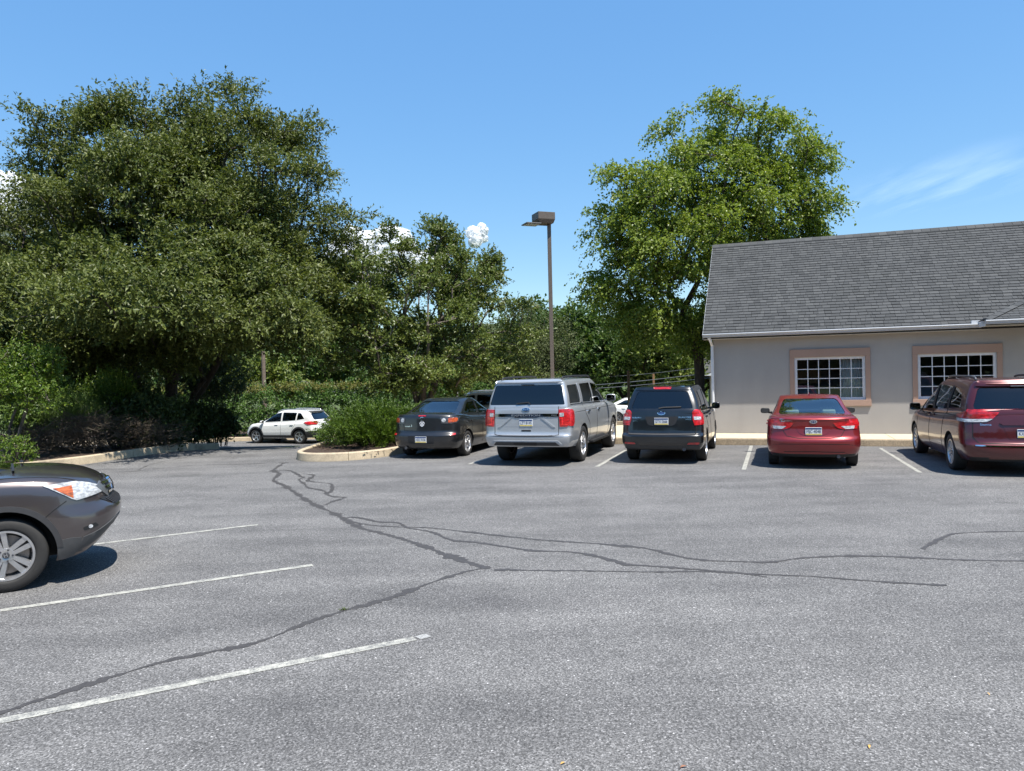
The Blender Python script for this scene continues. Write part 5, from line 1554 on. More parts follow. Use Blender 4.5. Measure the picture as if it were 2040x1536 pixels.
# ---- dark saloon ------------------------------------------------------------
def dark_saloon():
    S = dict(L=4.49, W=1.755, H=1.465, wb=2.64, rOH=0.96, wheel=0.635, tyre_w=0.205, spokes=(5, 1), sw0=0.075, sw1=0.09, inset=0.02,
             zt=[(0, 1.05), (0.15, 1.075), (0.55, 1.08), (0.9, 1.06), (1.4, 1.00), (2.6, 0.95), (3.25, 0.95), (3.5, 0.96), (4.05, 0.86), (4.35, 0.74), (4.49, 0.62)],
             zb=[(0, 0.25), (0.5, 0.25), (1.3, 0.21), (3.2, 0.20), (4.1, 0.21), (4.49, 0.22)],
             plan=[(0, 0.975), (0.9, 1.0), (3.6, 1.0), (4.49, 0.94)],
             lev=[(0, 0.80, 0.10, 0.16), (0.10, 0.84, 0.03, 0.06), (0.25, 0.872, 0.0, 0.0), (0.40, 0.8775, 0.0, 0.0), (0.44, 0.876, 0.035, 0.003), (0.50, 0.872, 0.085, 0.01),
                  (0.65, 0.866, 0.095, 0.04), (0.82, 0.85, 0.105, 0.09), (0.95, 0.81, 0.115, 0.14), (1.0, 0.77, 0.14, 0.18)],
             ends=(0.40, 2.8, 0.6, 2.3), gends=(0.30, 3.2, 0.5, 2.8), crown=0.03, fade=0.15,
             gh=[(0, 0.52, 3.55, 0.77), (0.3, 0.76, 3.18, 0.73), (0.6, 1.02, 2.82, 0.665), (0.85, 1.26, 2.52, 0.62), (1.0, 1.48, 2.32, 0.58)],
             roof=[(0.5, 1.36), (1.1, 1.42), (1.6, 1.435), (2.1, 1.435), (2.7, 1.40), (3.5, 1.28)], rcrown=0.03,
             side_win=[[(0.98, 1.09), (1.95, 1.05), (1.95, 1.345), (1.48, 1.33)], [(2.05, 1.045), (3.02, 1.02), (2.52, 1.30), (2.05, 1.35)]],
             rear_win=[(0.63, 1.115), (0.51, 1.375)], front_win=[(0.62, 1.02), (0.46, 1.36)])
    M = mats((0.008, 0.0083, 0.0095), G_MID, glass('dark_saloon_rear_glass', (0.30, 0.36, 0.34)), SEAT_D, pname='paint_charcoal', metal=0.1, rough=0.36)
    c = Car('parked_car', S, M)
    c.pair('tail_lamp', [('rear', [(0.47, 1.01), (0.62, 1.03), (0.82, 1.01), (0.83, 0.88), (0.70, 0.855), (0.50, 0.87)]), ('L', [(0.22, 0.88), (0.20, 1.02), (0.46, 1.01), (0.40, 0.91)])], M['darklens'], off=0.010, thick=0.014)
    c.pair('reversing_lamp', [('rear', [(0.555 + 0.05 * math.cos(a), 0.945 + 0.05 * math.sin(a)) for a in np.linspace(0, 6.283, 18, endpoint=False)])], M['clear'], off=0.016, thick=0.006)
    c.pair('brake_lamp', [('rear', [(0.655, 0.99), (0.80, 1.0), (0.815, 0.90), (0.66, 0.885)]), ('L', [(0.24, 0.895), (0.22, 1.0), (0.40, 0.985), (0.36, 0.92)])], lens('tail_lens_orange', (0.40, 0.07, 0.02)), off=0.015, thick=0.006)
    c.pair('reflector', [('rear', rounded([(0.72, 0.62), (0.82, 0.63), (0.83, 0.585), (0.72, 0.58)], .012))], M['red'], off=0.006, thick=0.008)
    c.line('panel_gap', 'rear', [(0.50, 1.06), (0.52, 0.85), (0.50, 0.70), (0, 0.68), (-0.50, 0.70), (-0.52, 0.85), (-0.50, 1.06)], 0.010, M['seam'])
    c.patch('plate_recess', [('rear', rounded([(-0.36, 0.57), (0.36, 0.57), (0.34, 0.38), (-0.34, 0.38)], .03))], M['dark'], off=0.003, thick=0.006)
    c.plate('rear', (0, 0.48), 'HDC·9106', M)
    c.patch('emblem', [('rear', [(0.065 * math.cos(a), 0.975 + 0.055 * math.sin(a)) for a in np.linspace(0, 6.283, 24, endpoint=False)])], M['chrome'], off=0.012, thick=0.014)
    c.patch('emblem_field', [('rear', [(0.052 * math.cos(a), 0.975 + 0.042 * math.sin(a)) for a in np.linspace(0, 6.283, 20, endpoint=False)])], M['dark'], off=0.0135, thick=0.004)
    c.line('emblem_wing', 'rear', [(0.05, 0.995), (0.02, 0.985), (0, 0.965), (-0.02, 0.985), (-0.05, 0.995)], 0.014, M['chrome'], off=.017)
    # pale octopus-like sticker under the emblem: rings of a ribbon
    for dy, dz, k in ((0, 0.905, .028), (.035, .875, .024), (-.035, .875, .024), (.026, .835, .022), (-.026, .835, .022), (0, .815, .018)):
        an = np.linspace(0, 6.283, 15)
        c.line('sticker', 'rear', [(dy + k * math.cos(a), dz + k * math.sin(a)) for a in an], 0.012, M['white'], off=.012, thick=.006)
    c.text('maker_badge', 'rear', 'mazda', (0.40, 0.80), 0.05, M['chrome'], off=0.006, width=0.15)
    c.text('model_badge', 'rear', '3', (0.29, 0.81), 0.07, M['chrome'], off=0.006)
    c.line('brake_lamp', 'rear', [(0.10, 1.055), (-0.10, 1.055)], 0.022, M['red'], off=.012, thick=.014)
    c.mirrors(2.95, 0.83, 1.05, M['paint'], 0.13, 0.20, 0.13)
    c.handles((1.30, 2.25), 0.88, M['paint'])
    sides(c, S, [[(1.20, 1.03), (1.28, 0.80), (1.22, 0.62)], [(2.0, 1.02), (1.98, 0.5), (2.02, 0.28)], [(3.1, 0.96), (3.15, 0.6), (3.12, 0.28)]])
    b = MB(); b.tube([(0.02, 0.42, 0.27), (0.28, 0.42, 0.27)], .035, 12); c.mb('exhaust_pipe', b, M['rim_dark'])
    return c


# ---- white SUV seen from the side ------------------------------------------------------------
def white_suv():
    S = dict(L=4.57, W=1.845, H=1.66, wb=2.66, rOH=0.98, wheel=0.71, tyre_w=0.225, spokes=(5, 1), sw0=0.06, sw1=0.075, inset=0.02, gap=0.07,
             zt=[(0, 1.10), (0.4, 1.12), (1.2, 1.09), (3.1, 1.0), (3.4, 1.02), (3.9, 0.96), (4.3, 0.86), (4.57, 0.70)],
             zb=[(0, 0.33), (0.6, 0.30), (1.4, 0.28), (3.3, 0.27), (4.2, 0.28), (4.57, 0.30)],
             plan=[(0, 0.975), (1.0, 1.0), (3.6, 1.0), (4.57, 0.94)],
             lev=[(0, 0.86, 0.12, 0.18), (0.10, 0.89, 0.04, 0.08), (0.28, 0.915, 0.0, 0.01), (0.40, 0.9225, 0.0, 0.0), (0.48, 0.92, 0.06, 0.01), (0.60, 0.917, 0.08, 0.04), (0.85, 0.90, 0.11, 0.12), (1.0, 0.84, 0.16, 0.20)],
             ends=(0.36, 3.0, 0.62, 2.3), gends=(0.25, 3.4, 0.45, 2.8), crown=0.03, fade=0.2,
             gh=[(0, 0.16, 3.62, 0.82), (0.35, 0.29, 3.22, 0.78), (0.7, 0.44, 2.80, 0.715), (0.92, 0.52, 2.52, 0.66), (1.0, 0.44, 2.38, 0.62)],
             roof=[(0.1, 1.56), (0.6, 1.60), (1.3, 1.63), (2.0, 1.635), (2.6, 1.61), (3.6, 1.48)], rcrown=0.03,
             side_win=[[(0.72, 1.23), (1.18, 1.16), (1.15, 1.52), (0.98, 1.50)], [(1.26, 1.15), (2.05, 1.11), (2.05, 1.545), (1.22, 1.53)], [(2.14, 1.105), (3.16, 1.06), (2.64, 1.46), (2.14, 1.545)]],
             rear_win=[(0.66, 1.18), (0.56, 1.50)], front_win=[(0.66, 1.08), (0.54, 1.53)])
    M = mats((0.74, 0.75, 0.74), glass('white_suv_side_glass', (0.13, 0.16, 0.16)), G_TINT, SEAT_D, pname='paint_white', metal=0.0, rough=0.4)
    c = Car('moving_car', S, M)
    for ax in c.axles: arch(c, ax, 0.075, 0.42, M['plastic'])
    for sd in ('L', 'R'):
        c.patch('sill_trim', [(sd, [(1.38, 0.30), (3.24, 0.29), (3.22, 0.42), (1.40, 0.43)])], M['plastic'], off=.012, thick=.02)
        c.patch('bumper_trim', [(sd, [(0.06, 0.34), (0.60, 0.32), (0.58, 0.60), (0.30, 0.66), (0.06, 0.66)])], M['plastic'], off=.010, thick=.016)
        c.patch('bumper_trim', [(sd, [(4.02, 0.29), (4.50, 0.31), (4.50, 0.42), (4.06, 0.44)])], M['plastic'], off=.010, thick=.016)
    c.patch('rear_bumper_trim', [('rear', [(-0.80, 0.36), (0.80, 0.36), (0.84, 0.66), (-0.84, 0.66)])], M['plastic'], off=.010, thick=.014)
    c.pair('tail_lamp', [('rear', [(0.45, 1.07), (0.80, 1.12), (0.84, 0.96), (0.60, 0.95)]), ('L', [(0.20, 0.96), (0.18, 1.12), (0.52, 1.10), (0.70, 1.05), (0.46, 0.95)])], M['red'], off=.02, thick=.03)
    c.pair('headlamp', [('front', [(0.42, 0.80), (0.74, 0.90), (0.82, 0.90), (0.80, 0.76)]), ('L', [(4.36, 0.78), (4.30, 0.90), (3.92, 0.965), (4.02, 0.86)])], M['clear'], off=.008, thick=.014)
    c.plate('rear', (0, 0.80), 'JNR·3351', M)
    c.mirrors(3.14, 0.88, 1.08, M['paint'], 0.15, 0.20, 0.14)
    c.handles((1.42, 2.36), 0.95, M['paint'])
    sides(c, S, [[(1.20, 1.14), (1.22, 0.95), (1.40, 0.72), (1.42, 0.44)], [(2.10, 1.10), (2.08, 0.5), (2.12, 0.44)], [(3.22, 1.03), (3.26, 0.7), (3.20, 0.44)]])
    c.rails(0.7, 2.5, 0.56, CM['rim'], 0.05, 0.018)
    return c


# ---- grey-brown SUV nose in the foreground ------------------------------------------------------------
def grey_suv():
    S = dict(L=4.52, W=1.82, H=1.68, wb=2.62, rOH=0.88, wheel=0.715, tyre_w=0.225, rim=0.243, spokes=(5, 2), sw0=0.048, sw1=0.062, tw=.36, tw0=.66, cap_letter='H', inset=0.025, gap=0.075, steer=0.0, wheel_roll=0.25,
             zt=[(0, 1.12), (0.4, 1.10), (1.2, 1.07), (3.1, 1.04), (3.45, 1.10), (3.7, 1.09), (4.05, 1.05), (4.28, 1.00), (4.42, 0.95), (4.52, 0.88)],
             zb=[(0, 0.33), (0.6, 0.30), (1.4, 0.27), (3.3, 0.25), (3.9, 0.25), (4.15, 0.29), (4.36, 0.42), (4.52, 0.55)],
             plan=[(0, 0.975), (1.0, 1.0), (3.7, 1.0), (4.2, 0.985), (4.52, 0.95)],
             lev=[(0, 0.875, 0.12, 0.10), (0.12, 0.895, 0.04, 0.035), (0.26, 0.905, 0.0, 0.0), (0.40, 0.91, 0.0, 0.0), (0.52, 0.91, 0.05, 0.015), (0.60, 0.908, 0.07, 0.06), (0.68, 0.905, 0.08, 0.10),
                  (0.80, 0.895, 0.10, 0.11), (0.90, 0.875, 0.13, 0.13), (0.96, 0.845, 0.15, 0.155), (1.0, 0.80, 0.16, 0.20)],
             ends=(0.36, 3.0, 0.66, 2.5), gends=(0.25, 3.4, 0.40, 2.8), crown=0.055, fade=0.30,
             gh=[(0, 0.16, 3.56, 0.80), (0.35, 0.27, 3.22, 0.77), (0.7, 0.42, 2.85, 0.70), (0.92, 0.52, 2.60, 0.645), (1.0, 0.50, 2.48, 0.60)],
             roof=[(0.1, 1.58), (0.6, 1.62), (1.3, 1.65), (2.0, 1.655), (2.6, 1.63), (3.6, 1.50)], rcrown=0.03,
             side_win=[[(0.72, 1.23), (1.18, 1.17), (1.15, 1.53), (0.98, 1.51)], [(1.26, 1.16), (2.05, 1.12), (2.05, 1.555), (1.22, 1.54)], [(2.14, 1.115), (3.12, 1.09), (2.66, 1.48), (2.14, 1.555)]],
             rear_win=[(0.66, 1.18), (0.56, 1.50)], front_win=[(0.68, 1.13), (0.54, 1.55)])
    M = mats((0.105, 0.090, 0.090), G_CLEAR, G_TINT, SEAT_D, pname='paint_grey_brown', metal=0.7, rough=0.28)
    c = Car('parked_car', S, M)
    for ax in c.axles: arch(c, ax, 0.052, 0.433, CM['plastic'], a0=4, a1=182, off=0.014)
    fl = c.axles[1]
    # lower bumper apron and sill in grey plastic
    apron = plain('apron_plastic', (0.055, 0.056, 0.058), 0.5, bmp=0.05)
    for sd in ('L', 'R'):
        c.patch('sill_trim', [(sd, [(1.40, 0.28), (3.14, 0.27), (3.12, 0.40), (1.42, 0.41)])], apron, off=.012, thick=.02)
    c.pair('apron', [('L', [(fl + 0.435, 0.26), (fl + 0.43, 0.455), (fl + 0.55, 0.47), (fl + 0.64, 0.46), (fl + 0.64, 0.28)])], apron, off=.010, thick=.02)
    c.patch('apron', [('front', [(-0.84, 0.32), (-0.5, 0.50), (0.5, 0.50), (0.84, 0.32), (0.84, 0.46), (0.66, 0.53), (0.50, 0.585), (-0.50, 0.585), (-0.66, 0.53), (-0.84, 0.46)])], apron, off=.010, thick=.02)
    # headlamps: clear shell with amber turn signal at the outer end
    q = lambda x, y, z, a=42.0: ((x - 2.26) * math.sin(R(a)) - y * math.cos(R(a)), z)
    c.pair('headlamp', [(42.0, [q(3.86, .90, 1.005), q(3.98, .89, .93), q(4.10, .87, .855), q(4.14, .85, .835), q(4.28, .77, .85), q(4.40, .60, .87), q(4.42, .52, .89),
                                q(4.38, .58, .93), q(4.28, .70, .985), q(4.16, .78, 1.015), q(4.02, .84, 1.02)])], M['clear'], off=.010, thick=.02)
    c.pair('turn_signal', [(42.0, [q(3.93, .89, .975), q(4.02, .88, .915), q(4.115, .865, .86), q(4.115, .845, .985)])], M['amber'], off=.014, thick=.006)
    # grille with chrome blades and emblem
    c.patch('grille', [('front', rounded([(-0.46, 0.965), (0.46, 0.965), (0.38, 0.80), (-0.38, 0.80)], .03))], M['dark'], off=.006, thick=.01)
    for z, w in ((0.935, 0.46), (0.885, 0.43), (0.83, 0.38)):
        c.line('grille_bar', 'front', [(-w, z + .01), (0, z), (w, z + .01)], 0.022, M['chrome'], off=.022, thick=.02)
    c.patch('emblem', [('front', rounded([(-0.085, 0.955), (0.085, 0.955), (0.065, 0.825), (-0.065, 0.825)], .02))], M['chrome'], off=.04, thick=.03)
    c.text('emblem_letter', 'front', 'H', (0, 0.89), 0.11, M['dark'], off=.042, width=0.09)
    c.pair('grille_wing', [('front', [(0.44, 0.97), (0.60, 0.935), (0.52, 0.86), (0.40, 0.79), (0.36, 0.85)])], plain('satin_silver', (0.30, 0.30, 0.31), 0.3, 0.7), off=.012, thick=.016)
    c.patch('lower_grille', [('front', rounded([(-0.60, 0.805), (0.60, 0.805), (0.44, 0.715), (-0.44, 0.715)], .02))], M['dark'], off=.006, thick=.008)
    for x in np.arange(-0.5, 0.51, 0.05):
        c.line('mesh_bar', 'front', [(x, 0.795), (x + .02, 0.73)], 0.012, M['plastic'], off=.014, thick=.01)
    # fog lamps
    c.pair('fog_lamp', [(50.0, rounded([q(4.24, .74, .585, 50), q(4.12, .80, .555, 50), q(4.13, .80, .52, 50), q(4.28, .72, .545, 50)], .015))], M['dark'], off=.005, thick=.008)
    c.pair('fog_lens', [(50.0, [(q(4.19, .77, 0, 50)[0] + 0.022 * math.cos(a), 0.553 + 0.018 * math.sin(a)) for a in np.linspace(0, 6.283, 14, endpoint=False)])], M['clear'], off=.010, thick=.006)
    # seams: bonnet edge, bumper to wing
    for sd, s in (('L', 1), ('R', -1)):
        c.line('panel_gap', sd, [(fl + 0.34, 0.70), (fl + 0.42, 0.77), (fl + 0.52, 0.84)], 0.008, M['seam'])
        c.line('panel_gap', sd, [(3.20, 1.08), (3.25, 0.7), (3.20, 0.42)], 0.009, M['seam'])
        c.line('panel_gap', sd, [(2.10, 1.10), (2.08, 0.42)], 0.009, M['seam'])
        c.line('panel_gap', 'top', [(3.42, s * 0.80), (3.85, s * 0.775), (4.15, s * 0.69), (4.32, s * 0.52)], 0.010, M['seam'])
    c.line('wiper', 'top', [(3.52, 0.66), (3.58, 0.10)], 0.02, M['dark'], off=.03, thick=.02)
    c.line('wiper', 'top', [(3.50, -0.05), (3.56, -0.60)], 0.02, M['dark'], off=.03, thick=.02)
    c.mirrors(3.10, 0.87, 1.11, M['paint'], 0.15, 0.20, 0.16)
    c.handles((1.42, 2.36), 0.97, M['paint'])
    b = MB(); b.box((0.5, -0.55, 0.26), (4.1, 0.55, 0.36)); c.mb('underbody', b, M['dark'])
    return c


# ---- cars of the lower lot ------------------------------------------------------------
def far_saloon():
    S = dict(L=4.75, W=1.80, H=1.46, wb=2.72, rOH=1.03, wheel=0.65, tyre_w=0.205, spokes=(5, 1), inset=0.02,
             zt=[(0, 1.0), (0.5, 1.04), (1.2, 1.0), (2.6, 0.95), (3.4, 0.95), (3.7, 0.95), (4.3, 0.84), (4.6, 0.72), (4.75, 0.6)],
             zb=[(0, 0.25), (0.5, 0.25), (1.3, 0.21), (3.4, 0.20), (4.3, 0.21), (4.75, 0.22)],
             lev=[(0, 0.80, 0.12, 0.16), (0.10, 0.85, 0.03, 0.06), (0.28, 0.885, 0.0, 0.0), (0.45, 0.90, 0.02, 0.0), (0.60, 0.895, 0.07, 0.03), (0.85, 0.87, 0.10, 0.10), (1.0, 0.79, 0.14, 0.18)],
             ends=(0.42, 2.7, 0.62, 2.3), gends=(0.30, 3.2, 0.5, 2.8), crown=0.03, fade=0.2,
             gh=[(0, 0.50, 3.85, 0.785), (0.3, 0.76, 3.45, 0.745), (0.6, 1.02, 3.05, 0.68), (0.85, 1.28, 2.72, 0.61), (1.0, 1.50, 2.50, 0.54)],
             roof=[(0.5, 1.36), (1.1, 1.41), (1.7, 1.43), (2.3, 1.43), (2.9, 1.40), (3.8, 1.26)], rcrown=0.03,
             side_win=[[(1.0, 1.06), (2.05, 1.02), (2.05, 1.34), (1.5, 1.32)], [(2.16, 1.015), (3.28, 0.995), (2.72, 1.30), (2.16, 1.34)]],
             rear_win=[(0.60, 1.10), (0.44, 1.37)], front_win=[(0.64, 1.02), (0.46, 1.36)])
    M = mats((0.70, 0.71, 0.71), glass('far_saloon_glass', (0.25, 0.34, 0.36)), G_MID, SEAT_G, pname='paint_pearl_white', metal=0.1, rough=0.4)
    c = Car('parked_car', S, M)
    c.mirrors(3.16, 0.85, 1.02, M['paint'], 0.14, 0.20, 0.14)
    c.handles((1.42, 2.42), 0.86, M['paint'])
    for sd in ('L', 'R'): c.line('rub_strip', sd, [(1.35, 0.55), (3.3, 0.53)], 0.05, M['rim'], off=.012, thick=.014)
    c.pair('headlamp', [('L', [(4.5, 0.66), (4.46, 0.76), (4.2, 0.83), (4.26, 0.72)])], M['clear'], off=.008, thick=.014)
    c.pair('tail_lamp', [('L', [(0.20, 0.80), (0.20, 0.98), (0.50, 0.98), (0.44, 0.84)])], M['red'], off=.008, thick=.014)
    sides(c, S, [[(2.10, 1.0), (2.08, 0.28)], [(3.38, 0.95), (3.40, 0.6), (3.36, 0.28)], [(1.25, 1.0), (1.40, 0.75), (1.38, 0.6)]])
    return c


def far_suv():
    S = dict(L=4.85, W=1.90, H=1.74, wb=2.78, rOH=1.02, wheel=0.73, tyre_w=0.235, spokes=(5, 2), inset=0.02, gap=0.06,
             zt=[(0, 1.16), (0.5, 1.15), (1.5, 1.11), (3.3, 1.07), (3.7, 1.09), (4.3, 1.02), (4.7, 0.90), (4.85, 0.78)],
             zb=[(0, 0.34), (0.6, 0.31), (1.4, 0.29), (3.5, 0.28), (4.3, 0.30), (4.85, 0.34)],
             lev=[(0, 0.86, 0.12, 0.14), (0.10, 0.90, 0.03, 0.05), (0.28, 0.94, 0.0, 0.0), (0.45, 0.95, 0.03, 0.0), (0.60, 0.945, 0.08, 0.03), (0.85, 0.92, 0.11, 0.10), (1.0, 0.85, 0.15, 0.18)],
             ends=(0.36, 3.2, 0.6, 2.5), gends=(0.22, 3.6, 0.42, 2.8), crown=0.03, fade=0.2,
             gh=[(0, 0.15, 3.85, 0.84), (0.35, 0.25, 3.45, 0.80), (0.7, 0.37, 3.05, 0.735), (0.92, 0.44, 2.80, 0.68), (1.0, 0.42, 2.66, 0.64)],
             roof=[(0.1, 1.67), (0.5, 1.69), (1.4, 1.71), (2.2, 1.71), (2.8, 1.69), (3.8, 1.57)], rcrown=0.03,
             side_win=[[(0.58, 1.22), (1.15, 1.20), (1.15, 1.59), (0.82, 1.57)], [(1.25, 1.195), (2.18, 1.17), (2.18, 1.61), (1.25, 1.60)], [(2.28, 1.165), (3.40, 1.14), (2.92, 1.53), (2.28, 1.61)]],
             rear_win=[(0.68, 1.22), (0.57, 1.60)], front_win=[(0.68, 1.16), (0.55, 1.61)])
    M = mats((0.016, 0.022, 0.024), G_TINT, G_TINT, SEAT_D, pname='paint_black_green', metal=0.2, rough=0.35)
    c = Car('parked_car', S, M)
    c.mirrors(3.36, 0.90, 1.18, M['dark'], 0.15, 0.22, 0.18)
    c.handles((1.45, 2.45), 1.0, M['paint'])
    c.rails(0.6, 2.8, 0.60, CM['rim'], 0.05, 0.018)
    c.pair('headlamp', [('L', [(4.6, 0.82), (4.56, 0.92), (4.3, 0.97), (4.36, 0.86)])], M['clear'], off=.008, thick=.014)
    c.pair('tail_lamp', [('L', [(0.20, 0.90), (0.20, 1.10), (0.45, 1.08), (0.40, 0.92)])], M['red'], off=.008, thick=.014)
    sides(c, S, [[(2.23, 1.15), (2.22, 0.34)], [(3.48, 1.08), (3.5, 0.7), (3.46, 0.34)], [(1.20, 1.15), (1.42, 0.85), (1.42, 0.6)]])
    return c


# ------------------------------------------------------------------ put the cars in their places
GRP = 'cars parked in the lot'
def place(fn, label, axle, sgn, pt, heading, z=0.0, cat='car', tilt=None, group=GRP):
    c = fn()
    r_ = c.place_by_wheel(axle, sgn, pt, heading, z, tilt)
    tag(r_, label, cat, group)
    return c
HD = 19.4
place(grey_suv, 'grey-brown SUV cut by the left edge, its front end showing', 1, -1, (-4.99, 7.23), 61.2, cat='suv')
place(red_saloon, 'bright red saloon parked under the first window', 0, -1, (6.98, 15.2), HD)
place(black_suv, 'black SUV between the silver SUV and the red saloon', 0, -1, (4.27, 16.65), HD, cat='suv')
place(silver_suv, 'big silver SUV with running boards in front of the lamp post', 0, -1, (1.54, 17.0), HD, cat='suv')
place(dark_saloon, 'charcoal saloon with a pale sticker on its boot beside the island', 0, -1, (-1.22, 18.75), HD - 1)
place(red_van, 'dark red people carrier cut by the right edge', 0, 1, (8.47, 14.2), HD - 2, cat='van')
place(white_suv, 'white SUV driving along the lower lane by the hedge', 1, 1, (-12.95, 37.4), -68, z=gh(-11, 37.5), cat='suv', group=None)
place(far_saloon, 'white saloon in the lower lot behind the silver SUV', 1, -1, (8.6, 41.6), 97, z=gh(7, 42))
place(far_suv, 'black-green SUV in the lower lot, only its roof and windows showing', 1, 1, (-3.1, 31.6), -78, z=gh(-1.5, 32) - .05, cat='suv')

# ------------------------------------------------------------------ lamp post
lp = (1.37, 25.0)
M_BRZ = plain('bronze_paint', (0.115, 0.092, 0.074), 0.45, 0.1, var=.15)
root = tag(empty('lamp_post', (lp[0], lp[1], gh(*lp))), 'tall square bronze lamp post with a shoebox light behind the silver SUV', 'lamp post')
q = MB(); q.tube([(0, 0, 0), (0, 0, .75)], [.28, .26], 20); q.build('base', M_WALK, root)
q = MB(); q.box((-.064, -.064, .7), (.064, .064, 7.05)); pole = q.build('pole', M_BRZ, root, bevel=.012)
q = MB(); q.box((-.13, -.13, .75), (.13, .13, .79)); q.build('base_plate', M_BRZ, root)
hd = empty('lamp_head', (0, 0, 7.05), R(200), root)
q = MB()
V = [(-.10, -.30, .02), (.52, -.30, .02), (.52, .30, .02), (-.10, .30, .02), (-.10, -.30, .33), (.52, -.30, .33), (.52, .30, .33), (-.10, .30, .33)]
q.box((-.10, -.30, .12), (.50, .30, .36))
q.add([(-.06, -.24, .0), (.40, -.24, .0), (.40, .24, .0), (-.06, .24, .0), (-.10, -.30, .118), (.50, -.30, .118), (.50, .30, .118), (-.10, .30, .118)], [[0, 3, 2, 1], [4, 5, 6, 7], [0, 1, 5, 4], [1, 2, 6, 5], [2, 3, 7, 6], [3, 0, 4, 7]])
q.build('housing', M_BRZ, hd, bevel=.008)
q = MB(); q.box((.38, -.26, -.035), (.90, .26, -.002)); fr = q.build('lens_door', plain('lamp_door', (0.16, 0.15, 0.14), 0.4, .3), hd, bevel=.006)
q = MB(); q.box((.42, -.20, -.048), (.86, .20, -.036)); q.build('lens', plain('lamp_lens', (0.40, 0.41, 0.42), 0.2), hd)

# ------------------------------------------------------------------ poles, posts, wires
M_POLE = plain('weathered_pole', (0.17, 0.13, 0.10), 0.9, var=.3, scale=8, bmp=.4); M_POST = plain('rusty_post', (0.22, 0.12, 0.055), 0.8, var=.3); M_GPOLE = plain('galvanised', (0.24, 0.235, 0.225), 0.6, .3)
def up_at(u, v, D): return ((u - 1020 - ROLL * (v - HORIZON)) * D / F_PX, D, CAM_H + (HORIZON - ROLL * (u - 1020) - v) * D / F_PX)
def pole(name, u, vtop, D, r0, r1, mat, label, cat='utility pole', group=None, square=False, zbase=None):
    x, y, z = up_at(u, vtop, D)
    g = gh(x, y)
    q = MB()
    if square: q.box((-r0, -r0, -.2), (r0, r0, z - g))
    else: q.tube([(0, 0, -.2), (0, 0, (z - g) * .5), (0, 0, z - g)], [r0, (r0 + r1) / 2, r1], 12)
    o = q.build(name, mat, None, (x, y, g), bevel=.01 if square else 0)
    return tag(o, label, cat, group), (x, y, z)
pole('utility_pole', 525, 700, 43, .13, .11, M_POLE, 'old brown wooden pole rising over the hedge')
pole('utility_pole', 1332, 640, 47, .09, .07, M_GPOLE, 'tall thin grey pole among the trees behind the black SUV')
pole('sign_post', 1306, 735, 44, .05, .05, M_GPOLE, 'thin grey post close beside the shorter brown post', 'post')
pole('wooden_post', 1252, 738, 34, .055, .055, M_POST, 'rusty brown square post left of the black SUV roof', 'post', 'brown posts', True)
pole('wooden_post', 1302, 745, 40, .055, .055, M_POST, 'shorter rusty brown post above the black SUV roof', 'post', 'brown posts', True)
pole('sign_post', 911, 766, 34, .045, .045, M_GPOLE, 'short grey post by the yellow-green bush right of the twiggy trunk', 'post')
M_WIRE = plain('wire', (0.20, 0.21, 0.22), 0.5)
for i, (a, b_, sag, r_, lab) in enumerate([((980, 772, 50), (1420, 742, 34), .25, .016, 'lowest bright overhead cable behind the black SUV'), ((1000, 778, 48), (1420, 752, 34), .2, .014, 'overhead cable just under the lowest bright one'),
                                     ((1120, 751, 50), (1420, 728, 36), .2, .009, 'thin overhead cable above the brown posts'), ((1130, 703, 50), (1300, 690, 44), .15, .010, 'highest overhead cable right of the lamp post'),
                                     ((560, 752, 46), (860, 772, 44), .3, .010, 'overhead cable above the juniper island'), ((560, 768, 46), (800, 780, 44), .2, .010, 'lower overhead cable above the juniper island')]):
    p, e = Vector(up_at(*a)), Vector(up_at(*b_))
    pts = [p.lerp(e, t) - Vector((0, 0, sag * 4 * t * (1 - t))) for t in np.linspace(0, 1, 14)]
    q = MB(); q.tube(pts, r_, 5); tag(q.build('cable', M_WIRE), lab, 'cable', 'overhead cables')

# ------------------------------------------------------------------ clouds: real, far and large
def cloud_mat():
    m, nt, bs = new_mat('cloud')
    bs.inputs['Base Color'].default_value = (0.92, 0.93, 0.95, 1); bs.inputs['Roughness'].default_value = 1.0; bs.inputs['Specular IOR Level'].default_value = 0
    tr = N(nt, 'ShaderNodeBsdfTranslucent'); tr.inputs[0].default_value = (0.92, 0.94, 0.97, 1)
    tp = N(nt, 'ShaderNodeBsdfTransparent')
    mx = N(nt, 'ShaderNodeMixShader'); mx.inputs[0].default_value = .55
    nt.links.new(bs.outputs[0], mx.inputs[1]); nt.links.new(tr.outputs[0], mx.inputs[2])
    lw = N(nt, 'ShaderNodeLayerWeight', Blend=0.35)
    v = coords(nt, (.004, .004, .004)); n = noise(nt, v, 2.5, 6, .65)
    ad = N(nt, 'ShaderNodeMath', operation='MULTIPLY_ADD'); nt.links.new(n, ad.inputs[0]); ad.inputs[1].default_value = .9; nt.links.new(lw.outputs['Facing'], ad.inputs[2])
    f = ramp(nt, ad.outputs[0], [(0.78, 0.0), (1.14, 1.0)])
    m2 = N(nt, 'ShaderNodeMixShader'); nt.links.new(f, m2.inputs[0]); nt.links.new(mx.outputs[0], m2.inputs[1]); nt.links.new(tp.outputs[0], m2.inputs[2])
    nt.links.new(m2.outputs[0], nt.nodes['Material Output'].inputs[0])
    return m
M_CLD = cloud_mat()
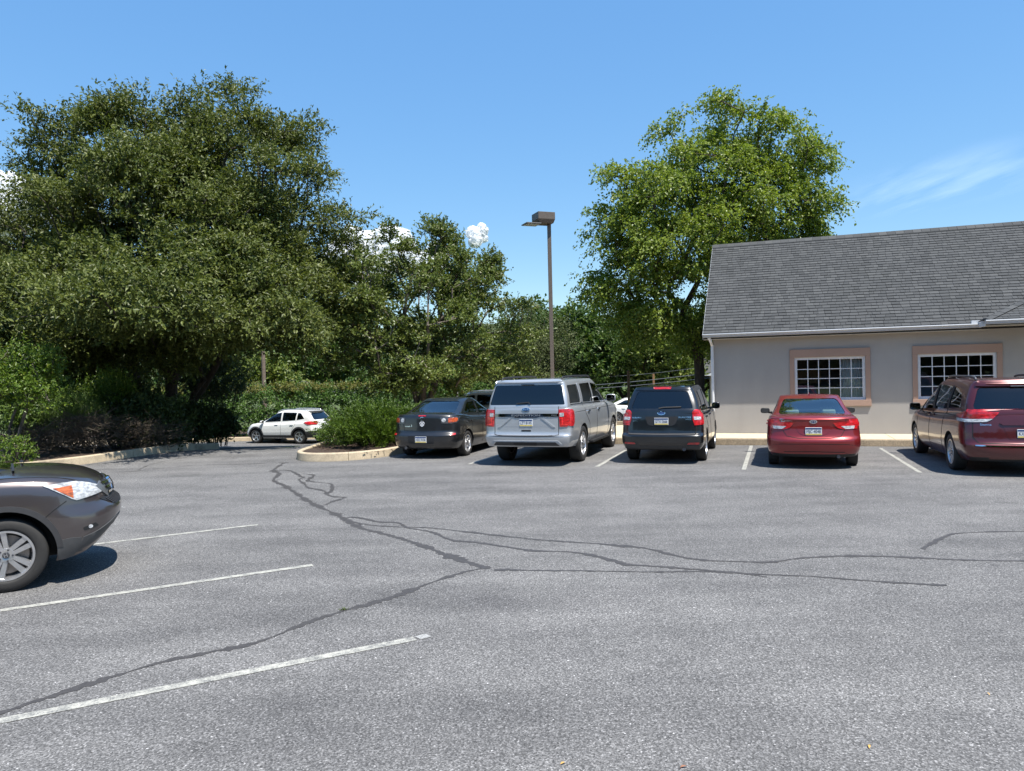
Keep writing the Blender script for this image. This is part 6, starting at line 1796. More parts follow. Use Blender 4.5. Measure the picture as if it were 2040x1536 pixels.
def cloud(puffs, D, label, seed):
    from mathutils.noise import fractal
    rg = random.Random(seed)
    bm = bmesh.new()
    s = D / F_PX
    for (u, v, r_) in puffs:
        x, y, z = up_at(u, v, D)
        for k in range(7):
            rr = r_ * s * rg.uniform(.45, .9)
            c = Vector((x + rg.uniform(-.7, .7) * r_ * s, y + rg.uniform(-.6, .6) * r_ * s, z + rg.uniform(-.5, .35) * r_ * s))
            res = bmesh.ops.create_icosphere(bm, subdivisions=4, radius=rr, matrix=Matrix.Translation(c))
            for vv in res['verts']:
                d = (vv.co - c).normalized()
                vv.co += d * rr * (.26 * fractal(vv.co / (r_ * s) * 2.2, 1.0, 2.0, 5) )
    for f in bm.faces: f.smooth = True
    me = bpy.data.meshes.new('cloud'); bm.to_mesh(me); bm.free()
    c0 = me.vertices[0].co.copy(); me.transform(Matrix.Translation(-c0))
    o = link_mesh('cloud', me, M_CLD); o.location = c0
    return tag(o, label, 'cloud', 'white clouds low in the sky')
cloud([(954, 466, 17), (944, 478, 15), (964, 456, 12)], 3000, 'small white cloud puff right of the twiggy tree top', 1)
cloud([(705, 480, 34), (760, 495, 40), (800, 500, 40), (690, 520, 40), (740, 530, 45), (840, 520, 40)], 3200, 'white cloud bank behind the twiggy tree', 2)
cloud([(10, 385, 45), (40, 410, 45), (-40, 420, 60), (80, 420, 30)], 3400, 'white cloud seen through the left side of the big tree', 3)
cloud([(0, 600, 60), (60, 620, 60), (-60, 590, 70)], 3600, 'low white cloud at the far left behind the big tree', 4)
# thin high cloud streaks on the right: one sheet of ice cloud
m, nt, bs = new_mat('cirrus')
v = coords(nt, (.0016, .00040, 0)); n = noise(nt, v, 1.6, 7, .55)
mp = nt.nodes.new('ShaderNodeMapping'); mp.inputs['Location'].default_value = (-3.6, -4.05, 0); mp.inputs['Scale'].default_value = (1 / 1000, 1 / 1520, 0)
tc = nt.nodes.new('ShaderNodeTexCoord'); nt.links.new(tc.outputs['Object'], mp.inputs[0])
ln = N(nt, 'ShaderNodeVectorMath', operation='LENGTH'); nt.links.new(mp.outputs[0], ln.inputs[0])
mul = N(nt, 'ShaderNodeMath', operation='MULTIPLY'); nt.links.new(ramp(nt, n, [(.42, 0), (.80, .11)]), mul.inputs[0]); nt.links.new(ramp(nt, ln.outputs['Value'], [(.25, 1), (1.0, 0)], 'EASE'), mul.inputs[1])
tp = N(nt, 'ShaderNodeBsdfTransparent'); tl_ = N(nt, 'ShaderNodeBsdfTranslucent'); tl_.inputs[0].default_value = (.95, .96, .98, 1)
mx = N(nt, 'ShaderNodeMixShader'); nt.links.new(mul.outputs[0], mx.inputs[0]); nt.links.new(tp.outputs[0], mx.inputs[1]); nt.links.new(tl_.outputs[0], mx.inputs[2])
nt.links.new(mx.outputs[0], nt.nodes['Material Output'].inputs[0])
q = MB(); q.add([(2400, 4400, 1500), (5000, 4400, 1500), (5000, 7900, 1500), (2400, 7900, 1500)], [[0, 1, 2, 3]])
tag(q.build('cirrus_cloud', m), 'faint thin high cloud streaks over the roof on the right', 'cloud', kind='stuff')
# ------------------------------------------------------------------ vegetation
def leaf_mat(name, dark, light, trans=0.30, rough=0.5, tip=None):
    m, nt, bs = new_mat(name)
    geo = N(nt, 'ShaderNodeNewGeometry')
    c = ramp(nt, geo.outputs['Random Per Island'], [(0.0, dark), (0.6, tuple((a + b) / 2 for a, b in zip(dark, light))), (0.93, light), (1.0, tip or light)])
    v = coords(nt)
    k = noise(nt, v, 0.55, 3)
    c = mixc(nt, 0.5, c, ramp(nt, k, [(0.35, (0.84, 0.88, 0.84)), (0.65, (1.12, 1.10, 1.0))]), 'MULTIPLY')
    nt.links.new(c, bs.inputs['Base Color'])
    bs.inputs['Roughness'].default_value = rough
    bs.inputs['Specular IOR Level'].default_value = 0.4
    tr = N(nt, 'ShaderNodeBsdfTranslucent')
    hs = N(nt, 'ShaderNodeHueSaturation', Saturation=1.1, Value=1.35); nt.links.new(c, hs.inputs['Color'])
    nt.links.new(hs.outputs[0], tr.inputs[0])
    mx = N(nt, 'ShaderNodeMixShader'); mx.inputs[0].default_value = trans
    nt.links.new(bs.outputs[0], mx.inputs[1]); nt.links.new(tr.outputs[0], mx.inputs[2])
    nt.links.new(mx.outputs[0], nt.nodes['Material Output'].inputs[0])
    return m


def bark_mat(name, a, b, sc=1.0):
    m, nt, bs = new_mat(name)
    v = coords(nt, (6 * sc, 6 * sc, 1.2 * sc))
    n = noise(nt, v, 2.5, 6, 0.65)
    nt.links.new(ramp(nt, n, [(0.3, a), (0.7, b)]), bs.inputs['Base Color'])
    bs.inputs['Roughness'].default_value = 0.95
    bump(nt, n, bs, 0.8, 0.03)
    return m


def unit(v): return v / np.maximum(np.linalg.norm(v, axis=-1, keepdims=True), 1e-9)


def leaf_arrays(base, d, L, Wd, rng, fold=0.25, wild=0.55):
    """Leaves as folded rhombs: base point, unit direction, length and width per leaf."""
    n = len(base)
    r_ = rng.normal(size=(n, 3)) * wild + np.array([0.25, -0.3, 0.92])     # blades turn their faces to the light
    s = unit(np.cross(d, r_)); nn = np.cross(s, d)
    L = np.broadcast_to(np.asarray(L, float).reshape(-1, 1), (n, 1)); Wd = np.broadcast_to(np.asarray(Wd, float).reshape(-1, 1), (n, 1))
    mid = base + d * L * 0.45 + nn * Wd * fold
    V = np.empty((n, 4, 3))
    V[:, 0] = base; V[:, 1] = mid + s * Wd / 2; V[:, 2] = base + d * L; V[:, 3] = mid - s * Wd / 2
    F = np.arange(n * 4).reshape(n, 4)
    return V.reshape(-1, 3), F


def sprays(cent, outd, rng, r_clump, n_twig, n_leaf, tl, leaf, flat=0.7, droop=0.0, spread=0.8, up=0.25, curl=0.25):
    """Leafy twigs: every clump holds n_twig twigs of n_leaf leaves. Returns vertex and face arrays."""
    n = len(cent)
    u = unit(rng.normal(size=(n, n_twig, 3))) * (rng.random((n, n_twig, 1)) ** 0.45)
    u[..., 2] *= flat
    rc = np.broadcast_to(np.asarray(r_clump, float).reshape(-1, 1, 1), (n, 1, 1))
    p0 = cent[:, None, :] + u * rc
    d = unit(u * 0.7 + outd[:, None, :] * 0.7 + rng.normal(size=(n, n_twig, 3)) * spread * 0.5 + np.array([0, 0, up]))
    t = (np.arange(n_leaf) + 0.5) / n_leaf
    tlen = tl * rng.uniform(0.6, 1.3, size=(n, n_twig, 1, 1))
    pos = p0[:, :, None, :] + d[:, :, None, :] * (t[None, None, :, None] * tlen) + np.array([0, 0, -1.0]) * (droop * (t ** 2)[None, None, :, None] * tlen)
    ld = unit(d[:, :, None, :] * 0.6 + rng.normal(size=pos.shape) * 0.75 + np.array([0, 0, -droop * 1.2]))
    pos, ld = pos.reshape(-1, 3), ld.reshape(-1, 3)
    sc = rng.uniform(0.65, 1.25, size=len(pos))
    return leaf_arrays(pos, ld, leaf[0] * sc, leaf[1] * sc, rng, curl)


def grow(base, fork_z, cents, rng, stems=1, r_tip=0.012, expo=2.3, bend=0.12, w_path=0.35, lean=(0, 0), flare=1.0, stem_spread=0.5, fork_pts=None):
    """Limbs from the trunk to every clump; returns tube mesh arrays."""
    P = [np.array(base, float)]; par = [-1]; path = [0.0]
    trunk_n = 5
    roots = []
    for s in range(stems):
        a = 2 * math.pi * s / stems + rng.uniform(0, 1)
        top = np.array(base) + np.array([lean[0] + (stem_spread * math.cos(a) if stems > 1 else 0), lean[1] + (stem_spread * math.sin(a) if stems > 1 else 0), fork_z])
        prev = 0
        for k in range(1, trunk_n + 1):
            t = k / trunk_n
            q = P[0] + (top - P[0]) * np.array([t ** 1.3, t ** 1.3, t]) + np.append(rng.normal(size=2) * 0.03, 0)
            P.append(q); par.append(prev); path.append(path[prev] + np.linalg.norm(q - P[prev])); prev = len(P) - 1
        roots.append(prev)
    order = np.argsort(np.linalg.norm(cents - (np.array(base) + [0, 0, fork_z]), axis=1))
    tips = []
    arr = np.array(P); pl = np.array(path)
    ok = np.array([i in roots for i in range(len(P))])
    for ci in order:
        c = cents[ci]
        dist = np.linalg.norm(arr - c, axis=1)
        cost = dist + w_path * pl + np.where(ok, 0, 1e6) + np.where(arr[:, 2] > c[2] + 0.6, 1.5, 0)
        j = int(np.argmin(cost)); dj = dist[j]
        nseg = max(1, min(6, int(dj / 0.7)))
        prev = j
        new, newp, newl = [], [], []
        for k in range(1, nseg + 1):
            t = k / nseg
            q = arr[j] + (c - arr[j]) * t + np.array([0, 0, 1]) * bend * dj * math.sin(math.pi * t) + (rng.normal(size=3) * 0.05 * dj / nseg if k < nseg else 0)
            pi = prev if k == 1 else len(arr) + len(new) - 1
            new.append(q); newp.append(pi)
            newl.append((pl[j] if k == 1 else newl[-1]) + dj / nseg)
        arr = np.vstack([arr, new]); pl = np.append(pl, newl); par += newp; ok = np.append(ok, [True] * len(new))
        tips.append(len(arr) - 1)
    n = len(arr)
    rad = np.zeros(n)
    acc = np.zeros(n)
    istip = np.zeros(n, bool); istip[tips] = True
    for i in range(n - 1, -1, -1):
        if istip[i]: acc[i] += r_tip ** expo
        rad[i] = max(acc[i], (r_tip * .8) ** expo) ** (1 / expo)
        if par[i] >= 0: acc[par[i]] += acc[i]
    rad[0] *= 1.25 * flare; rad[1] *= 1.0
    k = 6
    ang = np.arange(k) * 2 * math.pi / k
    V, F = [], []
    idx = [i for i in range(n) if par[i] >= 0]
    for i in idx:
        a, b = arr[par[i]], arr[i]
        d = b - a; L = np.linalg.norm(d)
        if L < 1e-5: continue
        d = d / L
        s = np.cross(d, [0, 0, 1] if abs(d[2]) < .95 else [1, 0, 0]); s /= np.linalg.norm(s); w = np.cross(d, s)
        ring = np.cos(ang)[:, None] * s + np.sin(ang)[:, None] * w
        ra = min(rad[par[i]], rad[i] * 1.35) if par[i] > trunk_n * stems else rad[par[i]] if par[i] else rad[0] * (1 if stems == 1 else .7)
        o = len(V) * k
        V.append(a - d * ra * .2 + ring * ra); V.append(b + d * rad[i] * .3 + ring * rad[i])
        for q in range(k):
            F.append([o + q, o + (q + 1) % k, o + k + (q + 1) % k, o + k + q])
    dirs = np.array([arr[t] - arr[par[t]] for t in tips])
    out = np.zeros_like(cents); out[order] = unit(dirs)
    return np.concatenate(V), np.array(F), out


def lobe_points(lobes, n, rng, inner=0.35, jit=0.12, mind=0.0):
    """Clump centres spread through ellipsoid lobes, denser towards their skins."""
    vol = np.array([(l[3] * l[4] * l[5]) ** 0.72 * (l[6] if len(l) > 6 else 1) for l in lobes]); vol /= vol.sum()
    pts = []
    for l, f in zip(lobes, vol):
        m = max(3, int(round(n * f)))
        u = unit(rng.normal(size=(m, 3)))
        r_ = inner + (1 - inner) * rng.random((m, 1)) ** 0.55
        r_ *= 1 + rng.normal(size=(m, 1)) * jit
        pts.append(np.array(l[:3]) + u * r_ * np.array(l[3:6]))
    return np.concatenate(pts)


def bough_points(lobes, nb, per, br, rng, inner=0.72, jit=0.08, mind=0.8, fill=0.25, flatb=.42):
    """Clump centres massed on separate boughs near the crown's skin, with gaps between the boughs and a thinner filling inside."""
    cand = lobe_points(lobes, nb * 5, rng, inner, jit)
    # drop candidates buried well inside another lobe
    keep = np.ones(len(cand), bool)
    for l in lobes:
        q = ((cand - np.array(l[:3])) / np.array(l[3:6]))
        keep &= (q ** 2).sum(1) > 0.42
    cand = cand[keep]
    rng.shuffle(cand)
    B = []
    for c in cand:
        if len(B) >= nb: break
        if not B or np.min(np.linalg.norm((np.array(B) - c) * np.array([1, 1, 1.5]), axis=1)) > mind: B.append(c)
    B = np.array(B)
    mid = np.mean([l[:3] for l in lobes], axis=0)
    out = []
    for c in B:
        r_ = br * rng.uniform(.7, 1.3)
        u = unit(rng.normal(size=(per, 3))) * rng.random((per, 1)) ** .5
        o = c - mid; o[2] = 0; o = o / max(np.linalg.norm(o), 1e-6)
        p = u * np.array([r_, r_, r_ * flatb])
        p[:, 2] -= (p[:, :2] @ o[:2]) * .28          # boughs dip towards their tips
        out.append(c + p)
    F = lobe_points(lobes, int(nb * per * fill), rng, .15, .05)
    return np.concatenate(out + [F])


def px_lobes(D, rows, ry=None):
    """Lobes given by their outline in the photograph at distance D: (u, v, half-width, half-height, depth offset)."""
    s = D / F_PX
    out = []
    for (u, v, ru, rv, dy, *k) in rows:
        dd = D + dy; s = dd / F_PX
        x = (u - 1020 - ROLL * (v - HORIZON)) * s
        z = CAM_H + (HORIZON - ROLL * (u - 1020) - v) * s
        out.append((x, dd, z, ru * s, (ry if ry else (ru + rv) / 2 * s), rv * s, *(k or [1])))
    return out


def tree(name, base, lobes, n, label, leafm, barkm, seed, fork=2.0, stems=1, r_tip=0.012, clump=0.55, twigs=14, leaves=8, tl=0.4, leaf=(0.10, 0.045), flat=0.7, droop=0.0,
         up=0.25, inner=0.35, group=None, cat='tree', zmin=None, keep=None, bend=0.12, w_path=0.35, lean=(0, 0), flare=1.0, stem_spread=0.5, kind=None, jit=0.12, curl=0.25, spread=0.8, bough=None):
    rng = np.random.default_rng(seed)
    root = empty(name, base)
    tag(root, label, cat, group, kind)
    C = bough_points(lobes, n, *bough[:2], rng, inner, jit, *bough[2:]) if bough else lobe_points(lobes, n, rng, inner, jit)
    if zmin is not None: C = C[C[:, 2] > zmin]
    if keep: C = C[np.array([keep(c) for c in C])]
    V, F, out = grow(np.array(base, float), fork, C, rng, stems, r_tip, bend=bend, w_path=w_path, lean=lean, flare=flare, stem_spread=stem_spread)
    b0 = np.array(base)
    link_mesh('trunk', mesh_np('trunk', V - b0, F, True), barkm, root)
    LV, LF = sprays(C, out, rng, clump * rng.uniform(.7, 1.25, len(C)), twigs, leaves, tl, leaf, flat, droop, up=up, curl=curl, spread=spread)
    link_mesh('crown', mesh_np('crown', LV - b0, LF), leafm, root)
    return root


def shrub(name, base, lobes, n, label, leafm, seed, stemm=None, clump=0.25, twigs=10, leaves=8, tl=0.25, leaf=(0.06, 0.03), flat=0.8, droop=0.0, up=0.4, inner=0.6, group=None, cat='shrub', kind=None, nstem=14, curl=0.25, spread=0.8, jit=0.08):
    rng = np.random.default_rng(seed)
    root = empty(name, base); tag(root, label, cat, group, kind)
    C = lobe_points(lobes, n, rng, inner, jit)
    C = C[C[:, 2] > base[2] + 0.05]
    b0 = np.array(base, float)
    LV, LF = sprays(C, unit(C - b0 - np.array([0, 0, .2])), rng, clump * rng.uniform(.7, 1.2, len(C)), twigs, leaves, tl, leaf, flat, droop, up=up, curl=curl, spread=spread)
    link_mesh('foliage', mesh_np('foliage', LV - b0, LF), leafm, root)
    q = MB()
    for i in rng.choice(len(C), min(nstem, len(C)), replace=False):
        c = C[i] - b0; s = np.array([c[0] * .35, c[1] * .35, -.05])
        q.tube([s, s + (c - s) * .5 + np.array([0, 0, .05]), c], [.018, .013, .006], 5)
    q.build('stems', stemm or M_BARK, root)
    return root


M_BARK = bark_mat('bark_grey_brown', (0.022, 0.018, 0.014), (0.075, 0.063, 0.052))
M_BARK_P = bark_mat('bark_pear', (0.06, 0.05, 0.04), (0.20, 0.17, 0.135))
M_BARK_B = bark_mat('bark_birch', (0.030, 0.022, 0.017), (0.10, 0.075, 0.055))
LF_ZELK = leaf_mat('leaf_zelkova', (0.050, 0.072, 0.013), (0.150, 0.174, 0.037), 0.27, 0.5)
LF_PEAR = leaf_mat('leaf_pear', (0.068, 0.098, 0.019), (0.170, 0.208, 0.050), 0.30, 0.42, (0.17, 0.15, 0.06))
LF_BIRCH = leaf_mat('leaf_birch', (0.112, 0.162, 0.023), (0.250, 0.312, 0.054), 0.40, 0.42, (0.24, 0.25, 0.06))
LF_CEDAR = leaf_mat('leaf_cedar', (0.048, 0.070, 0.020), (0.110, 0.130, 0.042), 0.2, 0.6)
LF_WOOD = leaf_mat('leaf_wood', (0.035, 0.075, 0.014), (0.105, 0.160, 0.032), 0.28, 0.5, (0.18, 0.21, 0.05))
LF_WOOD2 = leaf_mat('leaf_wood_yellow', (0.065, 0.100, 0.016), (0.170, 0.210, 0.040), 0.28, 0.5, (0.26, 0.27, 0.07))
LF_HEDGE = leaf_mat('leaf_hedge', (0.045, 0.098, 0.018), (0.120, 0.205, 0.040), 0.22, 0.4)
LF_HEDGE_T = leaf_mat('leaf_hedge_tip', (0.11, 0.125, 0.022), (0.21, 0.185, 0.045), 0.2, 0.45)
LF_JUN = leaf_mat('needle_juniper', (0.034, 0.072, 0.008), (0.115, 0.175, 0.018), 0.20, 0.5)
LF_YEW = leaf_mat('needle_yew', (0.045, 0.085, 0.014), (0.120, 0.180, 0.028), 0.2, 0.5)
LF_LIME = leaf_mat('leaf_lime', (0.060, 0.115, 0.012), (0.150, 0.215, 0.030), 0.32, 0.42, (0.24, 0.27, 0.04))
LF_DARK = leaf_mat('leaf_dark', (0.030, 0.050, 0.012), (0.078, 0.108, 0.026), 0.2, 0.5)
M_DEAD = bark_mat('dead_twigs', (0.042, 0.034, 0.025), (0.150, 0.120, 0.086), 2.0)

# ---- the big tree on the left
D1 = 27.0
zl = px_lobes(D1, [(235, 368, 150, 142, 0, 1.3), (470, 345, 135, 142, .5, 1.3), (90, 460, 135, 130, -.5), (585, 440, 95, 150, -.5, 1.2), (340, 460, 225, 145, -2.2), (130, 590, 165, 75, -2.5, 1.2),
                   (585, 590, 100, 95, -1.0), (390, 570, 220, 85, -3.0, 1.2), (330, 445, 205, 150, 2.5), (20, 560, 110, 100, 1.5), (230, 650, 190, 50, -2.0, 1.2), (470, 640, 150, 55, -2.5, 1.2), (-90, 560, 110, 150, 0), (330, 640, 260, 60, 1.5),
                   (330, 545, 190, 75, -5.2), (160, 610, 170, 55, -5.5), (470, 610, 150, 60, -4.8), (300, 660, 170, 35, -4.5), (225, 570, 90, 34, -8.2, .8), (335, 600, 90, 30, -7.6, .8), (115, 620, 90, 30, -7.8, .8), (250, 695, 170, 32, -3.2), (450, 685, 140, 35, -3.2), (90, 690, 120, 40, -3.0)])
tree('shade_tree', (-12.5, 27.0, gh(-12.5, 27.0) + .1), zl, 215, 'huge dark green shade tree towering over the left side', LF_ZELK, M_BARK, 131, fork=2.4, stems=7, stem_spread=1.3, r_tip=0.0105, clump=0.50, twigs=21, leaves=9,
     tl=0.48, leaf=(0.140, 0.062), flat=0.55, droop=0.12, up=0.15, inner=0.80, bend=0.06, w_path=0.5, jit=0.07, bough=(9, .92, .86, .28, .62))
# ---- the open, twiggy tree in the middle
D2 = 28.0
pl_ = px_lobes(D2, [(825, 480, 60, 75, 0, .8), (900, 520, 95, 70, .5), (955, 545, 60, 55, 0), (735, 545, 65, 60, 0), (830, 590, 140, 80, -1.0), (755, 640, 110, 70, -.6), (930, 650, 130, 75, -.6), (840, 690, 200, 70, -1.5),
                    (1010, 700, 60, 50, -.3), (840, 600, 120, 110, 1.5), (700, 590, 80, 60, 1.0), (760, 735, 110, 35, -1.2), (930, 740, 120, 32, -1.2)])
tree('pear_tree', (-3.35, 28.0, gh(-3.35, 28.0) + .1), pl_, 88, 'twiggy olive green tree standing behind the juniper island', LF_PEAR, M_BARK_P, 102, fork=1.9, stems=3, stem_spread=.5, r_tip=0.0135, clump=0.36, twigs=15, leaves=9,
     tl=0.34, leaf=(0.112, 0.072), flat=0.6, droop=0.05, up=0.35, inner=0.7, bend=0.10, jit=0.12, bough=(6, .60, .55, .25))
# ---- the tall bright tree behind the building
D3 = 30.0
bl_ = px_lobes(D3, [(1440, 275, 72, 72, 0), (1555, 310, 75, 75, 0), (1608, 385, 45, 60, 0, .9), (1272, 372, 70, 58, 0), (1248, 460, 62, 75, 0), (1400, 400, 150, 90, -.8), (1520, 420, 110, 75, -.5), (1345, 490, 125, 78, -1.0),
                    (1470, 480, 140, 70, .5), (1258, 570, 66, 55, -.3), (1360, 590, 90, 75, -.8), (1190, 562, 30, 22, 0), (1290, 645, 85, 48, 0), (1365, 655, 60, 50, -.3), (1222, 610, 45, 42, 0), (1410, 330, 90, 110, .8), (1565, 470, 70, 45, .5), (1400, 650, 40, 40, .8)])
tree('birch_tree', (7.75, 30.0, gh(7.75, 30.0) + .05), bl_, 108, 'tall bright green tree with hanging branches behind the building corner', LF_BIRCH, M_BARK_B, 103, fork=3.6, stems=1, lean=(-.35, 0), r_tip=0.0105, clump=0.43, twigs=17, leaves=8,
     tl=0.50, leaf=(0.118, 0.086), flat=0.7, droop=0.55, up=0.05, inner=0.75, bend=0.14, jit=0.08, bough=(7, .85, .9, .25))
# ---- dark evergreen-looking tree behind the lamp post, and others of the second row
cl_ = px_lobes(36.0, [(962, 690, 48, 45, .5), (1045, 660, 60, 55, 0), (1000, 720, 60, 50, -.5), (1085, 710, 55, 50, 0), (1040, 725, 85, 45, -1.0), (1110, 690, 35, 50, .5)])
tree('evergreen_tree', (0.6, 36.0, gh(.6, 36)), cl_, 190, 'dense dusky evergreen tree behind the lamp post', LF_CEDAR, M_BARK, 104, fork=1.2, r_tip=.012, clump=0.5, twigs=16, leaves=9, tl=0.45, leaf=(0.13, 0.045), flat=0.6, droop=.1, inner=0.4)

# the farther trees that can still be told apart
far_trees = [
    (46, [(1160, 668, 60, 50, 0), (1130, 720, 50, 45, 0), (1195, 715, 55, 50, -1)], LF_WOOD, 'mid green round-topped tree right of the lamp post in the background'),
    (48, [(1240, 680, 55, 58, 0), (1245, 740, 60, 42, 0)], LF_WOOD, 'green background tree behind the black SUV, left of the brown posts'),
    (44, [(1305, 705, 55, 50, 0), (1330, 750, 55, 35, 0)], LF_WOOD2, 'yellowish green tree in the background just right of the brown posts'),
    (47, [(1385, 690, 50, 62, 0), (1370, 745, 55, 38, 0)], LF_WOOD2, 'bright yellow-green background tree beside the thin utility pole'),
    (50, [(640, 720, 70, 45, 0), (600, 750, 60, 30, 0)], LF_WOOD, 'bright green background tree under the left side of the twiggy tree'),
    (46, [(520, 755, 50, 32, 0), (545, 770, 45, 20, 0)], LF_WOOD2, 'yellow-green bush tree above the hedge beside the old pole'),
    (52, [(720, 740, 60, 50, 0)], LF_WOOD, 'dark green background tree left of the twiggy trunk'),
    (44, [(905, 775, 40, 18, 0), (880, 785, 35, 14, 0)], LF_WOOD2, 'low yellow-green bush right of the twiggy tree trunk'),
    (56, [(460, 720, 60, 50, 0)], LF_WOOD, 'green background tree between the big tree trunk and the old pole'),
    (58, [(1090, 655, 40, 30, 0), (1060, 690, 60, 50, 0)], LF_WOOD, 'green background tree peeking over the evergreen'),
]
for i, (D, rows, lm, lab) in enumerate(far_trees):
    lb = px_lobes(D, rows)
    bx, by = lb[0][0], lb[0][1]
    tree('background_tree', (bx, by, gh(bx, by)), lb, 75 * len(rows), lab, lm, M_BARK, 200 + i, fork=1.2, r_tip=.014, clump=0.66, twigs=9, leaves=7, tl=.5, leaf=(.24, .15), flat=.75, inner=.4, group='trees in the background', up=.3)

# ---- the wood that closes the view
rng = np.random.default_rng(300)
rows = []
for x in np.arange(-75, 62, 3.2):
    y = 62 + rng.uniform(-3, 6) + abs(x) * .06
    h = rng.uniform(6.2, 8.2) + (4.0 if x < -9 else 0) + (2.0 if x > 25 else 0) + (1.6 if -9 < x < 25 else 0)
    rows.append((x, y, gh(x, y) + h * .55, 2.6 * rng.uniform(.9, 1.3), 2.4, h * .48))
    rows.append((x + 1.5, y - 3.5, gh(x, y) + 2.0, 2.2, 1.6, 2.0))
C = lobe_points(rows, 2600, rng, 0.55, .1)
LV, LF = sprays(C, unit(C - C.mean(0) * np.array([1, 1, 0]) - np.array([0, 80, 0])), rng, .8, 9, 6, .6, (.34, .22), .8, .05)
wood = tag(link_mesh('wood', mesh_np('wood', LV, LF), LF_WOOD), 'mass of green woodland closing the background', 'wood', kind='stuff')

rows = []
for x in np.arange(-70, 71, 4.0):
    h = rng.uniform(12, 16); y = -48 + rng.uniform(-4, 4)
    rows.append((x, y, h * .5, 3.2, 3.0, h * .5))
C = lobe_points(rows, 1000, rng, 0.5, .1)
LV, LF = sprays(C, np.tile([[0, 1.0, .3]], (len(C), 1)), rng, 1.5, 9, 5, 1.0, (1.8, 1.2), .8, .05)
tag(link_mesh('wood', mesh_np('wood', LV, LF), LF_WOOD), 'line of trees on the street side behind the viewer', 'wood', kind='stuff')

# ---- hedge along the far kerb
hx = []
for x in np.arange(-19.5, 2.4, 0.75):
    y = 41.2 + (x + 6) * .06
    hx.append((x, y, gh(x, y) + 1.38, .75, 1.1, 1.5))
hb = (-7.5, 41.1, gh(-7.5, 41.1) + .1)
hd = shrub('hedge', hb, hx, 1150, 'tall clipped green hedge behind the white SUV', LF_HEDGE, 310, clump=.26, twigs=7, leaves=7, tl=.22, leaf=(.115, .07), inner=.85, cat='hedge', nstem=40, flat=.9)
tops = [(l[0], l[1], l[2] + 1.28, .7, .9, .22) for l in hx]
C = lobe_points(tops, 420, rng, .3, .1)
LV, LF = sprays(C, np.tile([[0, -.2, 1.0]], (len(C), 1)), rng, .22, 6, 6, .22, (.09, .05), .6, 0, up=.6)
link_mesh('hedge_top', mesh_np('hedge_top', LV - np.array(hb), LF), LF_HEDGE_T, hd)

# ---- juniper on the island
jl = [(-4.55, 20.6, .62, .75, .85, .55), (-3.85, 20.7, .82, .85, .95, .72), (-3.2, 21.2, .72, .75, .95, .62), (-4.2, 21.6, .85, 1.0, .9, .72), (-2.95, 21.9, .80, .55, .8, .65), (-4.85, 21.3, .55, .6, .7, .5), (-3.9, 20.15, .5, .7, .5, .42)]
jl = [(x, y, .15 + (z - .15) * .76, a, b_, c_ * .78) for x, y, z, a, b_, c_ in jl]
def plumes(C, D, rng, n, L, r0, needle):
    """Feathery plumes: needles packed along one leaning axis each."""
    m = len(C)
    t = rng.random((m, n, 1)) ** .8
    Ls = L * rng.uniform(.6, 1.25, (m, 1, 1))
    rad = unit(rng.normal(size=(m, n, 3)))
    ax = D[:, None, :]
    rad = unit(rad - (rad * ax).sum(-1, keepdims=True) * ax)
    pos = C[:, None, :] + ax * t * Ls + rad * r0 * (1 - t) ** .6 * rng.random((m, n, 1)) + np.array([0, 0, -.10]) * t ** 2 * Ls
    d = unit(ax * 1.0 + rad * .75 + rng.normal(size=(m, n, 3)) * .15)
    sc = rng.uniform(.7, 1.2, m * n)
    return leaf_arrays(pos.reshape(-1, 3), d.reshape(-1, 3), needle[0] * sc, needle[1] * sc, rng, .1, .8)
rng = np.random.default_rng(320)
jb = np.array([-3.9, 21.0, .15])
C = lobe_points(jl, 900, rng, .62, .10); C = C[C[:, 2] > .22]
dv = unit((C - (jb + np.array([0, .2, -.15]))) * np.array([1, 1, .9]) + np.array([0, 0, .35]) + rng.normal(size=C.shape) * .28)
LV, LF = plumes(C - dv * .15, dv, rng, 62, .42, .085, (.075, .022))
jr = tag(empty('juniper', tuple(jb)), 'feathery bright green juniper on the kerbed island', 'shrub')
link_mesh('foliage', mesh_np('foliage', LV - jb, LF), LF_JUN, jr)
q = MB()
for k in rng.choice(len(C), 40, replace=False):
    c = C[k] - jb; s = np.array([c[0] * .3, c[1] * .3, -.05])
    q.tube([s, s + (c - s) * .5 + np.array([0, 0, .05]), c], [.02, .014, .006], 5)
q.build('stems', M_BARK, jr)
# low mulch chips on the island
q = MB()
rg = random.Random(8)
for i in range(420):
    x, y = rg.uniform(-5.4, -2.7), rg.uniform(18.25, 21.5)
    if (x + 3.9) ** 2 / 2.2 + (y - 20.9) ** 2 / 6.5 > 1.05 or x < -5.35 + max(0, 18.9 - y) * .8: continue
    a, l, w = rg.uniform(0, 6.28), rg.uniform(.03, .09), rg.uniform(.01, .025)
    ca, sa = math.cos(a), math.sin(a); z = .16 + .05 * math.sin(x * 2.1 + 1.3 * math.sin(y)) * math.sin(y * 1.7)
    q.add([(x + ca * l / 2 - sa * w / 2, y + sa * l / 2 + ca * w / 2, z + .015), (x - ca * l / 2 - sa * w / 2, y - sa * l / 2 + ca * w / 2, z + rg.uniform(0, .03)), (x - ca * l / 2 + sa * w / 2, y - sa * l / 2 - ca * w / 2, z + .012), (x + ca * l / 2 + sa * w / 2, y + sa * l / 2 - ca * w / 2, z + rg.uniform(0, .03))], [[0, 1, 2, 3]])
tag(q.build('mulch_chips', plain('mulch_chip', (0.075, 0.045, 0.03), 0.95, var=.5, scale=9)), 'loose bark chips strewn over the juniper island', 'mulch', kind='stuff')

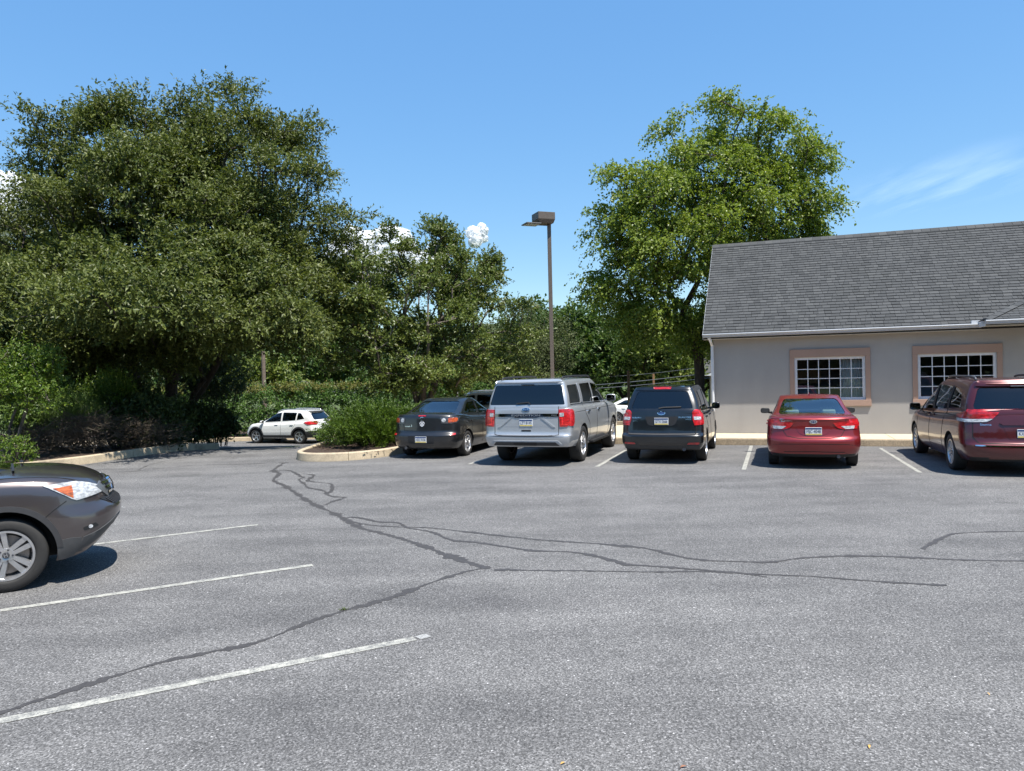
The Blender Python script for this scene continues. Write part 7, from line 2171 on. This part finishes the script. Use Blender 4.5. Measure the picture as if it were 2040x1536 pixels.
# ---- shrubs of the left bed
def pl(D, *r_): return px_lobes(D, list(r_))
lz = pl(18.6, (30, 765, 70, 50, 0), (-40, 730, 70, 60, .3), (75, 735, 42, 36, .2), (90, 785, 36, 22, -.2))
tree('small_tree', (-12.9, 18.8, .15), lz, 105, 'small lime green leafy tree at the left edge', LF_LIME, M_BARK_P, 401, fork=.8, stems=5, stem_spread=.35, r_tip=.010, clump=.33, twigs=14, leaves=9, tl=.30, leaf=(.085, .042), flat=.8, inner=.35, droop=.1)
shrub('weed_clump', (-11.9, 17.75, .16), [(-11.95, 17.7, .42, .45, .3, .28)], 26, 'pale green weeds by the kerb behind the grey-brown bonnet', LF_LIME, 402, clump=.16, twigs=9, leaves=7, tl=.16, leaf=(.06, .03), cat='weeds')
shrub('yew_bush', (-11.1, 20.8, .15), pl(20.6, (140, 815, 40, 26, 0), (175, 830, 26, 18, -.2), (120, 840, 30, 20, .2)), 90, 'mid green yew bush above the dead twigs', LF_YEW, 403, clump=.22, twigs=13, leaves=11, tl=.3, leaf=(.05, .014), spread=.5)
shrub('leafy_bush', (-11.2, 22.6, .15), pl(22.4, (215, 775, 38, 26, 0), (240, 790, 26, 18, 0), (190, 790, 30, 20, .2)), 80, 'bright long-leaved bush in a patch of sun left of the big trunk', LF_LIME, 404, clump=.22, twigs=10, leaves=8, tl=.3, leaf=(.10, .03))
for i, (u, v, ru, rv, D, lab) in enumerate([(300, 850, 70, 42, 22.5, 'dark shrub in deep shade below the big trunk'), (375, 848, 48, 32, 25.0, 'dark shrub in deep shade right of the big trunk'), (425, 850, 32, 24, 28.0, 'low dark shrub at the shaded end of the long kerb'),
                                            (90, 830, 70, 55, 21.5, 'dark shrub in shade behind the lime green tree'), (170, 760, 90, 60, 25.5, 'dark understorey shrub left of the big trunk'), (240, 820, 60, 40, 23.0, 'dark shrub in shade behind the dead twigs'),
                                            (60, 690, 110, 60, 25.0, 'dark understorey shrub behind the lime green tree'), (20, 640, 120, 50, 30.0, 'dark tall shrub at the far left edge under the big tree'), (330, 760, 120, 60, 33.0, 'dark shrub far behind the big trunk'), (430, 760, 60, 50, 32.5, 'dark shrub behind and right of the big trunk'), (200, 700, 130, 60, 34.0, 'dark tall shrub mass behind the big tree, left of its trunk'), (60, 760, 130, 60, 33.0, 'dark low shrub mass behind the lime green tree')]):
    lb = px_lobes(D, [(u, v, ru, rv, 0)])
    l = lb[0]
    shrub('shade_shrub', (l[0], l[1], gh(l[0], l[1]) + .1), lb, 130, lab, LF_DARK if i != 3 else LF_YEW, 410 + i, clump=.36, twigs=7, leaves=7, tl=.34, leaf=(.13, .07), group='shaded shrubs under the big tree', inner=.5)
# dead juniper: bare tangled twigs along the kerb
def deadwood(base, lobes, n, label, seed):
    rg = random.Random(seed)
    q = MB()
    for i in range(n):
        l = rg.choice(lobes)
        p = Vector((l[0] + rg.uniform(-1, 1) * l[3], l[1] + rg.uniform(-1, .6) * l[4], l[2] + rg.uniform(-1, .9) * l[5]))
        a = rg.gauss(-0.5, 1.0)
        d = Vector((math.cos(a), math.sin(a) * .8 - .3, rg.uniform(-.25, .55))).normalized()
        L = rg.uniform(.25, .75)
        m = p + d * L * .5 + Vector((0, 0, rg.uniform(-.02, .09)))
        e = p + d * L + Vector((rg.uniform(-.06, .06), rg.uniform(-.06, .06), rg.uniform(-.05, .12)))
        r0 = rg.uniform(.004, .011)
        q.tube([p, m, e], [r0, r0 * .8, r0 * .3], 4, False)
        for k in range(3):
            s = p.lerp(e, rg.uniform(.3, .95)); dd = (d + Vector((rg.uniform(-1, 1), rg.uniform(-1, 1), rg.uniform(-.3, .8)))).normalized() * L * .35
            q.tube([s, s + dd], [r0 * .5, r0 * .2], 3, False)
    me = q.mesh('dead_shrub'); me.transform(Matrix.Translation(-Vector(base)))
    o = link_mesh('dead_shrub', me, M_DEAD); o.location = base
    return tag(o, label, 'dead shrub', 'dead shrubs along the left kerb')
deadwood((-10.9, 19.9, .15), px_lobes(19.9, [(150, 868, 44, 30, 0), (170, 850, 30, 20, .2), (120, 880, 36, 20, 0)]), 520, 'sunlit tangle of bare tan twigs behind the kerb', 31)
deadwood((-10.0, 21.4, .15), px_lobes(21.3, [(240, 862, 48, 28, 0), (300, 868, 50, 24, .3)]), 420, 'shaded tangle of bare brown twigs right of the sunlit one', 32)
deadwood((-11.9, 19.3, .15), px_lobes(19.4, [(70, 880, 40, 26, 0)]), 200, 'shaded bare twigs left of the sunlit tangle', 33)
